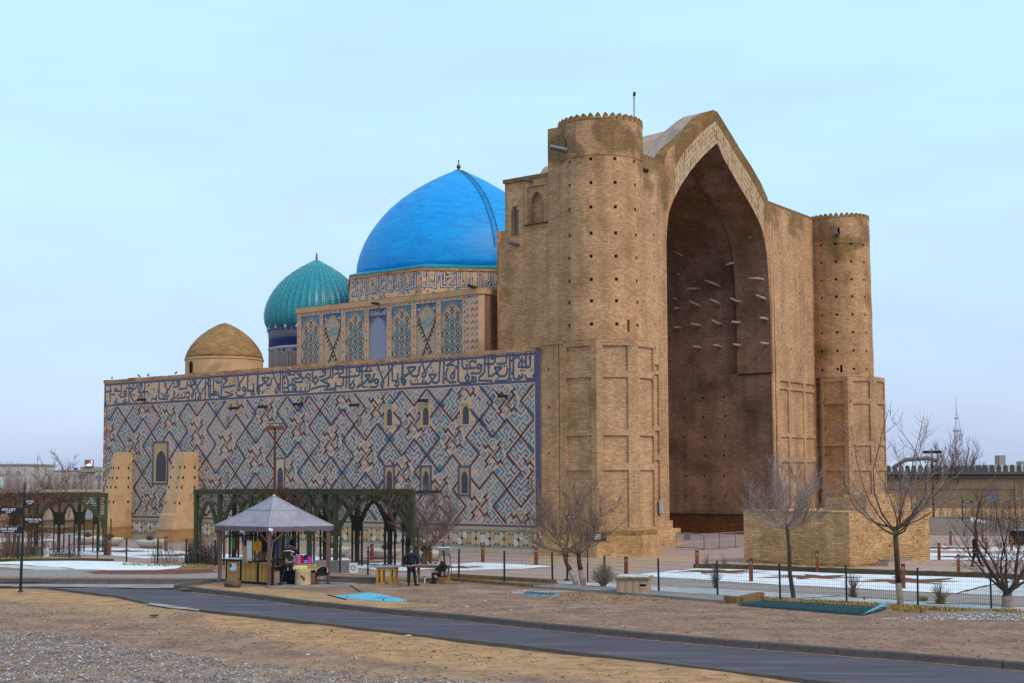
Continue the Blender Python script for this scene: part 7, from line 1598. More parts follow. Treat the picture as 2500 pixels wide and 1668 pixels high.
for x in (-.5,.5): q=MB(); q.obox((x,0,7.1),(.34,0,0),(0,.25,0),(0,0,.13),'frame_dark'); q.build('floodlight',lm)
# ---- crowd barriers in the portal mouth
def barrier(pa,pb,lab,sign=False):
    a=Vector(pa);b_=Vector(pb);L=(b_-a).length; o=frame_at(pa,math.atan2(b_.y-a.y,b_.x-a.x),'crowd_barrier',lab,'barrier','grey crowd barriers across the portal mouth')
    q=MB(); q.tube([(.0,0,.12),(0,0,.98),(.1,0,1.08),(L-.1,0,1.08),(L,0,.98),(L,0,.12),(0,0,.12)],.028,'galv',5); q.build('frame',o)
    q=MB(); n=int(L/.14)
    for k in range(1,n): q.tube([(k*L/n,0,.12),(k*L/n,0,1.08)],.011,'galv',3,cap=False)
    q.build('bars',o,kind='stuff')
    for x in (.25,L-.25): q=MB(); q.tube([(x,-.35,0),(x,-.05,.12),(x,.05,.12),(x,.35,0)],.022,'galv',4); q.build('foot',o)
    if sign: q=MB(); q.obox((L*.42,-.04,.9),(.31,0,0),(0,.01,0),(0,0,.25),'plaque'); q.build('sign_plate',o)
barrier((11.153,88.913),(12.69,86.861),'crowd barrier with a grey sheet sign at the left tower foot',True); barrier((12.744,86.857),(13.967,88.218),'crowd barrier in the middle of the portal mouth'); barrier((13.994,88.216),(15.257,89.62),'crowd barrier right of the middle one'); barrier((15.285,89.618),(16.467,90.556),'crowd barrier running behind the brick terrace')
# ---- brick terrace before the right tower
TL=(13.201,74.599); TM=(18.123,70.343); 
ter=empty('brick_terrace',ML,MR,'low stepped brick terrace block in front of the right tower','terrace')
tl=(13.644,0.802); tm=(20.135,0.345); tr=(22.229,6.872)
tb=(tl[0]+(tr[0]-tm[0]),tl[1]+(tr[1]-tm[1])); T4_=[tl,tm,tr,tb]; TCx=sum(v[0] for v in T4_)/4; TCy=sum(v[1] for v in T4_)/4
gr_=lambda k:[(TCx+(x-TCx)*(1+k/4.2),TCy+(y-TCy)*(1+k/4.2)) for x,y in T4_]
HTT=2.93
q=MB(); q.prism(T4_,-.02,HTT,'brick_base'); q.build('wall',ter)
q=MB(); q.prism(gr_(.03),HTT,HTT+.06,'brick_light'); q.build('coping',ter)
q=MB(); q.prism(gr_(.16),-.05,.16,'brick_weather',top=gr_(.03)); q.build('footing',ter)
def tq(s_,t_): return (tl[0]+(tm[0]-tl[0])*s_+(tb[0]-tl[0])*t_,tl[1]+(tm[1]-tl[1])*s_+(tb[1]-tl[1])*t_)
q=MB(); q.prism([tq(.55,.30),tq(.93,.30),tq(.93,.95),tq(.55,.95)],HTT+.06,HTT+.75,'brick_light'); q.prism([tq(.68,.36),tq(.90,.36),tq(.90,.9),tq(.68,.9)],HTT+.75,HTT+.95,'brick_base'); q.build('upper_step',ter)
q=MB(); q.prism([tq(.99,.30),tq(1.12,.30),tq(1.12,.85),tq(.99,.85)],0,.22,'brick_pink'); q.prism([tq(.99,.34),tq(1.10,.34),tq(1.10,.62),tq(.99,.62)],.22,.34,'concrete'); q.build('entrance_step',ter)
q=MB(); q.box(-.14,.14,0,.05,0,.075,'brick_base',tz=.005); prb=q.build('brick',ter); first=True
for (A_,B_) in ((tl,tm),(tm,tr)):
    A_,B_=Vector(A_),Vector(B_); L=(B_-A_).length; t_=(B_-A_)/L; n_=Vector((t_.y,-t_.x)); g_=math.atan2(t_.y,t_.x)
    for c_ in range(4):
        n=int(L/.31)
        for k in range(n):
            if rnd.random()<.25: continue
            o=prb if first else inst(prb,'brick',ter,(0,0,0)); first=False
            m=A_+t_*min((k+.5+.5*(c_%2))*L/n,L-.15)+n_*rnd.uniform(.005,.035); o.location=(m.x,m.y,.17+c_*.10); o.rotation_euler=(0,0,g_)
gb=Vector(Matrix.Rotation(MR,3,'Z')@ Vector((*tq(.90,.93),0)))+Vector(ML)
q=MB(); q.box(-.33,.33,-.2,.2,0,.36,'green_box'); q.box(-.33,.33,-.205,-.2,.16,.20,'yellow_box'); q.box(-.35,-.15,-.25,-.2,0,.15,'frame_dark'); thing_mb('crate',q,'small green box standing on top of the brick terrace','box',None,(gb.x,gb.y,HTT+.07),rz=R(-10))
# ---- info board on the lawn, blue sign, bench stones at far right
ib=Vector((39.518,111.113)); io=empty('info_board',(ib.x,ib.y,0),R(-20),'white slanted information board on a brick-red foot','information board')
q=MB(); q.box(-.2,.4,-.3,.3,0,.55,'corten_cap',tz=.05); q.build('foot',io); q=MB(); q.obox((.1,0,.95),(.62,0,-.25),(0,.5,.18),(.01,0,.025),'paper'); q.build('panel',io)
bsn=Vector((46.591,126.811)); bo_=empty('road_sign',(bsn.x,bsn.y,0),0,'small bright blue sign plate on a pole before the far wall','sign'); q=MB(); q.tube([(0,0,0),(0,0,2.4)],.04,'galv',5); q.build('pole',bo_); q=MB(); q.obox((0,-.05,2.75),(.32,0,0),(0,.02,0),(0,0,.27),'blue_sign'); q.build('plate',bo_)
sp4=Vector((38.878,112.787)); so4=empty('signpost',(sp4.x,sp4.y,0),0,'thin distant signpost with two short arms beside the reddish tree','signpost'); q=MB(); q.tube([(0,0,0),(0,0,3.0)],.04,'black_metal',5); q.build('pole',so4); q=MB(); q.obox((.45,0,2.6),(.42,0,0),(0,.02,0),(0,0,.10),'black_metal'); q.obox((.4,-.03,2.6),(.25,0,0),(0,.005,0),(0,0,.03),'paper'); q.build('sign_arm',so4)
# curved white-ribbed shelter and stone wall at the right edge
sh=Vector((42.977,111.594)); so5=empty('ribbed_shelter',(sh.x,sh.y,0),0,'arched shelter with pale curved ribs at the right edge','shelter')
for k in range(7):
    q=MB(); x=-3.2+k*1.0; q.tube([(x-1.2,0,1.1),(x-.5,.2,2.1),(x+.4,.5,2.75),(x+1.6,1.2,3.0)],.035,'concrete',4); q.build('rib',so5)
sw=empty('stone_wall',(sh.x,sh.y-2,0),0,'low dry stone wall of flat brown slabs at the right edge','wall')
for r_ in range(7):
    for k in range(7):
        q=MB(); q.box(-.48,.48,-.3,.3,0,.19,'stone_cap',tz=.02); q.build('stone',sw,loc=(-.9+k+.4*(r_%2),rnd.uniform(-.05,.05),r_*.2))
q=MB(); q.box(-.75,.75,-.6,.6,0,1.0,'c_black'); q.box(-.8,.8,-.65,.65,1.0,1.06,'c_grey'); thing_mb('dark_cabinet',q,'black cabinet beside the snow at the right edge','cabinet',None,(*(36.008,92.286),0))
# ================================================================ FAR BACKGROUND
# crenellated wall on the right
fw0=Vector((33,135)); fw1=Vector((78,112)); fL=(fw1-fw0).length; frz=math.atan2(fw1.y-fw0.y,fw1.x-fw0.x)
fw=empty('fortress_wall',(fw0.x,fw0.y,0),frz,'long brown fortress wall with rounded dark merlons in the right background','wall')
q=MB(); q.box(0,fL,0,2,-.1,4.6,'wall_far'); q.build('wall',fw); q=MB(); q.box(0,fL,-.25,2,4.6,4.75,'merlon'); q.box(0,fL,-.35,2,4.95,5.2,'merlon_top'); q.box(0,fL,-.1,2,4.75,4.95,'merlon'); q.build('ledge',fw)
q=MB(); q.box(0,18,-.06,.0,3.5,4.55,'wall_far'); q.prism([(-.2,-2.2),(fL,-2.2),(fL,0),(-.2,0)],0,1.6,'clay',top=[(-.2,-.3),(fL,-.3),(fL,0),(-.2,0)]); q.build('batter',fw)
q=MB(); pr=[(-.21,0),(.21,0),(.21,.45),(.14,.62),(0,.70),(-.14,.62),(-.21,.45)]; q.idx([(x,-.2,z) for x,z in pr]+[(x,.2,z) for x,z in pr],[tuple(range(7)),tuple(range(13,6,-1))]+[(i,7+i,7+(i+1)%7,(i+1)%7) for i in range(7)],'merlon'); mo=q.build('merlon',fw); mo.location=(.3,0,5.2); x=.3+.62
while x<fL: inst(mo,'merlon',fw,(x,0,5.2)); x+=.62
q=MB(); q.tube([(0,0,0),(0,0,4.4)],.06,'corten_cap',5)
# banks of bare scrub in front of the far wall
q=MB(); bk=[(30,108),(80,88),(90,100),(34,128)]; q.prism(bk,-.05,.9,'far_trees',top=[(31,112),(82,92),(90,100),(34,128)]); q.build('scrub_bank',kind='structure')
def scrub(name,pa,pb,wd,h,n,lab,mats,seed,rad=.03,z0=0):
    r=random.Random(seed); q=MB(); a=Vector(pa);b_=Vector(pb)
    for _ in range(n):
        p=a.lerp(b_,r.random()); x=p.x; y=p.y+r.uniform(-wd,wd); hh=h*r.uniform(.45,1.1); pts=[(x,y,z0)]
        for k in range(1,5): x+=r.gauss(0,.13); y+=r.gauss(0,.13); pts.append((x,y,z0+hh*k/4))
        q.tube(pts,[rad,rad*.8,rad*.6,rad*.45,rad*.25],r.choice(mats),3,cap=False)
    return q.build(name,label=lab,cat='scrub',kind='stuff',fix=False)
scrub('bare_scrub',(39.652,120.601),(45.673,111.344),4,2.2,520,'leafless reddish scrub massed before the far wall',('twig_red','twig_brown','twig_red'),21,.02)
scrub('bare_scrub',(38.251,108.133),(42.697,104.113),2,4.8,170,'tall reddish bare shoots at the right edge',('vine','twig_red','twig_red'),22,.016)
# antenna mast far away, distance haze mixed into its pale lavender
an=Vector(((205.185,2.618)[0],600)); ao=empty('antenna_mast',(an.x,an.y,0),0,'thin pale lattice radio mast on the right horizon','mast')
zt=(206.17,40.964)[1]
q=MB()
for dx,dy in ((-1,-1),(1,-1),(0,1)): q.tube([(dx*3.2,dy*3.2,0),(dx*1.3,dy*1.3,zt*.62),(dx*.5,dy*.5,zt*.8)],[.14,.10,.08],'antenna',3)
for k in range(26):
    z=zt*.8*k/26; w=3.2-(3.2-.6)*k/26; z2=zt*.8*(k+1)/26; w2=3.2-(3.2-.6)*(k+1)/26; q.tube([(-w,-w,z),(w2,-w2,z2)],.06,'antenna',3); q.tube([(w,-w,z),(-w2,-w2,z2)],.06,'antenna',3)
q.build('lattice_tower',ao); q=MB(); q.tube([(0,0,zt*.78),(0,0,zt)],[.22,.09],'antenna',4); q.build('spire',ao); q=MB()
for z,w in ((.34,1.6),(.60,1.7),(.74,1.0)): q.lathe([(w,zt*z),(w*1.1,zt*(z+.012)),(.3,zt*(z+.02))],'antenna',10)
q.build('platform',ao)
# arena dome and white building right
q=MB(); x_,z_=(126.004,6.039); q.lathe([(16,0),(17,6),(14,z_+.5),(8,z_+2.6),(.1,z_+3.6)],'white_roof',24); thing_mb('arena',q,'white curved arena roof beyond the far wall','building',None,(x_,420,0),True)
q=MB(); q.tube([(-8,0,z_+.8),(-5,-3,z_+3.4),(2,-3,z_+3.9),(5,-3,z_+3.0)],.7,'far_trees',5); thing_mb('roof_arch',q,'dark curved arch in front of the white arena roof','arch',None,(x_,404,0),True)
q=MB(); a_=(111.272,7.446); b2=(123.522,6.926); q.box(a_[0],b2[0],300,320,0,a_[1]-.4,'far_white'); q.box(a_[0]+1,a_[0]+2.4,300,303,a_[1]-.4,a_[1]+1.8,'far_beige'); q.box(a_[0]+6,a_[0]+7.5,300,303,a_[1]-.4,a_[1]+.4,'far_beige')
wbd=q.build('flat_roofed_building',label='pale flat-roofed building with railings beyond the far wall at right',cat='building')
q=MB()
for k in range(7): q.tube([(a_[0]+8.5+k*1.4,301,a_[1]-.4),(a_[0]+8.5+k*1.4,301,a_[1]+2.0)],.06,'antenna',3)
for z in (.7,1.9): q.tube([(a_[0]+8.5,301,a_[1]+z),(a_[0]+17,301,a_[1]+z)],.06,'antenna',3)
q.build('railing',wbd)
# left background houses
def far_house(px0,px1,pyt,dist,lab,mat,wins_=(),cornice=.8,extra=None):
    pass
def houseL(x0,x1,zt_,y,dep,mat,lab,rows,corn,winmat='far_win',name='house'):
    q=MB(); q.box(x0,x1,y,y+dep,0,zt_,mat); o=q.build(name,label=lab,cat='building')
    if corn: q=MB(); q.box(x0-.3,x1+.3,y-.3,y+dep,zt_-.35,zt_,'far_beige' if mat!='far_beige' else 'far_white'); q.box(x0-.15,x1+.15,y-.15,y,zt_-corn,zt_-corn+.25,'far_beige'); q.build('cornice',o)
    for (xa,xb,za,zb) in rows:
        q=MB(); q.box(xa-.12,xb+.12,y-.10,y,za-.12,zb+.12,'far_white'); w_=q.build('window',o); q=MB(); q.box(xa,xb,y-.14,y-.09,za,zb,winmat); q.box((xa+xb)/2-.05,(xa+xb)/2+.05,y-.17,y-.13,za,zb,'far_white'); q.build('pane',w_)
    return o
a_=(-123.688,8.202); b2=(-112.551,8.157)
W1=[(-116.435,6.572)+(-115.567,5.627),(-114.122,6.468)+(-113.35,5.618),(-116.493,4.783)+(-116.173,2.995),(-115.974,4.781)+(-115.607,2.993),(-114.182,4.774)+(-113.86,2.797),(-113.71,4.772)+(-113.341,2.795),(-118.746,6.581)+(-117.878,5.636)]
houseL(a_[0],b2[0],a_[1],300,20,'far_white','three-storey pale house with cornice at the left edge',[(w_[0],w_[2],w_[3],w_[1]) for w_ in W1],2.6)
a_=(-123.739,5.055); b2=(-121.457,5.045); q=MB(); q.box(a_[0],b2[0],330,342,0,a_[1],'far_beige'); o=q.build('house',label='small house with red roof between the two pale buildings',cat='building'); t_=(-123.249,6.502); q=MB(); q.prism([(a_[0],329.7),(b2[0],329.7),(b2[0],342),(a_[0],342)],a_[1],t_[1],'red_roof',top=[(a_[0]+.8,335),(b2[0]-1.8,335),(b2[0]-1.8,337),(a_[0]+.8,337)]); q.build('roof',o)
a_=(-118.208,6.552); b2=(-99.487,6.276)
W2=[(-105.412,5.597)+(-104.842,4.59),(-102.242,5.534)+(-101.772,4.478),(-101.386,5.48)+(-100.867,4.474),(-106.42,5.701)+(-105.799,4.695),(-107.626,5.606)+(-107.008,4.8),(-104.116,6.294)+(-102.569,3.979)]
bb2=houseL(a_[0],b2[0],a_[1],320,18,'far_white','long two-storey pale building with a raised entrance block',[(w_[0],w_[2],w_[3],w_[1]) for w_ in W2[:5]],0)
e_=W2[5]; q=MB(); q.box(e_[0],e_[2],319.6,320,0,e_[1],'far_beige'); q.build('door',bb2)
c_=(-105.849,7.607); d_=(-102.225,7.593); q=MB(); q.box(c_[0],d_[0],319,330,a_[1]-.2,c_[1],'far_beige'); q.build('roof_block',bb2)
q=MB(); q.box(a_[0],b2[0],319.8,320,a_[1],a_[1]+.25,'far_beige'); q.build('cornice',bb2)
c_=(-104.619,9.311); d_=(-102.527,7.594); q=MB(); q.box(c_[0],d_[0],318.5,318.9,d_[1],c_[1],'screen_dark'); o=q.build('video_screen',label='small lit advertising screen on the roof of the long building',cat='screen')
mats_s=bpy.data.materials.new('lit_screen'); mats_s.use_nodes=True; nt=mats_s.node_tree; b_=nt.nodes['Principled BSDF']; b_.inputs['Base Color'].default_value=(.1,.1,.1,1)
vt=nt.nodes.new('ShaderNodeTexVoronoi'); vt.inputs['Scale'].default_value=1.1; tc=nt.nodes.new('ShaderNodeTexCoord'); nt.links.new(tc.outputs['Object'],vt.inputs['Vector']); cr=nt.nodes.new('ShaderNodeValToRGB'); e=cr.color_ramp.elements; cr.color_ramp.interpolation='CONSTANT'; e[0].position=0; e[0].color=(.02,.03,.02,1); e[1].position=.3; e[1].color=(.9,.9,.95,1); q_=e.new(.62); q_.color=(.8,.03,.2,1); q_=e.new(.8); q_.color=(.25,.4,.2,1)
nt.links.new(vt.outputs['Color'],cr.inputs[0]); nt.links.new(cr.outputs[0],b_.inputs['Emission Color']); b_.inputs['Emission Strength'].default_value=1.0; MT['lit_screen']=mats_s
q=MB(); q.box(c_[0]+.15,d_[0]-.15,318.42,318.5,d_[1]+.15,c_[1]-.15,'lit_screen'); q.build('picture',o)
c_=(-108.16,7.416); d_=(-107.541,6.509); q=MB(); q.box(c_[0],d_[0],321,322.5,a_[1],c_[1],'far_tank'); thing_mb('water_tank',q,'blue roof tank on the long pale building','tank')
c_=(-99.404,5.221); d_=(-97.742,2.784); q=MB(); q.lathe([(.1,d_[1]),(1.0,d_[1]+.3),(1.05,c_[1]-.3),(.1,c_[1])],'paper',16,((c_[0]+d_[0])/2,250)); q.box((c_[0]+d_[0])/2-.9,(c_[0]+d_[0])/2+.85,248.6,248.9,d_[1]+1.0,c_[1]-.5,'cyan_scr'); q.tube([((c_[0]+d_[0])/2+.3,248.5,d_[1]+.9),((c_[0]+d_[0])/2+.3,248.4,d_[1]+.9)],.5,'red_roof',10); q.tube([((c_[0]+d_[0])/2,250,0),((c_[0]+d_[0])/2,250,d_[1]+.2)],.15,'galv',6); thing_mb('advertising_panel',q,'cyan and white advertising panel at the left edge','billboard')
q=MB()
for k in range(9): q.tube([(-125+k*1.3-.3,299,(-116.137,8.172)[1]),(-125+k*1.3,299,(-116.151,8.832)[1])],.05,'antenna',3)
thing_mb('roof_antennas',q,'row of thin aerials on the three-storey house roof','aerials')
# sand coloured enclosure wall behind the left pergola
a_=(-58.097,3.113); b2=(-49.702,2.979); q=MB(); q.box(a_[0],b2[0]+1,160,161,0,a_[1],'cream'); ew=q.build('enclosure_wall',label='sand-coloured enclosure wall with scalloped top behind the left pergola',cat='wall')
q=MB(); q.prism([(-.13,-.3),(.13,-.3),(.13,.3),(-.13,.3)],0,.42,'cream',top=[(.02,-.3),(.12,-.3),(.12,.3),(.02,.3)]); mo=q.build('merlon',ew); mo.location=(a_[0]+.2,160.3,a_[1]); x=a_[0]+.2+.38
while x<b2[0]+1: inst(mo,'merlon',ew,(x,160.3,a_[1])); x+=.38
# low stepped brown terraces seen through the left pergola
for k,(y,h_,lab) in enumerate(((118,.45,'lower brown retaining wall seen through the left pergola'),(124,.95,'upper brown retaining wall seen through the left pergola'))):
    q=MB(); q.box(-75,-40,y,y+2,0,h_,'brick_weather'); q.box(-75,-40,y-.1,y+2,h_,h_+.15,'concrete'); thing_mb('retaining_wall',q,lab,'wall')
q=MB(); q.box(-75,-44,140,141,0,3.2,'earth_wall'); thing_mb('far_bank_wall',q,'pinkish earth wall behind the retaining walls at left','wall')
q=MB(); q.box(-.5,.5,-.5,.5,0,2.2,'canvas_seam'); q.prism([(-.6,-.6),(.6,-.6),(.6,.6),(-.6,.6)],2.2,3.0,'white_roof',top=[(-.05,-.05),(.05,-.05),(.05,.05),(-.05,.05)]); thing_mb('white_tent',q,'small white tent seen through the rightmost left pergola arch','tent',None,(*(-41.543,128.708),0))
scrub('bare_scrub',(-106,262),(-30,262),10,6.6,1500,'grey-brown leafless scrub below the distant pale buildings',('far_trees','far_trees','twig_grey'),31,.07)
scrub('bare_scrub',(-70,132),(-40,130),3,4.2,360,'bare bushes behind the left pergola',('twig_brown','twig_red'),33,.03)
# ================================================================ TREES
def tree(loc,lab,seed,forkz,r0,limbs,cc,cr_,nsub,ntw,subL,twL,mats,trunkmat='bark',lean=(0,0),trunks=None,paint=None,tw_r=.008,up=.35,name='bare_tree',leaves=0,limb_r=None,group=None):
    r=random.Random(seed); o=empty(name,(loc[0],loc[1],0),0,lab,'tree',group)
    q=MB(); fk=[]
    for (bx,by,fx,fy,rr) in (trunks or [(0,0,lean[0],lean[1],r0)]):
        pts=[(bx,by,-.05),(bx+.02,by,.12),(bx+(fx-bx)*.33+r.uniform(-.04,.04),by+(fy-by)*.33,forkz*.33),(bx+(fx-bx)*.66+r.uniform(-.05,.05),by+(fy-by)*.66,forkz*.66),(fx,fy,forkz)]
        if paint:
            hp_=paint; q.tube([pts[0],pts[1],(bx+(fx-bx)*hp_/forkz,by+(fy-by)*hp_/forkz,hp_)],[rr*1.35,rr*1.12,rr],'lime',9); q.tube([(bx+(fx-bx)*hp_/forkz,by+(fy-by)*hp_/forkz,hp_),pts[3],pts[4]],[rr*.99,rr*.88,rr*.8],trunkmat,9)
        else: q.tube(pts,[rr*1.4,rr*1.15,rr,rr*.92,rr*.82],trunkmat,9)
        fk.append((Vector((fx,fy,forkz)),rr))
    q.build('trunk',o,smooth=True)
    q=MB(); cc=Vector(cc)
    def curve(a,b_,bend,n=5):
        L=(b_-a).length; side_=Vector((r.gauss(0,1),r.gauss(0,1),r.gauss(0,.5)))*L*bend; return [a.lerp(b_,k/n)+side_*math.sin(math.pi*k/n)+Vector((r.gauss(0,.018),r.gauss(0,.018),0))*L*.5*(0<k<n)-Vector((0,0,1))*L*.10*math.sin(math.pi*k/n) for k in range(n+1)]
    for i in range(limbs):
        f,rr=fk[i%len(fk)]; g=i*2.399+r.uniform(-.4,.4); el=math.asin(min(.97,max(-.25,(i+.5)/limbs*1.25-.22+r.uniform(-.1,.1))))
        d=Vector((math.cos(g)*math.cos(el),math.sin(g)*math.cos(el),math.sin(el)))
        tip=cc+Vector((d.x*cr_[0],d.y*cr_[1],d.z*cr_[2]))*r.uniform(.78,1.0)
        st_=f-Vector((0,0,r.uniform(0,.35)*min(1,forkz*.3))); P_=curve(st_,tip,.10); lr=(limb_r or rr*.42)*r.uniform(.7,1.1); L=(tip-st_).length
        q.tube(P_,[lr,lr*.8,lr*.62,lr*.45,lr*.3,tw_r],mats[0] if limb_r is None else trunkmat,5,cap=False)
        for j in range(nsub):
            t=.22+.76*(j+r.random())/nsub; k=min(4,int(t*5)); a=P_[k].lerp(P_[k+1],t*5-k); ld=(P_[k+1]-P_[k]).normalized()
            sd_=(ld*.75+Vector((r.gauss(0,.55),r.gauss(0,.55),r.gauss(up,.35)))).normalized(); sl=subL*r.uniform(.55,1.1)*(1.15-t*.55); B_=curve(a,a+sd_*sl,.08,4); br=max(tw_r*1.3,lr*(1-t*.6)*.38)
            q.tube(B_,[br,br*.8,br*.6,br*.45,tw_r*.7],mats[j%len(mats)],4,cap=False)
            for m in range(ntw):
                t2=.25+.75*(m+r.random())/ntw; k2=min(3,int(t2*4)); a2=B_[k2].lerp(B_[k2+1],t2*4-k2); d2=(sd_*.7+Vector((r.gauss(0,.5),r.gauss(0,.5),r.gauss(up*1.1,.4)))).normalized(); tl=twL*r.uniform(.5,1.15)
                mid=a2+d2*tl*.5+Vector((r.gauss(0,.04),r.gauss(0,.04),.03)); q.tube([a2,mid,a2+d2*tl+Vector((0,0,.06*tl))],[tw_r,tw_r*.8,tw_r*.4],mats[(j+m)%len(mats)],3,cap=False)
    q.build('crown',o,fix=False)
    if leaves:
        q=MB()
        for _ in range(leaves):
            g=r.uniform(0,6.28); p=cc+Vector((cr_[0]*r.uniform(.2,.8)*math.cos(g),cr_[1]*r.uniform(.2,.8)*math.sin(g),-cr_[2]*r.uniform(.1,.8))); 
            for _k in range(5): 
                p2=p+Vector((r.gauss(0,.09),r.gauss(0,.09),r.gauss(0,.12))); s=.035; a=r.uniform(0,6.28); q.face([p2,p2+Vector((s*math.cos(a),s*math.sin(a),-s)),p2+Vector((0,0,-s*2)),p2+Vector((-s*math.cos(a),-s*math.sin(a),-s))],'leaf_orange')
        q.build('dry_leaves',o,kind='stuff',fix=False)
    return o
tree((-5.017,71.665),'dense reddish bare tree behind the vendor tables',41,1.2,.13,14,(.2,0,2.75),(1.9,1.5,1.95),17,10,.95,.5,('twig_red','twig_red','twig_brown'),'bark',trunks=[(0,0,-.35,0,.14),(.1,0,.18,.1,.13),(.12,0,.5,0,.09)],tw_r=.008)
tree((2.95,58.927),'bare tree with two whitewashed trunks before the left tower',42,1.6,.12,16,(-.35,0,3.1),(2.5,2.0,2.15),13,7,1.05,.6,('twig_brown','twig_brown','bark'),'bark',trunks=[(-.12,0,-.65,0,.11),(.2,0,.02,.1,.12)],paint=.75,tw_r=.008)
tree((11.308,52.91),'slim straight bare tree with dense grey crown before the terrace',43,3.0,.085,16,(0,0,4.0),(2.0,1.7,2.1),12,7,.95,.55,('twig_grey','twig_grey','twig_brown'),'bark',lean=(-.2,0),tw_r=.0075,up=.5)
tree((14.79,50.109),'tall sparse bare tree with pale limbs and a few orange leaves',44,2.95,.115,14,(.1,0,4.7),(2.7,1.7,3.1),10,5,1.15,.6,('bark_pale','twig_grey','twig_grey'),'bark',lean=(-.12,0),paint=.85,tw_r=.008,leaves=60,limb_r=.042,up=.5)
tree((18.498,49.034),'spreading fruit tree with a whitewashed trunk forking low at the right',45,.55,.20,9,(-.1,0,3.0),(2.6,1.8,2.1),12,7,1.1,.6,('bark','twig_red','twig_brown'),'bark',paint=.45,tw_r=.008,limb_r=.085,up=.2)
tree((44.714,131.33),'distant reddish bare tree before the far wall',46,2.4,.28,20,(0,0,5.0),(3.2,3,4.0),14,8,1.6,.9,('twig_red','twig_red','twig_brown'),'bark',tw_r=.013,up=.8)
tree(((-63.246,4.787)[0],180),'wide bare tree in front of the distant pale buildings',47,1.0,.4,12,(0,0,4.6),(3.9,3,4.2),9,6,2.0,1.0,('twig_brown','bark','twig_brown'),'bark',tw_r=.022,up=.4,trunks=[(-.6,0,-.8,0,.25),(.6,0,1.2,0,.3)])
tree(((-80.56,3.462)[0],210),'small bare tree before the three-storey house',48,1.2,.2,10,(0,0,4.6),(2.6,2,2.6),9,5,1.6,.9,('twig_grey','twig_grey'),'bark',tw_r=.022,up=.5)
def bush(p,h,w,n,lab,mats,seed,base=None,leaf=0,name='shrub'):
    r=random.Random(seed); q=MB()
    for _ in range(n):
        g=r.uniform(0,6.28); s=r.random()**.6; e=Vector((w*s*math.cos(g),w*s*math.sin(g),h*(1-.45*s*s)*r.uniform(.6,1))); m=Vector((e.x*.35,e.y*.35,e.z*.55)); q.tube([(e.x*.06,e.y*.06,0),m,e],[.010,.008,.004],r.choice(mats),3,cap=False)
        if leaf:
            for _k in range(leaf): 
                p2=m.lerp(e,r.random())+Vector((r.gauss(0,.05),r.gauss(0,.05),r.gauss(0,.05))); a=r.uniform(0,6.28); s2=.022; q.face([p2,p2+Vector((s2*math.cos(a),s2*math.sin(a),s2)),p2+Vector((0,0,s2*2))],'bush_green')
    if base: 
        for _ in range(120): g=r.uniform(0,6.28); q.face([(.1*math.cos(g),.1*math.sin(g),0),(.12*math.cos(g+.2),.12*math.sin(g+.2),0),(.25*math.cos(g),.25*math.sin(g),r.uniform(.1,.3))],base)
    return q.build(name,label=lab,cat='shrub',loc=(p[0],p[1],0),fix=False)
bush((4.011,58.026),1.25,.62,240,'rounded greenish shrub behind the fence post by the brick box',('twig_brown','twig_grey'),51,leaf=10)
bush((8.895,57.591),1.35,.5,70,'thin upright shrub behind the fence, right of the brick box',('twig_brown','twig_red'),52)
bush((13.849,53.332),1.25,.5,80,'thin pale shrub between the fence posts before the terrace',('twig_brown','vine_y'),53,'vine_y')
bush((16.474,50.517),1.0,.5,90,'thin yellowish shrub with a grassy base near the right trees',('vine_y','twig_brown'),54,'dry_grass')
bush((16.109,51.512),.25,.2,30,'tiny green tuft left of the yellowish shrub',('green_grass','dry_grass'),55,'green_grass')
bush((13.968,52.107),.2,.15,24,'tiny orange leafy tuft beside the dry grass',('leaf_orange','vine_y'),56)
for (px_,lab_,sd2) in (((10.577,71.408),'reddish thin shoots at the left end of the hedge',57),((11.427,70.726),'sparse reddish shoots behind the portal snow bed',58)): bush(px_,.9,.5,26,lab_,('twig_red',),sd2)
q=MB(); a=Vector((9.997,53.498)); 
for (pts) in ([(9.997,53.498),(11.499,52.728),(12.397,53.039),(13.439,53.89)],[(13.753,53.158),(14.755,52.589),(15.693,51.363)],[(15.863,50.382),(17.669,50.15),(19.101,49.01)]): q.tube([(x,y,.03) for x,y in pts],.02,'c_black',4)
thing_mb('irrigation_hose',q,'black irrigation hose lying on the snow strip by the fence','hose')
# ================================================================ PEOPLE
def skin(name,P_,E,parent,mat,sub=1,root=0,jitter=0):
    me=bpy.data.meshes.new(name); me.from_pydata([p[:3] for p in P_],E,[]); o=bpy.data.objects.new(name,me); C.objects.link(o)
    m=o.modifiers.new('s','SKIN'); sv=me.skin_vertices[0].data
    for i,p in enumerate(P_):
        rx=p[3]; ry=p[4] if len(p)>4 else p[3]; sv[i].radius=(rx,ry); sv[i].use_root=(i==root)
    s=o.modifiers.new('u','SUBSURF'); s.levels=sub; s.render_levels=sub
    bpy.context.view_layer.update()
    dg=bpy.context.evaluated_depsgraph_get(); m2=bpy.data.meshes.new_from_object(o.evaluated_get(dg)); o.modifiers.clear(); o.data=m2; bpy.data.meshes.remove(me); m2.name=name
    m2.materials.clear(); m2.materials.append(MT[mat]); m2.polygons.foreach_set('use_smooth',[True]*len(m2.polygons)); o.parent=parent; return o
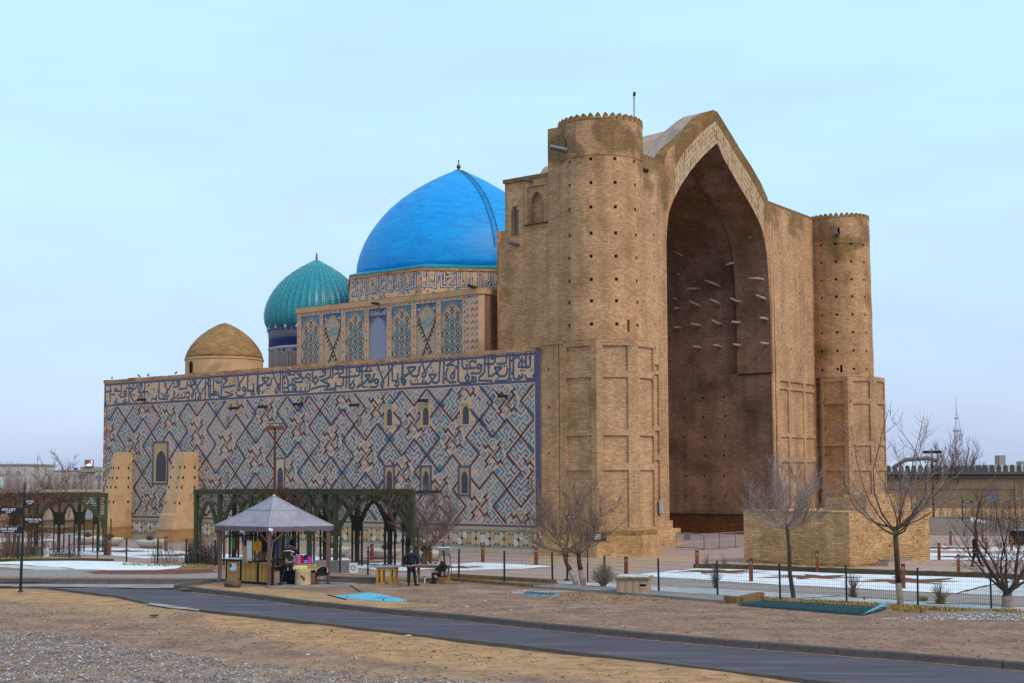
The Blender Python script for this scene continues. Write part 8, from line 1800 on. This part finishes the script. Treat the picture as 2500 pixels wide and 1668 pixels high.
def head(root,c_,face,mat_hair,hair='short',s=1.0,tilt=0):
    # face: unit direction in plan; builds a head with brow, nose, mouth, ears; hair as its child-level part
    f=Vector((face[0],face[1],0)).normalized(); l=Vector((-f.y,f.x,0)); c_=Vector(c_)
    bm=bmesh.new(); bmesh.ops.create_uvsphere(bm,u_segments=16,v_segments=12,radius=1)
    for v in bm.verts:
        x,y,z=v.co; w=.078*(1-.18*max(0,-z)); v.co=c_+s*(f*(x*.098*(1-.10*max(0,-z)))+l*(y*w)+Vector((0,0,z*.118)))
    me=bpy.data.meshes.new('head'); bm.to_mesh(me); bm.free(); me.materials.append(MT['skin']); me.polygons.foreach_set('use_smooth',[True]*len(me.polygons)); o=bpy.data.objects.new('head',me); C.objects.link(o); o.parent=root
    q=MB(); q.tube([c_+s*(f*.092+Vector((0,0,.02))),c_+s*(f*.118+Vector((0,0,-.018))),c_+s*(f*.095+Vector((0,0,-.03)))],[.008*s,.016*s,.010*s],'skin',6)
    for k in (-1,1):
        q.tube([c_+s*(l*k*.074+Vector((0,0,.02))),c_+s*(l*k*.088+Vector((0,0,0))),c_+s*(l*k*.074+Vector((0,0,-.03)))],[.010*s,.020*s,.010*s],'skin',6)
        q.tube([c_+s*(f*.086+l*k*.030+Vector((0,0,.012))),c_+s*(f*.092+l*k*.030+Vector((0,0,.012)))],.010*s,'hair',6)
    q.tube([c_+s*(f*.090+l*-.022+Vector((0,0,-.055))),c_+s*(f*.090+l*.022+Vector((0,0,-.055)))],.005*s,'c_red',4); q.build('face',o,smooth=True)
    bm=bmesh.new(); bmesh.ops.create_uvsphere(bm,u_segments=16,v_segments=12,radius=1)
    dl=[]
    for v in bm.verts:
        x,y,z=v.co
        if hair=='beanie': cut=z<.05
        elif hair=='hood': cut=(x>.55 and z<.6)
        else: cut=(x>.35 and z<.55) or (z<-.35 and x>-.2) or z<-.6
        if cut: dl.append(v)
        k=1.09 if hair!='hood' else 1.28
        v.co=c_+s*(f*(x*.100*k-.006)+l*(y*.082*k)+Vector((0,0,z*.122*k+.006)))
    bmesh.ops.delete(bm,geom=dl,context='VERTS'); me=bpy.data.meshes.new('hair'); bm.to_mesh(me); bm.free(); me.materials.append(MT[mat_hair]); me.polygons.foreach_set('use_smooth',[True]*len(me.polygons)); h_=bpy.data.objects.new('hair' if hair=='short' else ('hat' if hair=='beanie' else 'hood'),me); C.objects.link(h_); h_.parent=root
    return o
def hand(root,w,d,mat='skin',curl=.5,th=1):
    w=Vector(w); d=Vector(d).normalized(); sd_=d.cross(Vector((0,0,1))); sd_=sd_.normalized() if sd_.length>.1 else Vector((1,0,0)); up_=sd_.cross(d)
    q=MB(); q.tube([w,w+d*.05,w+d*.09],[.028,.042,.036],mat,7)
    for k in range(4):
        o_=sd_*(k-1.5)*.020; L=(.055,.07,.065,.05)[k]; a=w+d*.085+o_; b_=a+d*L*.55-up_*.01; e=b_+(d*(1-curl)-up_*curl).normalized()*L*.6; q.tube([a,b_,e],[.0105,.009,.007],mat,5)
    a=w+d*.03+sd_*.035*th; q.tube([a,a+sd_*.03*th+d*.03,a+sd_*.02*th+d*.06],[.013,.011,.008],mat,5); q.build('hand',root,smooth=True)
def shoes(root,pts):
    for (x,y,z,a) in pts:
        f=Vector((math.cos(a),math.sin(a),0)); c_=Vector((x,y,z)); q=MB(); q.tube([c_-f*.08+Vector((0,0,.05)),c_+Vector((0,0,.055)),c_+f*.10+Vector((0,0,.04)),c_+f*.18+Vector((0,0,.03))],[.045,.05,.045,.028],'shoe',8); q.build('shoe',root,smooth=True)
# 1: standing man in navy jacket seen from behind, hands in pockets. local x to the picture right, y away
P1=Vector((-4.646,59.945)); pe=empty('person',(P1.x,P1.y,0),0,'man standing with his back turned in a navy jacket and dark trousers at the tables','person')
skin('body',[(0,0,.95,.13,.11),(0,.0,1.25,.16,.11),(0,.02,1.45,.14,.09),(0,.02,1.55,.055),(0,.03,1.66,.05),(-.19,0,1.42,.07),(-.27,.0,1.15,.05),(-.22,.1,.93,.04),(.19,0,1.42,.07),(.27,.0,1.15,.05),(.22,.1,.93,.04),(-.1,0,.85,.09),(-.12,0,.48,.06),(-.12,-.02,.08,.045),(.1,0,.85,.09),(.17,.0,.48,.06),(.22,-.02,.08,.045)],[(0,1),(1,2),(2,3),(3,4),(2,5),(5,6),(6,7),(2,8),(8,9),(9,10),(0,11),(11,12),(12,13),(0,14),(14,15),(15,16)],pe,'skin')
skin('jacket',[(0,0,.88,.235,.15),(0,0,1.10,.215,.15),(0,.0,1.30,.20,.14),(0,.02,1.45,.155,.115),(0,.02,1.535,.085,.08),(-.21,0,1.41,.095),(-.31,-.02,1.16,.078),(-.25,.09,.96,.070),(.21,0,1.41,.095),(.31,-.02,1.16,.078),(.25,.09,.96,.070)],[(0,1),(1,2),(2,3),(3,4),(3,5),(5,6),(6,7),(3,8),(8,9),(9,10)],pe,'jacket_navy')
skin('trousers',[(0,0,.88,.15,.12),(-.10,0,.80,.105),(-.115,0,.46,.085),(-.115,-.02,.08,.075),(.10,0,.80,.105),(.165,0,.46,.085),(.215,-.02,.08,.075)],[(0,1),(1,2),(2,3),(0,4),(4,5),(5,6)],pe,'trouser')
head(pe,(0,.035,1.70),(.25,1),'hair_grey','short'); shoes(pe,[(-.115,-.04,0,1.75),(.22,-.04,0,.6)])
# 2: seated man facing left in black coat and grey beanie
P2=Vector((-3.317,61.013)); pe=empty('person',(P2.x,P2.y,0),0,'seated man in a black coat and grey beanie facing left beside the table','person')
skin('body',[(.05,0,.50,.13),(.10,0,.78,.13,.15),(.04,0,1.0,.10,.14),(-.0,0,1.10,.05),(-.04,0,1.20,.05),(.03,-.18,.95,.06),(-.12,-.22,.75,.05),(-.32,-.14,.62,.04),(.03,.18,.95,.06),(-.12,.22,.75,.05),(-.32,.12,.62,.04),(-.05,-.1,.48,.09),(-.42,-.12,.50,.07),(-.30,-.12,.08,.05),(-.05,.1,.48,.09),(-.42,.12,.50,.07),(-.34,.12,.08,.05)],[(0,1),(1,2),(2,3),(3,4),(2,5),(5,6),(6,7),(2,8),(8,9),(9,10),(0,11),(11,12),(12,13),(0,14),(14,15),(15,16)],pe,'skin')
skin('coat',[(.06,0,.46,.20,.19),(.11,0,.76,.18,.20),(.05,0,.98,.13,.17),(.0,0,1.08,.085,.09),(.03,-.19,.94,.085),(-.12,-.24,.74,.075),(-.30,-.15,.62,.06),(.03,.19,.94,.085),(-.12,.24,.74,.075),(-.30,.13,.62,.06),(-.18,0,.48,.15,.20)],[(0,1),(1,2),(2,3),(2,4),(4,5),(5,6),(2,7),(7,8),(8,9),(0,10)],pe,'coat_black')
skin('trousers',[(0,0,.46,.15),(-.12,-.11,.46,.10),(-.44,-.12,.48,.085),(-.30,-.12,.08,.07),(-.12,.11,.46,.10),(-.44,.12,.48,.085),(-.34,.12,.08,.07)],[(0,1),(1,2),(2,3),(0,4),(4,5),(5,6)],pe,'coat_black')
head(pe,(-.07,0,1.26),(-1,.05),'beanie','beanie'); shoes(pe,[(-.33,-.12,0,3.1),(-.37,.12,0,3.1)]); hand(pe,(-.33,-.14,.61),(-1,.2,-.2)); hand(pe,(-.33,.12,.61),(-1,-.2,-.2))
ch=empty('chair',(P2.x+.05,P2.y,0),0,'blue-backed folding chair under the seated man','chair')
q=MB(); q.obox((.02,0,.34),(.20,0,0),(0,.2,0),(0,0,.02),'c_black'); q.build('seat',ch); q=MB(); q.obox((.28,0,.62),(.02,0,.0),(0,.21,0),(.05,0,.24),'chair_blue'); q.build('backrest',ch)
for a in ((-.16,-.18),(.2,-.18),(.2,.18),(-.16,.18)): q=MB(); q.tube([(a[0],a[1],.34),(a[0]*1.15,a[1],0)],.014,'galv',5); q.build('leg',ch)
# 3: shopper leaning forward inside the kiosk
P3=Vector((-10.336,60.441)); pe=empty('person',(P3.x,P3.y,.05),0,'person in a dark green hooded jacket leaning over the kiosk goods','person'); pe.scale=(1.13,1.13,1.13)
skin('body',[(-.02,0,.95,.13,.11),(.0,.05,1.22,.15,.11),(.04,.12,1.44,.13,.09),(.06,.15,1.53,.055),(.08,.18,1.62,.05),(-.15,.12,1.42,.07),(-.16,.32,1.25,.05),(-.06,.55,1.18,.04),(.22,.12,1.42,.07),(.30,.34,1.25,.05),(.30,.58,1.2,.04),(-.12,0,.85,.09),(-.22,-.0,.46,.06),(-.36,-.02,.09,.045),(.06,0,.85,.09),(.09,.0,.46,.06),(.10,0,.08,.045)],[(0,1),(1,2),(2,3),(3,4),(2,5),(5,6),(6,7),(2,8),(8,9),(9,10),(0,11),(11,12),(12,13),(0,14),(14,15),(15,16)],pe,'skin')
skin('jacket',[(-.02,0,.86,.20,.14),(.0,.03,1.10,.20,.14),(.02,.09,1.34,.20,.14),(.04,.13,1.46,.15,.11),(.05,.15,1.54,.09,.09),(-.16,.13,1.40,.09),(-.17,.32,1.25,.072),(-.07,.52,1.18,.055),(.23,.13,1.40,.09),(.31,.33,1.25,.072),(.30,.54,1.2,.055)],[(0,1),(1,2),(2,3),(3,4),(3,5),(5,6),(6,7),(3,8),(8,9),(9,10)],pe,'jacket_green')
skin('trousers',[(-.02,0,.86,.15,.12),(-.12,0,.79,.10),(-.22,0,.46,.08),(-.36,-.02,.09,.065),(.07,0,.79,.10),(.09,0,.46,.08),(.10,0,.08,.065)],[(0,1),(1,2),(2,3),(0,4),(4,5),(5,6)],pe,'jeans')
q=MB(); q.tube([(-.21,-.03,1.33),(-.1,-.09,1.36),(.06,-.10,1.36),(.22,-.03,1.30)],.018,'sign_white',5); q.build('reflective_stripe',pe)
head(pe,(.09,.2,1.66),(.2,1),'c_black','hood'); shoes(pe,[(-.37,-.04,0,1.9),(.10,-.03,0,1.6)]); hand(pe,(-.06,.56,1.18),(.2,1,-.1)); hand(pe,(.30,.59,1.2),(0,1,-.1))
# 4: man walking right in the plaza
P4=Vector((24.965,70.579)); pe=empty('person',(P4.x,P4.y,0),0,'man in dark clothes walking across the plaza behind the right fruit tree','person')
skin('body',[(0,0,.95,.11,.13),(.0,0,1.24,.10,.15),(.0,0,1.45,.09,.13),(.01,0,1.54,.055),(.02,0,1.64,.05),(0,-.19,1.42,.07),(-.06,-.24,1.15,.05),(.12,-.22,.95,.04),(0,.19,1.42,.07),(-.02,.24,1.15,.05),(.22,.20,1.12,.04),(0,-.09,.85,.09),(.12,-.09,.48,.06),(.28,-.09,.12,.045),(0,.09,.85,.09),(-.06,.09,.48,.06),(-.16,.09,.08,.045)],[(0,1),(1,2),(2,3),(3,4),(2,5),(5,6),(6,7),(2,8),(8,9),(9,10),(0,11),(11,12),(12,13),(0,14),(14,15),(15,16)],pe,'skin')
skin('jacket',[(0,0,.86,.16,.19),(0,0,1.10,.15,.18),(0,0,1.32,.15,.18),(0,0,1.46,.11,.14),(0,0,1.53,.08),(0,-.20,1.41,.09),(-.07,-.27,1.15,.075),(.10,-.23,.97,.06),(0,.20,1.41,.09),(-.03,.26,1.15,.075),(.19,.20,1.12,.06)],[(0,1),(1,2),(2,3),(3,4),(3,5),(5,6),(6,7),(3,8),(8,9),(9,10)],pe,'coat_black')
skin('trousers',[(0,0,.88,.13,.14),(.01,-.09,.80,.10),(.12,-.09,.48,.085),(.27,-.09,.13,.07),(0,.09,.80,.10),(-.06,.09,.48,.085),(-.16,.09,.09,.07)],[(0,1),(1,2),(2,3),(0,4),(4,5),(5,6)],pe,'trouser')
head(pe,(.02,0,1.70),(1,-.5),'hair','short'); shoes(pe,[(.29,-.09,.03,0),(-.18,.09,0,-.3)]); hand(pe,(.12,-.22,.95),(.3,0,-1)); hand(pe,(.22,.20,1.12),(1,0,.1))
bpy.context.view_layer.update()
